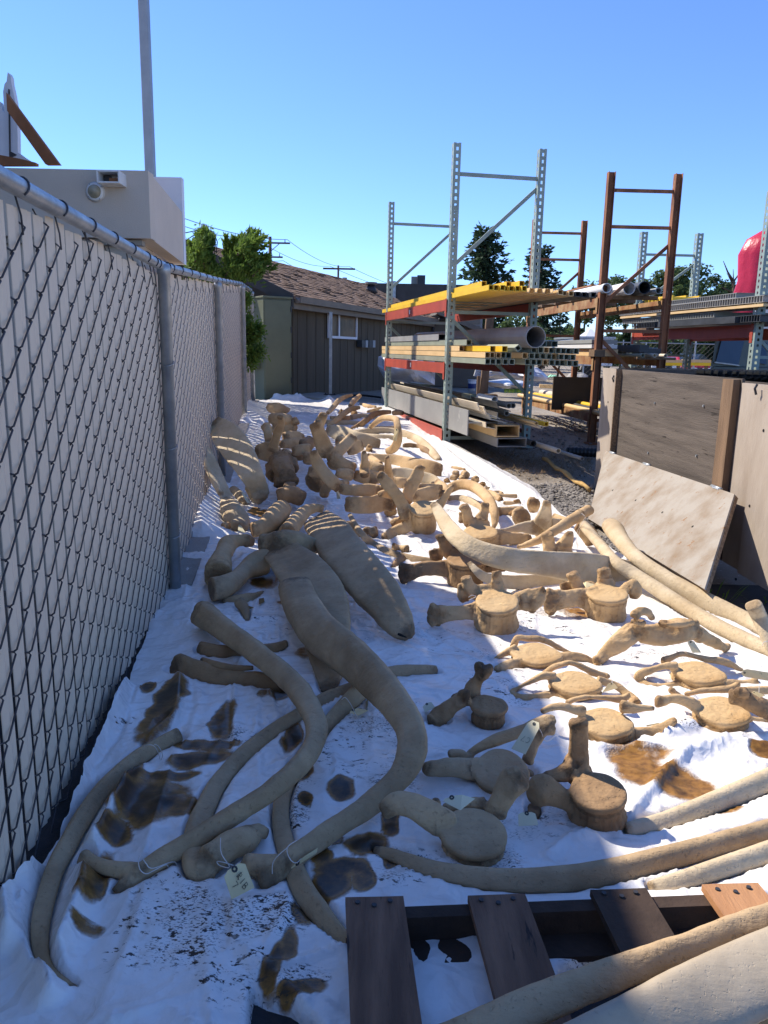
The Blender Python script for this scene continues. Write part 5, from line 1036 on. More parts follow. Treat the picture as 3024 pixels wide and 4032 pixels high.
# cars
def car(label, u0, u1, vt, y, m_, cat, group, face=1, suv=True):
    a, b = AT('F', u0, 1400, y), AT('F', u1, 1400, y); w = b.x - a.x; g = gzs(a.x, y); top = AT('F', (u0 + u1) / 2, vt, y).z; h = top - g
    r = thing('parked_car', label, cat, V(((a.x + b.x) / 2, y + 1.5, g)), group); X = a.x; zm = g + h * (.60 if suv else .66)
    body = hullbox(bmesh.new(), [V((X, y, g + .28)), V((X + w, y, g + .28)), V((X + w, y + 4.3, g + .28)), V((X, y + 4.3, g + .28))], [V((X + .04, y + .12, zm)), V((X + w - .04, y + .12, zm)), V((X + w - .04, y + 4.2, zm)), V((X + .04, y + 4.2, zm))]); obj('body', bevel(body, .1, 3), m_, r, True)
    obj('cabin', bevel(hullbox(bmesh.new(), [V((X + .06, y + 1.2, zm - .05)), V((X + w - .06, y + 1.2, zm - .05)), V((X + w - .06, y + 4.1, zm - .05)), V((X + .06, y + 4.1, zm - .05))], [V((X + .26, y + 2.0, top)), V((X + w - .26, y + 2.0, top)), V((X + w - .26, y + 3.7, top)), V((X + .26, y + 3.7, top))]), .06, 2), m_, r, True)
    ws = [V((X + .16, y + 1.31, zm + .03)), V((X + w - .16, y + 1.31, zm + .03)), V((X + w - .30, y + 1.93, top - .05)), V((X + .30, y + 1.93, top - .05))]; obj('windshield', poly_plate(bmesh.new(), [p + V((0, -.045, .03)) for p in ws], V((0, -.8, .6)).normalized(), .02), 'car_glass', r)
    for s in (0, 1):
        xx = X + .06 if s == 0 else X + w - .06; sgn = -1 if s == 0 else 1
        obj('side_window', poly_plate(bmesh.new(), [V((xx + sgn * .003, y + 1.5, zm + .03)), V((xx + sgn * .003, y + 3.9, zm + .03)), V((xx - sgn * .17, y + 3.6, top - .07)), V((xx - sgn * .17, y + 2.1, top - .07))], EX * sgn, .015), 'car_glass', r)
        obj('headlight', bevel(bx(V((X + (.08 if s == 0 else w - .43), y - .02, zm - .28)), EX, EY, EZ, (0, .35, 0, .1, 0, .17)), .03, 2), 'lamp_lens', r)
        for yy in (.75, 3.4):
            bm = bmesh.new(); q = V((X - .02 if s == 0 else X + w - .2, y + yy, g + .33)); tube(bm, [q, q + EX * .22], .33, 18); wl = obj('wheel', bm, 'rubber', r); bm = bmesh.new(); q2 = q + (EX * -.006 if s == 0 else EX * .21); tube(bm, [q2, q2 + EX * .016], .2, 12); obj('rim', bm, 'galv', wl)
    obj('grille', bx(V((X + w * .28, y - .015, zm - .3)), EX, EY, EZ, (0, w * .44, 0, .06, 0, .18)), 'dark_metal', r); obj('bumper', bevel(bx(V((X + .02, y - .06, g + .3)), EX, EY, EZ, (0, w - .04, 0, .12, 0, .2)), .03, 2), 'dark_metal', r)
car('black SUV parked facing the yard behind the wire fence', 2562, 2692, 1368, 31, 'car_black', 'car', 'cars parked beyond the far fence')
car('red car parked behind the yellow curb bars', 2712, 2812, 1402, 33, 'car_red', 'car', 'cars parked beyond the far fence', suv=False); car('white car parked between the black SUV and red car', 2688, 2760, 1398, 40, 'car_white', 'car', 'cars parked beyond the far fence', suv=False); car('dark silver car half hidden behind the red one', 2758, 2850, 1394, 40, 'car_black', 'car', 'cars parked beyond the far fence', suv=False)
car('maroon SUV half hidden behind the black SUV', 2640, 2705, 1370, 42, 'car_red', 'car', 'cars parked beyond the far fence')
# white trailer
q0, q1 = AT('S', 310, 1135, 30), AT('S', 570, 1200, 30); trl = thing('box_trailer', 'white box trailer parked behind the rusty rack', 'trailer', gv(q0.x + 1, 31))
obj('box', bevel(bx(V((q0.x, 30, 0)), EX, EY, EZ, (0, q1.x - q0.x, 0, 4, gzs(0, 30) + .5, q0.z)), .05, 2), 'car_white', trl); obj('roof_rim', bx(V((q0.x, 30, q0.z)), EX, EY, EZ, (-.04, q1.x - q0.x + .04, -.04, 4, .002, .08)), 'galv', trl)
for k in range(5): obj('panel_rib', bx(V((q0.x + .25 + k * .5, 30, 0)), EX, EY, EZ, (0, .04, -.02, -.002, gzs(0, 30) + .52, q0.z - .02)), 'galv', trl)
bm = bmesh.new(); tube(bm, [V((q0.x + .6, 30.02, gzs(0, 30) + .32)), V((q0.x + .6, 30.3, gzs(0, 30) + .32))], .32, 16); obj('wheel', bm, 'rubber', trl)
q0 = AT('S', 360, 1100, 38); tn = thing('white_tent', 'small white peaked canopy top behind the trailer', 'canopy', gv(q0.x + 1, 38))
zt_ = AT('S', 420, 1065, 38).z; z0 = AT('S', 360, 1140, 38).z; x1 = AT('S', 480, 1140, 38).x; bm = hullbox(bmesh.new(), [V((q0.x, 38, z0)), V((x1, 38, z0)), V((x1, 40, z0)), V((q0.x, 40, z0))], [V((x1 - .35, 38.9, zt_)), V((x1 - .25, 38.9, zt_)), V((x1 - .25, 39.1, zt_)), V((x1 - .35, 39.1, zt_))]); obj('roof', bm, 'car_white', tn)
for xx in (q0.x + .05, x1 - .05):
    for yy in (38.05, 39.95):
        bm = bmesh.new(); tube(bm, [gv(xx, yy), V((xx, yy, z0 + .01))], .03, 6); obj('leg', bm, 'galv', tn)
# far wire fence
y = 26; ff = thing('wire_fence', 'far chain link fence with thin posts in front of the parked cars', 'fence', gv(9, y)); g = gzs(8, y); ht = AT('S', 700, 1165, y).z - g
wb = bmesh.new(); x = 4.2
while x < 15.5:
    for sg in (-1, 1): tube(wb, [V((x, y, g)), V((x + sg * ht, y, g + ht))], .0028, 3, False)
    x += .16
tag(obj('wire_mesh', wb, 'wire', ff), kind='stuff')
for u in (2540, 2735, 2930, 3100, 2300):
    q = AT('F', u, 1400, y); bm = bmesh.new(); tube(bm, [V((q.x, y, g)), V((q.x, y, g + ht + (.35 if u == 2735 else .02)))], .028, 8); obj('post', bm, 'galv', ff)
bm = bmesh.new(); tube(bm, [V((4, y, g + ht)), V((15.5, y, g + ht))], .02, 6); obj('top_rail', bm, 'galv', ff)
for i, (u0, u1, lab) in enumerate([(900, 1055, 'left yellow striped timber barrier in front of the black SUV'), (1085, 1255, 'right yellow striped timber barrier in front of the red car')]):
    q0, q1 = AT('S', u0, 1305, 22), AT('S', u1, 1325, 22); gg = gzs(q0.x, 22); br = thing('barrier', lab, 'barrier', V(((q0.x + q1.x) / 2, 22, gg)), 'yellow barriers'); obj('yellow_bar', bx(V((q0.x, 22, 0)), EX, EY, EZ, (0, q1.x - q0.x, 0, .12, q1.z - .02, q0.z)), 'barrier_yellow', br); obj('timber', bx(V((q0.x - .1, 22, 0)), EX, EY, EZ, (0, q1.x - q0.x + .1, 0, .14, q0.z + .003, q0.z + .08)), 'frp_tan', br)
    for f_ in (.15, .85): obj('leg', bx(V((q0.x + (q1.x - q0.x) * f_, 22, 0)), EX, EY, EZ, (-.04, .04, .02, .10, gg - .02, q1.z - .022)), 'old_wood', br)

# ------------------------------------------------------------------ odds and ends under and behind the racks
c = P('R', 843, 1180); r = 30 * .5425 * depth(c) / F
bk = thing('bucket', 'white plastic bucket with a wide blue band under the rack', 'bucket', c); hgt = 2.6 * r
bm = bmesh.new(); tube(bm, [c, c + EZ * hgt * .99], [r * .86, r], 18); obj('body', bm, 'bucket_white', bk, True)
bm = bmesh.new(); tube(bm, [c + EZ * hgt * .25, c + EZ * hgt * .70], [r * .92, r * .985], 18, False); obj('label_band', bm, 'bucket_blue', bk, True); bm = bmesh.new(); tube(bm, [c + EZ * hgt, c + EZ * (hgt * 1.06)], r * 1.08, 18); obj('lid', bm, 'bucket_white', bk)
bm = bmesh.new(); tube(bm, [c + EX * r * 1.02 * math.cos(t) - EY * r * .5 * math.sin(t) + EZ * (hgt * .8 - .6 * r * math.sin(t)) for t in np.linspace(0, 3.14, 10)], .006, 5); obj('handle', bm, 'galv', bk)
def crumple(name, label, cat, pts, mat, seed, amp, yd, group=None, n=26, thick=.4):
    """a heap of folded sheet: an outlined patch bulged and creased in depth"""
    q = [AT(*p, yd) for p in pts]; ctr = sum(q, V()) / len(q); bm = bmesh.new(); rn = random.Random(seed); rings = []
    N_ = n; m = len(q)
    for k in range(7):
        f_ = 1 - k / 6.5; ring = []
        for j in range(N_):
            t = j / N_ * m; i = int(t) % m; p = q[i].lerp(q[(i + 1) % m], t - int(t)); p = ctr.lerp(p, f_)
            d = math.sin((1 - f_) * 1.57) * thick + amp * (vn(np.array(p.x * 6 + seed), np.array(p.z * 6)) - .5) * (1 if k else 0)
            ring.append(bm.verts.new(V((p.x, p.y - float(d), p.z))))
        rings.append(ring)
    for a, b in zip(rings, rings[1:]):
        for j in range(N_): bm.faces.new((a[j], a[(j + 1) % N_], b[(j + 1) % N_], b[j]))
    bm.faces.new(rings[-1]); back = [bm.verts.new(v.co + EY * .15) for v in rings[0]]
    for j in range(N_): bm.faces.new((rings[0][j], back[j], back[(j + 1) % N_], rings[0][(j + 1) % N_]))
    bmesh.ops.recalc_face_normals(bm, faces=bm.faces); g = gv(ctr.x, yd); return tag(obj(name, bm, mat, loc=g), label, cat, group)
crumple('plastic_bundle', 'large bundle wrapped in translucent plastic film behind the front rack', 'bundle', [('R', 165, 930), ('R', 160, 1000), ('R', 215, 1100), ('R', 420, 1125), ('R', 575, 1135), ('R', 580, 1000), ('R', 560, 900), ('R', 300, 880)], 'poly_film', 3, .35, 15.2)
crumple('plastic_sheeting', 'heap of crumpled white sheeting on the ground beyond the rack', 'sheeting', [('R', 940, 1110), ('R', 950, 1150), ('R', 1130, 1165), ('R', 1290, 1150), ('R', 1240, 1110), ('R', 1100, 1090)], 'poly_film', 8, .4, 17.5)
crumple('plastic_sheeting', 'white plastic sheeting hung over boxes behind the rusty rack', 'sheeting', [('R', 860, 1070), ('R', 1000, 1095), ('R', 1380, 1110), ('R', 1400, 1080), ('R', 1330, 1010), ('R', 1100, 1000), ('R', 880, 1000)], 'poly_film', 13, .4, 19.5)
crumple('boulder', 'pale rough boulder lying behind the rusty rack', 'boulder', [('S', 215, 1440), ('S', 225, 1465), ('S', 300, 1478), ('S', 385, 1478), ('S', 390, 1400), ('S', 350, 1376), ('S', 270, 1380)], 'stone_pale', 17, .3, 17.0, n=22)
crumple('plastic_sheeting', 'small white plastic scrap in front of the boulder', 'sheeting', [('S', 293, 1478), ('S', 385, 1480), ('S', 320, 1424), ('S', 300, 1425)], 'poly_film', 23, .1, 16.3, thick=.1)
crumple('foam_scrap', 'small mint green scrap beside the white sheeting', 'scrap', [('S', 110, 1410), ('S', 160, 1412), ('S', 165, 1395), ('S', 130, 1392)], 'car_glass', 29, .1, 17.5, thick=.1)
MATS['foam_mint'] = M('foam_mint', (.30, .62, .42), (.25, .55, .36)); bpy.data.objects['foam_scrap'].data.materials[0] = MATS['foam_mint']
for i, (u0, u1, v) in enumerate([(45, 150, 1480), (170, 290, 1478), (250, 385, 1492)]):
    a, b = P('S', u0, v), P('S', u1, v + 6); tag(obj('timber', bevel(bx(a, (b - a).normalized(), EY, EZ, (0, (b - a).length, 0, .12, -.02, .10)), .006), 'frp_tan', loc=a), ['left orange timber on the ground behind the rusty rack', 'middle orange timber on the ground behind the rusty rack', 'right orange timber in front of the boulder'][i], 'timber', 'orange timbers')
a, b = P('R', 925, 1235), AT('R', 975, 640, P('R', 925, 1235).y + .3)
wp = thing('wooden_post', 'brown weathered timber post leaning behind the front rack', 'post', a); bm = bmesh.new(); d_ = (b - a).normalized(); prof(bm, [(-.085, -.08), (.085, -.08), (.085, .08), (-.085, .08)], a - d_ * .1, b, EX, EY); obj('shaft', bevel(bm, .008), 'old_wood', wp); obj('side_brace', bx(a, EX, EY, EZ, (-.15, -.09, -.06, .06, -.05, .5)), 'old_wood', wp); obj('footing', bevel(bx(a, EX, EY, EZ, (.0, .28, -.35, -.1, -.03, .12)), .02, 2), 'old_wood', wp)
c0, c1 = P('C', 1100, 200), P('C', 1330, 215); rr = 19 * depth(c0) / F; dp = thing('drain_pipe', 'black corrugated drain pipe lying in the shade of the rusty rack', 'pipe', c0)
bm = bmesh.new(); n = 26; tube(bm, [c0.lerp(c1 + EX * .25, k / n) + EZ * rr for k in range(n + 1)], [rr * (1 if k % 2 else .88) for k in range(n + 1)], 16); obj('tube', bm, 'black_plastic', dp)
# stick on the gravel and its neighbours
a, b = P('C', 910, 240), P('C', 1285, 500); bm = bmesh.new(); n = 12; tube(bm, [a.lerp(b, k / n) + EZ * (.03 + .012 * math.sin(k * 1.3)) for k in range(n + 1)], [.022 + .005 * math.sin(k * 2.1) for k in range(n + 1)], 8)
M('stick_wood', (.58, .38, .15), (.40, .25, .09), 9, .9, .004, 60); tag(obj('branch', bm, 'stick_wood', loc=a, smooth=True), 'long light brown stick lying on the dry needles by the plywood box', 'stick')
# hose near the slab
bm = bmesh.new(); h_ = [P('F', u, v) + EZ * .02 for u, v in ((1360, 1563), (1420, 1560), (1480, 1566), (1530, 1575))]; tube(bm, h_, .02, 8); tag(obj('hose', bm, 'rubber', loc=h_[0], smooth=True), 'dark hose lying in front of the hut wall', 'hose')
# loose stones and dry needles
rs = random.Random(11); ico = bmesh.new(); bmesh.ops.create_icosphere(ico, subdivisions=1, radius=1); iv = [v.co.copy() for v in ico.verts]; ifc = [[v.index for v in f.verts] for f in ico.faces]; ico.free()
vs, fs = [], []
for k in range(5200):
    if k < 3600: p = P('C', rs.uniform(760, 1320), rs.uniform(420, 1000))
    elif k < 4100: p = P('T', rs.uniform(330, 620), rs.uniform(1620, 1850))
    else: p = gv(rs.uniform(1.2, 5), rs.uniform(7.2, 13))
    if p.x < rx(p.y) + .02 and p.y > 5: continue
    r = rs.uniform(.006, .022) * (1.6 if rs.random() < .06 else 1); n = len(vs); a = rs.uniform(0, 6); sx, sy, sz = rs.uniform(.7, 1.4), rs.uniform(.7, 1.2), rs.uniform(.4, .8)
    z = gzs(p.x, p.y) - .012
    for q in iv: x_, y_ = q.x * sx, q.y * sy; j = rs.uniform(.8, 1.15); vs.append((p.x + r * j * (x_ * math.cos(a) - y_ * math.sin(a)), p.y + r * j * (x_ * math.sin(a) + y_ * math.cos(a)), z + r * q.z * sz * j))
    fs += [[i + n for i in f] for f in ifc]
o = mesh_np('gravel', vs, fs, 'gravel_stone', smooth=False); o['kind'] = 'stuff'
bm = bmesh.new()
for k in range(5200):
    p = P('C', rs.uniform(60, 1310), rs.gauss(240, 70)) if k < 4000 else gv(rs.uniform(1.0, 3.4), rs.uniform(8, 12.5))
    if p.x < rx(p.y) + .04: continue
    a = rs.uniform(0, 6.28); l = rs.uniform(.04, .16); d = V((math.cos(a), math.sin(a), rs.uniform(-.05, .45))); q = V((p.x, p.y, gzs(p.x, p.y) - .01)); s = V((-d.y, d.x, 0)).normalized() * .0016; m_ = q + d * l * .5 + EZ * rs.uniform(0, .015)
    v = [bm.verts.new(x_) for x_ in (q - s, q + s, m_ + s, m_ - s)]; w_ = bm.verts.new(q + d * l); bm.faces.new(v); bm.faces.new((v[3], v[2], w_))
tag(obj('dry_needles', bm, 'leaf_dry'), kind='stuff')
bm = bmesh.new()
for (fr, u, v, n) in (('T', 1270, 2130, 9), ('T', 1350, 2170, 6), ('Q', 1640, 360, 6), ('A', 470, 280, 40), ('A', 510, 330, 40), ('N' if False else 'A', 500, 240, 20)):
    c = P(fr, u, v)
    for k in range(n):
        a = rs.uniform(0, 6.28); d = V((math.cos(a) * .6, math.sin(a) * .6, rs.uniform(.4, 1.2))).normalized(); q = c + V((rs.gauss(0, .06), rs.gauss(0, .05), 0)); l = rs.uniform(.05, .18); s = V((-d.y, d.x, 0)).normalized() * .005; m_ = q + d * l * .6
        vv = [bm.verts.new(x_) for x_ in (q - s * .4, q + s * .4, m_ + s, m_ - s)]; bm.faces.new(vv); bm.faces.new((vv[3], vv[2], bm.verts.new(q + d * l - EZ * .02)))
for k in range(500):
    p = P('R', rs.uniform(1080, 1230), rs.uniform(1160, 1195)); q = V((p.x, p.y, gzs(p.x, p.y))); d = V((rs.uniform(-.5, .5), rs.uniform(-.5, .5), 1)).normalized(); s = EX * .006; vv = [bm.verts.new(x_) for x_ in (q - s, q + s, q + d * rs.uniform(.06, .16))]; bm.faces.new(vv)
tag(obj('weeds', bm, 'leaf_juniper'), kind='stuff')
# ------------------------------------------------------------------ bones
def catmull(pts, n):
    """pts: list of (Vector, r); a smooth run through them"""
    out = []; m = len(pts)
    for i in range(m - 1):
        p0, p1, p2, p3 = pts[max(i - 1, 0)], pts[i], pts[i + 1], pts[min(i + 2, m - 1)]
        for k in range(n):
            t = k / n; t2, t3 = t * t, t * t * t
            c = (-.5 * t3 + t2 - .5 * t, 1.5 * t3 - 2.5 * t2 + 1, -1.5 * t3 + 2 * t2 + .5 * t, .5 * t3 - .5 * t2)
            out.append((p0[0] * c[0] + p1[0] * c[1] + p2[0] * c[2] + p3[0] * c[3], max(.002, p0[1] * c[0] + p1[1] * c[1] + p2[1] * c[2] + p3[1] * c[3])))
    out.append(pts[-1]); return out
def trace(fr, pts, flat, rest=True):
    """pixels with half-widths -> points and radii; a height of None rests the bone on the sheet"""
    out = []
    for q in pts:
        u, v, w = q[:3]; h = q[3] if len(q) > 3 else None
        p = P(fr, u, v, .03 if h is None else h); r = w * FRAMES[fr][2] * depth(p) / F
        if h is None: p = P(fr, u, v, r * max(flat, .35) + .012); r = w * FRAMES[fr][2] * depth(p) / F
        out.append((p, r))
    return out
def trace_dy(fr, pts, flat, D, R, part, off):
    out = []
    for q in pts:
        u, v, w = q[:3]; k = off if off is not None else dict(articular_process=1.05, spinous_process=1.25, transverse_process=.3, arch=1.05, ring=.25).get(part, .3)
        p = AT(fr, u, v, D.y + R * k); r = w * FRAMES[fr][2] * depth(p) / F; lo_ = r * max(flat, .35) * .8 + .01
        if p.z < gzs(p.x, p.y) + lo_: p = P(fr, u, v, lo_); r = w * FRAMES[fr][2] * depth(p) / F
        out.append((p, r))
    if part == 'transverse_process' and flat < .6: out[-1] = (out[-1][0], out[-1][1] * 1.12)
    return out
def sweep(bm, run, flat, nv, n=14, cap=.55, sq=None):
    rings = []; W0 = None; m = len(run); seed_ = run[0][0].x * 9
    T = [(run[min(i + 1, m - 1)][0] - run[max(i - 1, 0)][0]).normalized() for i in range(m)]
    ext = [(run[0][0] - T[0] * run[0][1] * cap * math.sin(a), run[0][1] * math.cos(a) ** .55, T[0]) for a in (1.45, 1.1, .6)] + [(p, r, t) for (p, r), t in zip(run, T)] + [(run[-1][0] + T[-1] * run[-1][1] * cap * math.sin(a), run[-1][1] * math.cos(a) ** .55, T[-1]) for a in (.6, 1.1, 1.45)]
    for p, r, t in ext:
        N = (CAM - p).normalized() if nv == 'v' else (EZ if nv == 'z' else V(nv))
        w = t.cross(N)
        if w.length < .15 and W0 is not None: w = W0 - t * W0.dot(t)
        elif w.length < 1e-3: w = perp(t)[0]
        w = w.normalized()
        if W0 is not None and w.dot(W0) < 0: w = -w
        if W0 is not None: w = (w * .6 + W0 * .4); w = (w - t * w.dot(t)).normalized()
        W0 = w; nn = w.cross(t)
        ring = []; sq1, sq2 = sq if sq else (.72, .48) if flat < .45 else ((.82, .66) if flat < .82 else (.92, .88)); tw_ = .28 * math.sin(len(rings) * 6.0 / m + seed_) if .45 <= flat < .95 else 0; w_, nn = w * math.cos(tw_) + nn * math.sin(tw_), nn * math.cos(tw_) - w * math.sin(tw_)
        for k in range(n):
            ca, sa = math.cos(6.28319 * k / n), math.sin(6.28319 * k / n); ca = math.copysign(abs(ca) ** sq1, ca); sa = math.copysign(abs(sa) ** sq2, sa)
            ring.append(bm.verts.new(p + w_ * (ca * r * (1 + .06 * math.sin(12.566 * k / n + seed_))) + nn * (sa * max(r * flat, min(r, .011)))))
        rings.append(ring)
    for a, b in zip(rings, rings[1:]):
        for k in range(n): bm.faces.new((a[k], a[(k + 1) % n], b[(k + 1) % n], b[k]))
    bm.faces.new(rings[0][::-1]); bm.faces.new(rings[-1])
def rough(me, amp, sc, seed, wear, loose):
    n = len(me.vertices); co = np.empty(n * 3, np.float32); no = np.empty(n * 3, np.float32)
    me.vertices.foreach_get('co', co); me.vertex_normals.foreach_get('vector', no); co = co.reshape(-1, 3); no = no.reshape(-1, 3)
    o = V((seed * 1.7, seed * .9, 3.1)); d = np.empty(n, np.float32)
    nz = mnoise.noise
    for i, c in enumerate(co.tolist()):
        q = V(c); d[i] = nz(q * sc + o) + .45 * nz(q * (sc * 3.1) + o) + wear[i] * (1.6 * nz(q * 27 + o) + .9 * nz(q * 60 + o))
    co += no * (d * amp * loose)[:, None]; me.vertices.foreach_set('co', co.ravel()); me.update(); return co
NB = [0]; PRESS = []
def bone(name, label, cat, fr, strokes, mat, group=None, cent=None, vox=None, amp=None, flat=1.0, raw_ends=None):
    """one bone: swept strokes (and a vertebral body) fused into a single skin, then split into its named parts"""
    NB[0] += 1; seed = NB[0]
    runs = []
    if cent and 'vb' in cent:
        lo_, hi_ = .07, .40; tv = full(fr, 0, cent['vb'])[1]
        for _ in range(18):
            ht = .5 * (lo_ + hi_); D = P(fr, cent['c'][0], cent['c'][1], ht); R = cent['a'] * FRAMES[fr][2] * depth(D) / F; hv = CAM - D; hv.z = 0; hv.normalize(); tl = math.radians(cent['tilt'])
            A = EZ * math.cos(tl) + hv * math.sin(tl); Y = hv * math.cos(tl) - EZ * math.sin(tl); re_ = R * cent.get('e', .86) * cent.get('br', 1); cent['L'] = max(.03, ht - .012 - re_ * math.sin(tl)); q = D - A * (cent['L'] / math.cos(tl)) + Y * re_
            if proj(q)[1] > tv: hi_ = ht
            else: lo_ = ht
        cent['ht'] = ht
    if cent: D = P(fr, cent['c'][0], cent['c'][1], cent['ht']); R = cent['a'] * FRAMES[fr][2] * depth(D) / F
    for s in strokes:
        pts, op = (s, {}) if isinstance(s, list) else s
        f_ = op.get('f', flat); runs.append((catmull(trace_dy(fr, pts, f_, D, R, op['part'], op.get('dy')) if cent else trace(op.get('fr', fr), pts, f_), 5), f_, op.get('n', 'v'), op.get('part', 'process'), op.get('cap', .26), op.get('sq')))
    for run, f_, *_r in runs:
        for (p_, r_), (p2_, _) in zip(run, run[1:]):
            for t_ in (0, .25, .5, .75): q_ = p_.lerp(p2_, t_); PRESS.append((q_.x, q_.y, r_, q_.z - r_ * max(f_, .3)))
    bm = bmesh.new(); cd = None
    for run, f_, nv, part, cap, sq in runs: sweep(bm, run, f_, nv, cap=cap, sq=sq, n=24 if sq else 14)
    if cent:
        D = P(cent.get('fr', fr), cent['c'][0], cent['c'][1], cent['ht']); sc = FRAMES[cent.get('fr', fr)][2] * depth(D) / F; R = cent['a'] * sc
        hv = CAM - D; hv.z = 0; hv.normalize(); tl = math.radians(cent.get('tilt', 8)); ln = math.radians(cent.get('lean', 0)); rt = hv.cross(EZ)
        A = (EZ * math.cos(tl) + hv * math.sin(tl) - rt * math.sin(ln)).normalized(); X = A.cross(hv).normalized(); X = A.cross(X) if False else X; Y = A.cross(X).normalized()
        e_ = cent.get('e', .86); Ld = cent.get('L', cent['ht'] - .012) / max(.5, A.z); bw = cent.get('waist', .90); br = cent.get('br', 1.0); n = 36; rings = []
        sq = cent.get('sq', 0)
        for dz, k in ((-.006, .30), (-.003, .62), (0, .93), (.003, .985), (.008, 1.0), (.024, .995), (.031, .95), (Ld * .3 + .01, bw - .02), (Ld * .5 + .005, bw - .05), (Ld * .75, bw * .5 + br * .5 - .01), (Ld - .02, br), (Ld - .006, br * .97), (Ld, br * .85)):
            c = D - A * dz; ring = []
            for j in range(n):
                a = 6.28319 * j / n; q = 1 + sq * math.cos(4 * a) - cent.get('tri', 0) * math.sin(3 * a); ring.append(bm.verts.new(c + X * (math.cos(a) * R * k * q) + Y * (math.sin(a) * R * e_ * k * q)))
            rings.append(ring)
        for a, b in zip(rings, rings[1:]):
            for j in range(n): bm.faces.new((a[j], a[(j + 1) % n], b[(j + 1) % n], b[j]))
        bm.faces.new(rings[0][::-1]); bm.faces.new(rings[-1]); cd = (D, A, R, Ld, X, Y, e_)
    bmesh.ops.recalc_face_normals(bm, faces=bm.faces)
    ctr = sum((v.co for v in bm.verts), V()) / len(bm.verts); lo = min(v.co.z for v in bm.verts)
    base = cd[0] - cd[1] * cd[3] if cd else V((ctr.x, ctr.y, lo)); bmesh.ops.translate(bm, verts=bm.verts, vec=-base)
    me = bpy.data.meshes.new(name); bm.to_mesh(me); bm.free()
    dp_ = depth(base); o = bpy.data.objects.new(name, me); COL.objects.link(o)
    single = len(runs) == 1 and not cd
    if single:
        md = o.modifiers.new('s', 'SUBSURF'); md.levels = md.render_levels = 2 if dp_ < 5 else 1
    else:
        md = o.modifiers.new('r', 'REMESH'); md.mode = 'VOXEL'; md.voxel_size = vox or max(.0042, .0014 * dp_); md.use_smooth_shade = True
        md = o.modifiers.new('s', 'SMOOTH'); md.factor = .6; md.iterations = 2
    dg = bpy.context.evaluated_depsgraph_get(); m2 = bpy.data.meshes.new_from_object(o.evaluated_get(dg)); bpy.data.objects.remove(o); bpy.data.meshes.remove(me)
    nvv = len(m2.vertices); cw_ = np.empty(nvv * 3, np.float32); m2.vertices.foreach_get('co', cw_); cw_ = cw_.reshape(-1, 3); wear = np.zeros(nvv, np.float32); brn = np.array(base)
    for run, *_r in runs:
        for (e_p, e_r) in (run[0], run[-1]):
            e_r = max(e_r, max(r for _, r in run) * .55); wear = np.maximum(wear, np.clip(1.25 - np.linalg.norm(cw_ + brn - np.array(e_p), axis=1) / (1.5 * e_r), 0, 1))
    if cd:
        q_ = cw_ + brn - np.array(cd[0]); inside = (np.linalg.norm(q_ - (q_ @ np.array(cd[1]))[:, None] * np.array(cd[1]), axis=1) < cd[2] * 1.08) & ((q_ @ np.array(cd[1])) < .03); wear = np.where(inside, np.where(np.abs(q_ @ np.array(cd[1]) + .028) < .010, .6, np.where(q_ @ np.array(cd[1]) < -.035, .34 + .16 * np.sin(np.arctan2(q_ @ np.array(cd[5]), q_ @ np.array(cd[4])) * 19), .05)), wear)
    wa = m2.attributes.new('wear', 'FLOAT', 'POINT'); wa.data.foreach_set('value', wear)
    a_ = amp if amp is not None else (.0014 if single else min(.0035, .0013 * dp_ ** .5))
    loose = np.ones(nvv, np.float32) * (1.0 if single else 1.5)
    if cd: loose = np.where(inside, 1.0, 2.3).astype(np.float32)
    co = rough(m2, a_, 11, seed, wear, loose)
    m2.polygons.foreach_set('use_smooth', [True] * len(m2.polygons))
    if cd:
        D, A, R, Ld, X, Y, e_ = cd; PRESS.append((base.x, base.y, R * 1.0, base.z)); Dl = np.array(D - base); An = np.array(A); q = co - Dl; hh = q @ An; xx = q @ np.array(X) / R; yy = q @ np.array(Y) / (R * e_); rho = np.hypot(xx, yy)
        wob = 1 + .12 * np.sin(3 * np.arctan2(yy, xx) + seed) + .06 * np.sin(5 * np.arctan2(yy, xx))
        on = (np.abs(hh) < .016) & (rho < .95); dz = np.where(on, .0009 * np.sin(rho * wob * 17) * np.clip(1.1 - rho, .25, 1) - .006 * np.clip(1 - rho * 1.3, 0, 1), 0)
        groove = (hh < -.018) & (hh > -.034) & (rho > .8) & (rho < 1.1); co = co + An * dz[:, None]
        rad = (q - hh[:, None] * An); co = co - np.where(groove, .06, 0)[:, None] * rad
        ver = (hh < -.04) & (rho > .75) & (rho < 1.1); ang = np.arctan2(yy, xx); co = co + np.where(ver, .020 * np.sin(ang * 23 + 2 * np.sin(ang * 7)) * .6, 0)[:, None] * rad
        m2.vertices.foreach_set('co', co.astype(np.float32).ravel()); m2.update()
    if single or (not cd and len({r[3] for r in runs}) == 1):
        m2.name = name; m2.materials.append(MATS[mat]); o = bpy.data.objects.new(name, m2); COL.objects.link(o); o.location = base; BASE[o] = base
        return tag(o, label, cat, group)
    root = thing(name, label, cat, base, group)
    nf = len(m2.polygons); fc = np.empty(nf * 3, np.float32); m2.polygons.foreach_get('center', fc); fc = fc.reshape(-1, 3)
    best = np.full(nf, 1e9); pid = np.zeros(nf, int); names = []
    for run, f_, nv, part, cap, sq in runs:
        ps = np.array([p - base for p, r in run]); rr = np.array([r for p, r in run]); d = np.full(nf, 1e9)
        for p, r in zip(ps, rr): d = np.minimum(d, np.linalg.norm(fc - p, axis=1) / r)
        names.append(part); k = len(names) - 1; up = d < best; best[up] = d[up]; pid[up] = k
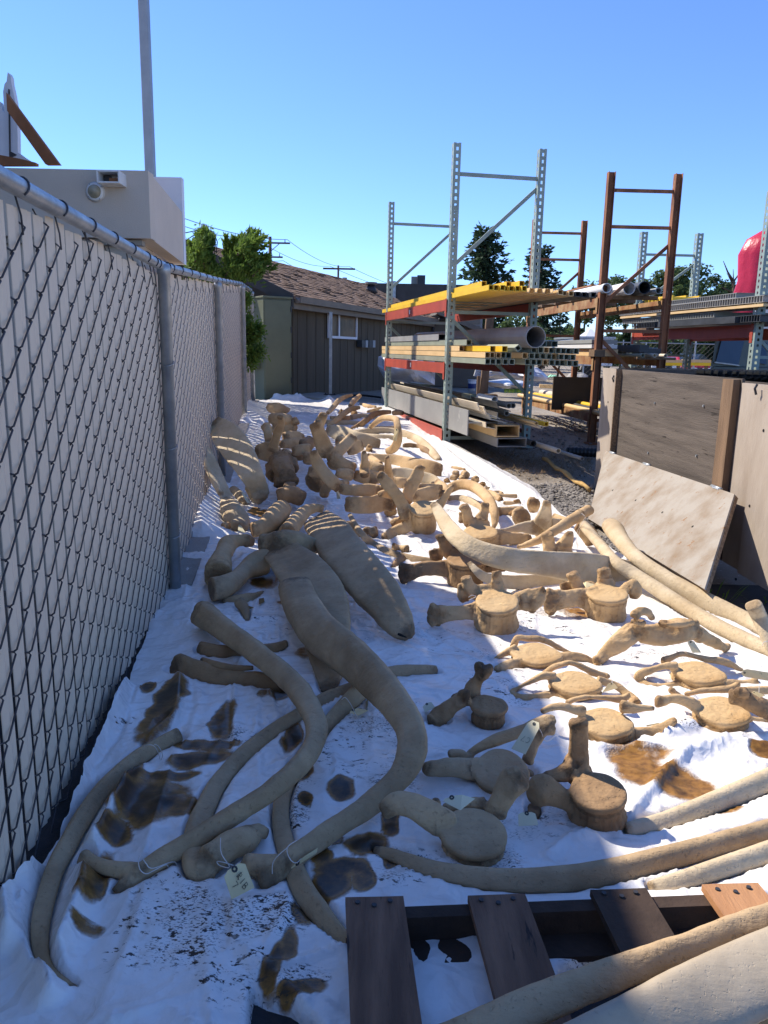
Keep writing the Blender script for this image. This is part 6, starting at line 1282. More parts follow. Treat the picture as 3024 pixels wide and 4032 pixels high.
    if cd:
        fn_ = np.empty(nf * 3, np.float32); m2.polygons.foreach_get('normal', fn_); fn_ = fn_.reshape(-1, 3)
        q = fc - np.array(D - base); hh = q @ np.array(A); rho = np.hypot(q @ np.array(X), q @ np.array(Y) / e_) / R
        inb = (hh < .03) & (hh > -Ld - .02); d = np.where(inb, rho * .93, 9); names.append('centrum'); up = d < best; best[up] = d[up]; pid[up] = len(names) - 1
        pl = (np.abs(hh) < .02) & (rho < .93) & (fn_ @ np.array(A) > .55); names.append('end_plate'); pid[pl] = len(names) - 1
    nv_ = len(co); vnm = np.empty(nv_ * 3, np.float32); m2.vertex_normals.foreach_get('vector', vnm); vnm = vnm.reshape(-1, 3)
    lt = np.empty(nf, np.int32); ls = np.empty(nf, np.int32); m2.polygons.foreach_get('loop_total', lt); m2.polygons.foreach_get('loop_start', ls); lv = np.empty(len(m2.loops), np.int32); m2.loops.foreach_get('vertex_index', lv)
    allf = lv.reshape(-1, 4) if (lt == 4).all() else None
    grp = {}
    for i, nme in enumerate(names): grp.setdefault((nme, i), []).append(i)
    for (nme, _), ids in grp.items():
        sel = np.isin(pid, ids)
        if sel.sum() < 12: continue
        if allf is not None: fs_ = allf[sel]
        else: fs_ = [lv[s:s + t] for s, t, k in zip(ls, lt, sel) if k]
        used = np.unique(np.concatenate([np.ravel(f) for f in fs_])) if allf is None else np.unique(fs_); mp = np.full(nv_, -1); mp[used] = np.arange(len(used))
        pm = bpy.data.meshes.new(nme); pm.from_pydata(co[used].tolist(), [], [mp[np.array(f)].tolist() for f in fs_] if allf is None else mp[fs_].tolist()); pm.update()
        pm.polygons.foreach_set('use_smooth', [True] * len(pm.polygons)); pm.normals_split_custom_set_from_vertices(vnm[used].tolist())
        wa = pm.attributes.new('wear', 'FLOAT', 'POINT'); wa.data.foreach_set('value', wear[used]); pm.materials.append(MATS['bone_disc' if nme == 'end_plate' and mat in ('bone_tan', 'bone_pale') else mat]); po = bpy.data.objects.new(nme, pm); COL.objects.link(po); po.parent = root; BASE[po] = base
    bpy.data.meshes.remove(m2); return root
G1 = 'ribs on the plastic sheet'; G2 = 'vertebrae on the plastic sheet'
def rib(label, fr, pts, mat='bone_grey', flat=.8, extra=None, amp=None, name='rib', cat='rib', group=G1, n='v', vox=None):
    if not extra: return bone(name, label, cat, fr, [(pts, dict(f=flat, n=n))], mat, group, amp=amp)
    return bone(name, label, cat, fr, [(pts, dict(f=flat, part='shaft', n=n))] + [(e, dict(f=.9, part='neck')) for e in extra], mat, group, amp=amp, vox=vox)
# ---- ribs in the shaded foreground
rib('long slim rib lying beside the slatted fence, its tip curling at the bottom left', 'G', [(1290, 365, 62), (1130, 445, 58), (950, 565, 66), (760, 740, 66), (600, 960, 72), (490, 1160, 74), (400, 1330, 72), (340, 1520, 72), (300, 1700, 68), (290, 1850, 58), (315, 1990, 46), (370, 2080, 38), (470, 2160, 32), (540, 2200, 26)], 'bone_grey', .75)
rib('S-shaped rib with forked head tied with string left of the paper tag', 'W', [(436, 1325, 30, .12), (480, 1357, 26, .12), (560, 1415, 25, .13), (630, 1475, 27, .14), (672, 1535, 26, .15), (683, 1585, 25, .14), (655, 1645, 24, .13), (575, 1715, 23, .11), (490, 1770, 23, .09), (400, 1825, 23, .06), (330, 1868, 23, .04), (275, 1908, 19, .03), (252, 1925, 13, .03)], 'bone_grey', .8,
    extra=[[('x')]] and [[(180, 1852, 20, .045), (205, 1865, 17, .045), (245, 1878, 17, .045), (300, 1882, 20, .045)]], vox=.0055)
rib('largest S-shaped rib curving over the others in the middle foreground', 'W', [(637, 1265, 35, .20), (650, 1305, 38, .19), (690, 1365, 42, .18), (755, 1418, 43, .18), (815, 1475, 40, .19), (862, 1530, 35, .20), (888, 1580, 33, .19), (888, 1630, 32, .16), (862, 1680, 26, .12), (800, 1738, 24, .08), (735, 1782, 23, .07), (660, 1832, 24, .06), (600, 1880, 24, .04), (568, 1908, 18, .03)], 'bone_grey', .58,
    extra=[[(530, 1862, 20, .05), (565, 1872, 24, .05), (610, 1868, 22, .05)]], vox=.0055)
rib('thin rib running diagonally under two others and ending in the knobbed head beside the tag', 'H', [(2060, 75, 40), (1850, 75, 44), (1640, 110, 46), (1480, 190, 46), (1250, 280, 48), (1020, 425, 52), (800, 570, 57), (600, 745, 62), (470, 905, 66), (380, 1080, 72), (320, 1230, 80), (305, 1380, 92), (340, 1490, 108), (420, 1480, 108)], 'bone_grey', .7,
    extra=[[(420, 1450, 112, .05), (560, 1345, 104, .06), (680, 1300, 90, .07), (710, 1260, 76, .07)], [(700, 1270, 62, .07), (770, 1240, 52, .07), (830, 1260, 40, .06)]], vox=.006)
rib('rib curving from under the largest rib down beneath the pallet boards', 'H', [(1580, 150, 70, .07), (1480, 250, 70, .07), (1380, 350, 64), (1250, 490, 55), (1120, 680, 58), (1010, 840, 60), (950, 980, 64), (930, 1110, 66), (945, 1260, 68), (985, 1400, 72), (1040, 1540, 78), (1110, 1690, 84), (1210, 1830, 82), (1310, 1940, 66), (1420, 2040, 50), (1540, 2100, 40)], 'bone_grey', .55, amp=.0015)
# fragments at left
rib('broken flat bone with wavy edge lying left of the S-shaped rib', 'D', [(-10, 1025, 80), (120, 1060, 72), (260, 1100, 70), (400, 1120, 62), (560, 1140, 66), (700, 1170, 55)], 'bone_brown', .5, name='bone_fragment', cat='bone', group=None, amp=.006)
rib('thin ridge of bone lying along the broken flat bone', 'D', [(160, 1000, 26, .06), (260, 1025, 24, .075), (380, 1045, 20, .075), (490, 1045, 16, .07)], 'bone_brown', .6, name='bone_fragment', cat='bone', group=None)
rib('short thick bone passing under the left S-shaped rib', 'D', [(155, 915, 46), (260, 940, 50), (380, 945, 46), (520, 935, 42), (640, 915, 40), (700, 890, 26)], 'bone_brown', .8, name='bone_fragment', cat='bone', group=None, amp=.004)
bone('hyoid_bone', 'small three-pronged grey bone below the blunt cylinder bone', 'bone', 'D', [([(295, 605, 22), (360, 602, 36), (430, 598, 42), (500, 580, 30), (555, 550, 10)], dict(f=.5)), [(410, 620, 42), (440, 670, 30), (455, 745, 13)]], 'bone_grey')
# ---- big flipper, jaw and limb bones
bone('humerus', 'grey blunt cylinder bone with flat round end facing the camera', 'bone', 'D', [([(225, 530, 86, .09), (300, 515, 82, .09), (380, 470, 66, .09), (440, 410, 62, .10), (500, 375, 86, .11), (570, 350, 92, .12), (600, 360, 70, .11)], dict(cap=.12))], 'bone_grey')
bone('radius', 'striped bone with flared end lying beside the blunt cylinder bone', 'bone', 'D', [([(262, 440, 96, .10), (270, 395, 88, .11), (295, 310, 62, .12), (330, 240, 62, .12), (400, 212, 42, .13), (470, 208, 38, .13)], dict(cap=.15)), [(450, 215, 46, .12), (490, 222, 32, .11)]], 'bone_tan')
bone('humerus', 'striped thick bone with dark hollow end facing left', 'bone', 'A', [([(700, 1390, 80, .09), (790, 1365, 82, .10), (870, 1310, 105, .12), (930, 1250, 112, .13), (975, 1195, 92, .14)], dict(cap=.2))], 'bone_tan')
bone('ulna', 'striped narrow bone with small end knob beside the thick striped one', 'bone', 'A', [([(1020, 1410, 84, .09), (1080, 1340, 78, .10), (1140, 1270, 70, .11), (1200, 1210, 58, .13), (1290, 1185, 42, .13), (1350, 1195, 40, .12)], dict(cap=.3))], 'bone_tan')
bone('carpal_block', 'rounded striped block bone lying between limb bones', 'bone', 'A', [[(950, 1080, 84, .14), (1060, 1060, 88, .16), (1160, 1100, 82, .13)], [(1000, 1010, 70, .18), (1090, 1010, 70, .18)]], 'bone_brown')
bone('humerus', 'massive knobby brown bone standing behind the striped limb bones', 'bone', 'A', [[(960, 760, 120, .30), (990, 850, 104, .26), (1010, 950, 128, .18)], [(890, 800, 80, .26), (900, 880, 70, .22)], [(1060, 760, 66, .30), (1080, 820, 50, .27)]], 'bone_brown', amp=.008)
bone('scapula', 'broad pale paddle-shaped shoulder blade leaning against the fence', 'shoulder blade', 'A', [([(340, 380, 72, .62), (430, 480, 140, .56), (540, 620, 156, .47), (630, 760, 138, .38), (690, 880, 118, .30), (745, 985, 104, .20), (770, 1070, 92, .10)], dict(f=.10, part='blade')), ([(700, 960, 90, .20), (760, 1060, 96, .12), (790, 1100, 66, .09)], dict(f=.6, part='joint_end'))], 'bone_pale', amp=.004)
bone('scapula', 'shoulder blade seen edge-on leaning on the fence left of the broad one', 'shoulder blade', 'A', [([(150, 480, 34, .58), (240, 620, 76, .48), (310, 780, 92, .36), (370, 920, 96, .26), (440, 1060, 84, .16), (500, 1180, 84, .10)], dict(f=.2, part='blade', n=(.5, -.3, .5))), ([(460, 1130, 66, .12), (520, 1240, 106, .10), (590, 1320, 84, .06), (560, 1370, 80, .05)], dict(f=.7, part='joint_end')), ([(130, 470, 24, .60), (210, 660, 26, .47), (300, 850, 30, .32), (400, 1050, 34, .18)], dict(f=.9, part='edge'))], 'bone_pale')
bone('flat_fragment', 'small striped plank-like bone under the tip of the paddle bone', 'bone', 'A', [([(510, 1000, 34, .06), (570, 1060, 44, .06), (640, 1135, 40, .05)], dict(f=.5))], 'bone_pale')
bone('cup_fragment', 'small cup-shaped bone end at the foot of the edge-on shoulder blade', 'bone', 'A', [([(430, 1360, 40, .05), (470, 1350, 36, .05)], dict(cap=.3))], 'bone_tan')
bone('lower_jaw', 'wide grey jaw plate with slots lying under the largest rib', 'jaw bone', 'D', [([(560, 245, 76, .20), (700, 225, 84, .24), (820, 240, 76, .22), (885, 250, 54, .18)], dict(part='joint_end', f=.7)), ([(660, 270, 110, .20), (790, 390, 150, .20), (900, 540, 172, .18), (955, 690, 164, .15), (975, 860, 146, .11), (990, 1030, 110, .07), (985, 1150, 70, .05), (975, 1200, 40, .04)], dict(part='plate', f=.2, cap=.1, sq=(.6, .4), n=(-.1, -.6, .8)))], 'bone_grey', amp=.003)
bone('upper_jaw', 'long blue-grey paddle bone with striped top and slotted tip', 'jaw bone', 'D', [([(915, 85, 92, .22), (990, 165, 122, .24), (1080, 290, 136, .23), (1200, 430, 142, .21), (1320, 570, 134, .18), (1405, 690, 112, .14), (1465, 780, 88, .10), (1520, 845, 40, .07)], dict(part='plate', f=.42, cap=.08, sq=(.62, .4), n=(-.25, -.55, .8))), ([(1100, 110, 22, .27), (1150, 190, 26, .27), (1215, 290, 22, .25)], dict(part='ridge'))], 'bone_grey', amp=.003)
bone('ear_bone', 'brown lump of bone behind the ridge of the paddle bone', 'bone', 'D', [[(1140, 140, 46, .10), (1175, 190, 40, .05)], [(1120, 120, 40, .14), (1110, 130, 30, .12)]], 'bone_tan')
for i, (u, v) in enumerate([(955, 372), (1005, 470), (1040, 545), (1050, 598), (1045, 655)]):
    p = P('D', u, v, .20 - .012 * i); q = P('D', u + 26, v + 22, .20 - .012 * i); bm = bmesh.new(); tube(bm, [p, p.lerp(q, .5), q], [.002, .006, .002], 6)
    t_ = bpy.data.objects['lower_jaw']; obj('slot', bm, 'dark_void', t_)
bm = bmesh.new(); p, q = P('D', 1438, 822, .125), P('D', 1495, 846, .105); tube(bm, [p, p.lerp(q, .3), q], [.005, .007, .002], 6); obj('slot', bm, 'dark_void', bpy.data.objects['upper_jaw'])
rib('very thin dark rib sweeping right from the paddle bone', 'D', [(1125, 45, 16, .16), (1160, 110, 19, .14), (1210, 180, 24, .11), (1280, 240, 28), (1400, 300, 30), (1540, 335, 28), (1660, 350, 26), (1720, 352, 24)], 'bone_grey', .6)
rib('tiny dark brown stick of bone under the thin rib', 'D', [(1470, 325, 26), (1430, 360, 22), (1405, 392, 15)], 'bone_brown', .8, name='bone_fragment', cat='bone', group=None)
bone('phalanx', 'small hourglass bone right of the striped paddle bone', 'bone', 'B', [[(575, 1400, 44), (620, 1395, 30), (660, 1390, 40)], [(640, 1410, 50), (655, 1440, 34)]], 'bone_tan')
bone('phalanx', 'small pointed bone in front of the winged vertebra', 'bone', 'B', [[(825, 1545, 40), (880, 1560, 30), (950, 1570, 42)], [(830, 1520, 14, .08), (845, 1560, 40, .03)]], 'bone_tan')

# ---- vertebrae, nearest first
def vert(label, fr, cent, strokes, mat='bone_tan', amp=None): return bone('vertebra', label, 'vertebra', fr, strokes, mat, G2, cent=cent, amp=amp)
TP, NA, SP = 'transverse_process', 'articular_process', 'spinous_process'
def st(part, pts, f=.7, n='v', cap=.35, dy=None): return (pts, dict(part=part, f=f, n=n, cap=cap, dy=dy))
vert('grey vertebra with the T2 tag propped behind its round disc', 'I', dict(c=(702, 1015), a=200, ht=.15, vb=1255, tilt=15, e=.92, br=.98, waist=.93),
     [st(TP, [(540, 980, 84, .13), (430, 910, 80, .13), (330, 860, 70, .13), (240, 855, 66, .12), (175, 895, 50, .10)], .5), st(NA, [(830, 905, 72, .15), (880, 800, 70, .18), (930, 720, 86, .20), (980, 690, 80, .18)], .55), st(NA, [(470, 900, 50, .14), (475, 850, 34, .16), (480, 825, 26, .17)]), st(SP, [(540, 890, 30, .12), (650, 850, 28, .13), (760, 850, 40, .14)], .6)], 'bone_grey')
vert('grey vertebra with the C7 tag hanging over its spine', 'I', dict(c=(868, 645), a=164, ht=.12, vb=835, tilt=20, e=.95, br=.95, tri=.04),
     [st(TP, [(720, 650, 74, .10), (600, 635, 56, .10), (500, 640, 46, .10), (420, 642, 40, .10)], .7), st(NA, [(680, 600, 40, .10), (620, 560, 30, .12), (560, 556, 22, .12)]), st(SP, [(670, 570, 24, .12), (730, 520, 26, .14), (820, 478, 32, .15), (930, 440, 36, .16), (1040, 405, 46, .17), (1130, 385, 66, .16), (1170, 385, 62, .15)], .6), st(NA, [(1100, 420, 50, .15), (1050, 500, 42, .13), (1020, 600, 40, .11)], .6), st(NA, [(1000, 670, 44, .07), (1050, 690, 30, .05)])], 'bone_grey')
vert('vertebra whose round disc is half sunlit, with a tall upright spine', 'I', dict(c=(1442, 772), a=166, vb=1060, ht=.19, tilt=16, e=.92, br=1.08, waist=.97),
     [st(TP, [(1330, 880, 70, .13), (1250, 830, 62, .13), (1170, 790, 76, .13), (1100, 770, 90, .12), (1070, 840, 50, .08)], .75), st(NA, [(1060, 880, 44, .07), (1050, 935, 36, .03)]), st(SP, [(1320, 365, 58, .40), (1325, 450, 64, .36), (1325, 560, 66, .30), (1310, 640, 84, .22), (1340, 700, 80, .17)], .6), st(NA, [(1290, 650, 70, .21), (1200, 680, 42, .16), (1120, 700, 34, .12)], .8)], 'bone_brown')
vert('small knobby vertebra with a broken front between the large rib and the C7 bone', 'E', dict(c=(790, 1055), a=142, vb=1255, ht=.14, tilt=12, e=.8, br=.85, waist=.85),
     [st(SP, [(745, 800, 70, .30), (720, 850, 60, .27), (690, 900, 56, .23), (660, 960, 66, .18), (640, 1020, 60, .14)], .7), st(TP, [(620, 1010, 60, .13), (540, 1060, 56, .12), (460, 1120, 70, .09), (410, 1170, 68, .06), (360, 1200, 40, .04)], .7), st(NA, [(530, 1020, 36, .16), (610, 1030, 42, .15), (690, 1030, 38, .15)], .7), st(NA, [(700, 1130, 76, .09), (760, 1160, 64, .06)], .7)], 'bone_brown', .006)
vert('large sunlit vertebra with wide ringed disc and flat wings, nearest the thin dark rib', 'E', dict(c=(844, 302), a=158, vb=582, ht=.27, tilt=17, e=.95, br=1.06, waist=.95),
     [st(TP, [(740, 375, 96), (630, 385, 62), (520, 395, 60), (430, 405, 74), (375, 405, 88)], .32), st(TP, [(400, 430, 50, .09), (400, 475, 32, .05)], .5), st(TP, [(980, 310, 66, .18), (1060, 300, 84, .17), (1120, 280, 84, .17), (1165, 235, 44, .20), (1182, 205, 18, .22)], .3), st(TP, [(1090, 330, 54, .12), (1105, 375, 24, .09)], .3), st(NA, [(620, 140, 42, .40), (635, 190, 42, .37), (670, 240, 52, .33), (740, 270, 60, .28)], .8), st(NA, [(838, 95, 36, .43), (843, 150, 46, .39), (845, 215, 66, .33), (830, 250, 90, .28)], .7), st(NA, [(690, 235, 40, .30), (770, 215, 36, .31), (830, 230, 50, .30)], .7), st(SP, [(590, 190, 34, .30), (600, 260, 52, .24), (610, 300, 42, .20)], .4)], 'bone_tan')
vert('large sunlit vertebra with smooth pale disc in front of the two long rods', 'C', dict(c=(1435, 1312), a=168, vb=1590, ht=.26, tilt=12, e=.9, br=1.0, waist=.95),
     [st(TP, [(1320, 1375, 120), (1200, 1355, 80), (1090, 1365, 80), (1000, 1375, 96), (950, 1375, 96)], .32), st(TP, [(980, 1420, 60, .08), (970, 1480, 40, .04)], .5), st(NA, [(1150, 1165, 50, .38), (1175, 1215, 56, .34), (1210, 1270, 62, .28), (1290, 1300, 80, .24)], .8), st(NA, [(1405, 1130, 54, .40), (1412, 1190, 62, .36), (1420, 1240, 90, .30)], .75), st(SP, [(1080, 1240, 36, .28), (1100, 1290, 50, .22)], .4), st(TP, [(1590, 1290, 60, .20), (1640, 1240, 46, .24), (1660, 1300, 60, .18), (1640, 1350, 40, .13)], .5)], 'bone_tan')
vert('sunlit vertebra in dark shade on its left, its disc overlapped by the long jaw tip', 'C', dict(c=(280, 1040), a=158, vb=1300, ht=.27, tilt=9, e=.9, br=.95, waist=.92),
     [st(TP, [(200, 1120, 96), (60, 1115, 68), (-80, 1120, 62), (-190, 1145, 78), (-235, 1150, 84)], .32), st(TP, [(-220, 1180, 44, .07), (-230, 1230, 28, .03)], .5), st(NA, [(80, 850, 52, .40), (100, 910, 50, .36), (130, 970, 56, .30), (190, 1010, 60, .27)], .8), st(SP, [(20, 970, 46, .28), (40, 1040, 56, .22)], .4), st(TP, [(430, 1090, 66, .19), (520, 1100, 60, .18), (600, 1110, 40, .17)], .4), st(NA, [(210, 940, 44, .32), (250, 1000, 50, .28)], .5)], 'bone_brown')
vert('sunlit vertebra with two pointed knobs inside the curved tusk-like rib', 'C', dict(c=(400, 812), a=142, vb=975, ht=.24, tilt=16, e=.85, br=.9, waist=.9),
     [st(NA, [(265, 610, 44, .42), (285, 660, 46, .38), (300, 720, 52, .31), (330, 770, 60, .26)], .7), st(NA, [(440, 590, 34, .43), (430, 650, 40, .38), (410, 710, 58, .31), (400, 760, 80, .26)], .7), st(SP, [(245, 660, 26, .36), (245, 740, 30, .28)], .4), st(TP, [(500, 860, 70, .18), (620, 870, 50, .17), (720, 870, 44, .16), (810, 868, 24, .15)], .4), st(TP, [(290, 860, 60, .18), (200, 870, 46, .15), (120, 880, 40, .14)], .4)], 'bone_tan')
vert('vertebra with two rough knobs partly hidden behind the long jaw bone', 'C', dict(c=(1150, 1010), a=130, ht=.18, tilt=3, e=.85),
     [st(NA, [(940, 840, 56, .34), (950, 890, 50, .30), (965, 950, 52, .24), (1020, 990, 60, .19)], .8), st(NA, [(1120, 825, 36, .36), (1110, 880, 50, .30), (1080, 940, 70, .23), (1080, 980, 70, .19)], .7)], 'bone_tan')
vert('huge winged vertebra with smooth disc and four long blades, at centre', 'B', dict(c=(1110, 1180), a=132, vb=1455, ht=.30, tilt=24, e=.95, br=.95, waist=.97),
     [st(TP, [(700, 880, 48, .62), (770, 960, 58, .56), (850, 1060, 62, .49), (910, 1160, 62, .42), (960, 1250, 72, .33)], .35), st(SP, [(1085, 800, 38, .68), (1050, 880, 58, .61), (1000, 970, 64, .53), (960, 1060, 58, .45), (950, 1150, 44, .39)], .3), st(TP, [(1388, 965, 16, .50), (1330, 1055, 36, .44), (1265, 1140, 46, .37), (1220, 1190, 50, .33)], .35), st(TP, [(745, 1470, 50, .06), (830, 1420, 58, .12), (930, 1370, 58, .18), (1030, 1320, 60, .24)], .35), st(NA, [(825, 1330, 46, .20), (890, 1310, 46, .24), (960, 1280, 56, .29)], .5)], 'bone_tan', .004)
bone('vertebra', 'vertebra on its side showing a broad flat blade left of the winged one', 'vertebra', 'B', [st('blade', [(400, 1150, 78, .16), (520, 1160, 86, .17), (650, 1150, 86, .17), (760, 1130, 90, .18), (830, 1140, 90, .18)], .3), st('centrum', [(760, 1200, 60, .08), (830, 1190, 66, .09)], .9), st(NA, [(700, 1060, 30, .30), (740, 1050, 40, .30), (800, 1060, 50, .28)], .7)], 'bone_tan', G2)
bone('vertebra', 'vertebra blade stacked behind the broad flat blade', 'vertebra', 'B', [st('blade', [(340, 1010, 52, .24), (460, 1020, 58, .25), (600, 1020, 60, .25), (720, 1030, 60, .25)], .3), st(SP, [(770, 710, 20, .56), (775, 800, 34, .46), (790, 900, 40, .36), (810, 1000, 40, .27)], .5)], 'bone_tan', G2)
bone('vertebra', 'tall forked vertebra with dark shaded arm left of centre', 'vertebra', 'B', [st('blade', [(95, 400, 56, .66), (130, 480, 66, .58), (165, 580, 74, .48), (215, 680, 80, .38)], .35), st(NA, [(180, 310, 40, .74), (155, 360, 46, .69), (130, 410, 50, .64)], .7), st(TP, [(450, 520, 52, .52), (380, 600, 58, .46), (300, 670, 60, .40), (240, 730, 70, .34)], .35), st('centrum', [(270, 740, 84, .33), (370, 790, 62, .30), (460, 810, 44, .29)], .8), st(NA, [(550, 655, 22, .46), (560, 740, 40, .38), (560, 820, 54, .30), (560, 880, 44, .26)], .6), st('end_plate', [(520, 900, 46, .20), (620, 910, 60, .20), (650, 950, 50, .17)], .4)], 'bone_tan', G2)
bone('vertebra', 'vertebra with string and tag tied to its leaning light arm', 'vertebra', 'B', [st('blade', [(85, 660, 40, .50), (110, 750, 56, .42), (180, 850, 60, .34), (260, 940, 62, .27), (320, 990, 60, .22)], .35), st(NA, [(330, 960, 40, .24), (400, 950, 36, .24)], .7), st('centrum', [(300, 860, 40, .28), (380, 870, 50, .27), (440, 880, 50, .26)], .8), st(TP, [(250, 960, 40, .22), (190, 1020, 46, .12), (180, 1070, 40, .06)], .6)], 'bone_tan', G2)
bone('vertebra', 'dark round-ended vertebra standing in shade under the light arm', 'vertebra', 'A', [st('centrum', [(1275, 955, 104, .14), (1290, 940, 104, .15)], 1.0, cap=.25), st(TP, [(1230, 840, 50, .26), (1300, 850, 60, .25), (1380, 850, 50, .25)], .6)], 'bone_tan', G2)
bone('vertebra', 'vertebra with tall arm and broad shaded plate behind the paddle bone', 'vertebra', 'A', [st(SP, [(960, 330, 34, .72), (965, 400, 40, .64), (935, 470, 44, .56), (910, 560, 44, .46), (890, 640, 60, .36)], .5), st('blade', [(740, 660, 60, .26), (830, 660, 90, .27), (900, 680, 80, .26), (930, 700, 60, .25)], .35)], 'bone_tan', G2)
bone('vertebra', 'small brown vertebra knob half hidden behind the tall arm', 'vertebra', 'A', [st('knob', [(820, 420, 44, .44), (840, 480, 38, .40), (850, 560, 36, .32)], .8), st('arm', [(860, 480, 20, .38), (900, 440, 24, .42)], .8)], 'bone_tan', G2)
bone('vertebra', 'stack of brown vertebrae discs lit in stripes at the far end', 'vertebra', 'A', [st('centrum', [(880, 350, 52, .34), (980, 350, 50, .36), (1040, 360, 44, .34)], .9), st('blade', [(900, 420, 46, .26), (1010, 440, 70, .24), (1090, 460, 54, .22)], .8), st(TP, [(1090, 350, 30, .36), (1110, 400, 34, .30)], .7)], 'bone_tan', G2)
bone('vertebra', 'flat grey disc of a vertebra below the striped far ones', 'vertebra', 'A', [st('centrum', [(1000, 530, 54, .18), (1080, 520, 58, .18), (1160, 530, 40, .16)], .7), st(TP, [(960, 590, 40, .12), (1100, 580, 44, .12), (1220, 560, 36, .12)], .6)], 'bone_tan', G2)
bone('vertebra', 'grey vertebra disc in the shade of the forked vertebra', 'vertebra', 'A', [st('centrum', [(1190, 720, 66, .18), (1240, 720, 62, .18), (1290, 710, 50, .18)], .8), st('blade', [(1080, 650, 50, .22), (1160, 640, 56, .24), (1230, 620, 44, .25)], .6), st(TP, [(980, 660, 40, .20), (1040, 690, 40, .16)], .6)], 'bone_tan', G2)
bone('skull_fragment', 'dark brown rounded bone at the farthest end of the sheet', 'bone', 'A', [[(860, 255, 46, .16), (930, 250, 52, .18), (1000, 270, 36, .12), (1040, 265, 14, .10)], [(900, 290, 36, .06), (980, 290, 34, .06)]], 'bone_tan')
# sacrum-like bone and ringed neck vertebrae
bone('vertebra', 'arched brown atlas bone with two facets and spread legs, beside the rods', 'vertebra', 'Q', [st(TP, [(305, 815, 36, .04), (370, 750, 52, .07), (450, 690, 66, .11), (540, 620, 76, .15), (620, 580, 74, .17)], .7), st('body', [(600, 580, 78, .17), (720, 600, 86, .16), (850, 600, 92, .16), (980, 580, 86, .17), (1070, 560, 78, .17)], .7), st(TP, [(1070, 570, 66, .16), (1170, 630, 50, .12), (1260, 680, 42, .08), (1330, 710, 30, .05)], .7), st('facet', [(580, 500, 44, .23), (660, 505, 50, .23)], .4, 'z'), st('facet', [(840, 515, 60, .23), (960, 505, 66, .23), (1040, 500, 40, .22)], .35, 'z'), st('arch', [(600, 460, 44, .26), (640, 420, 42, .28), (700, 420, 36, .28), (750, 470, 30, .25)], .6)], 'bone_tan', G2, amp=.006)
vert('flat winged neck vertebra with thin sharp left arm, half in shade', 'E', dict(c=(1130, 682), a=182, vb=818, ht=.11, tilt=12, e=.75, br=1.0, waist=.98, sq=.05),
     [st(TP, [(980, 650, 36, .10), (890, 690, 22, .09), (820, 735, 14, .07), (765, 765, 10, .05)], .7), st(TP, [(1010, 760, 50, .05), (920, 780, 42, .05), (840, 812, 34, .04)], .7), st(TP, [(1290, 725, 44, .07), (1380, 715, 42, .08), (1460, 725, 36, .07), (1530, 755, 28, .05), (1575, 775, 16, .04)], .5), st('arch', [(960, 640, 30, .12), (990, 575, 26, .17), (1060, 580, 22, .17), (1140, 582, 22, .17), (1210, 600, 24, .15), (1300, 650, 18, .11), (1400, 692, 12, .08)], .6)], 'bone_tan')
vert('ringed neck vertebra with an open loop at left, at the edge of the shade', 'E', dict(c=(1412, 892), a=185, vb=1052, ht=.10, tilt=12, e=.75, br=1.0, waist=.98, sq=.05),
     [st('ring', [(1260, 855, 34, .10), (1180, 850, 24, .10), (1100, 885, 18, .09), (1020, 925, 17, .07), (955, 970, 24, .05), (1010, 1005, 30, .035), (1130, 1005, 30, .035), (1260, 985, 34, .04)], .8), st('arch', [(1190, 835, 28, .13), (1260, 785, 22, .16), (1370, 755, 20, .17), (1470, 790, 22, .15), (1550, 830, 26, .12), (1650, 850, 22, .10)], .6), st(TP, [(1580, 880, 30, .08), (1700, 920, 26, .07), (1820, 1010, 34, .05), (1850, 1040, 40, .05)], .7)], 'bone_tan')
vert('sunlit neck vertebra with swirl-patterned disc and thick right arms', 'Q', dict(c=(372, 1285), a=212, vb=1502, ht=.14, tilt=14, e=.8, br=.95, waist=.97, sq=.05),
     [st(TP, [(200, 1210, 44, .12), (110, 1190, 38, .12), (30, 1170, 34, .12), (-60, 1180, 26, .10), (-130, 1210, 20, .07)], .7), st('arch', [(60, 1140, 24, .15), (150, 1110, 22, .17), (260, 1095, 22, .17), (400, 1105, 22, .17), (500, 1110, 32, .16), (560, 1080, 24, .17)], .6), st(TP, [(500, 1170, 50, .14), (600, 1185, 38, .13), (690, 1185, 28, .11), (755, 1190, 20, .09)], .7), st(TP, [(560, 1410, 70, .05), (690, 1400, 66, .05), (770, 1360, 50, .05), (850, 1320, 36, .07), (930, 1275, 30, .09)], .7)], 'bone_tan')
vert('ringed neck vertebra with a complete loop at left, near the C4 tag', 'Q', dict(c=(1112, 892), a=200, vb=1068, ht=.11, tilt=11, e=.75, br=1.0, waist=.98, sq=.05),
     [st('ring', [(930, 850, 36, .11), (840, 850, 30, .11), (740, 880, 28, .10), (640, 920, 34, .07), (640, 960, 36, .06), (720, 1005, 30, .04), (830, 1015, 30, .04), (950, 1000, 34, .04)], .8), st('arch', [(830, 810, 30, .14), (900, 780, 22, .16), (980, 755, 22, .17), (1090, 775, 22, .17), (1180, 800, 26, .15), (1280, 810, 32, .13), (1370, 840, 26, .11), (1450, 885, 20, .08)], .6), st(TP, [(1280, 990, 40, .05), (1380, 990, 32, .05), (1470, 990, 28, .05), (1570, 968, 32, .06)], .7)], 'bone_tan')
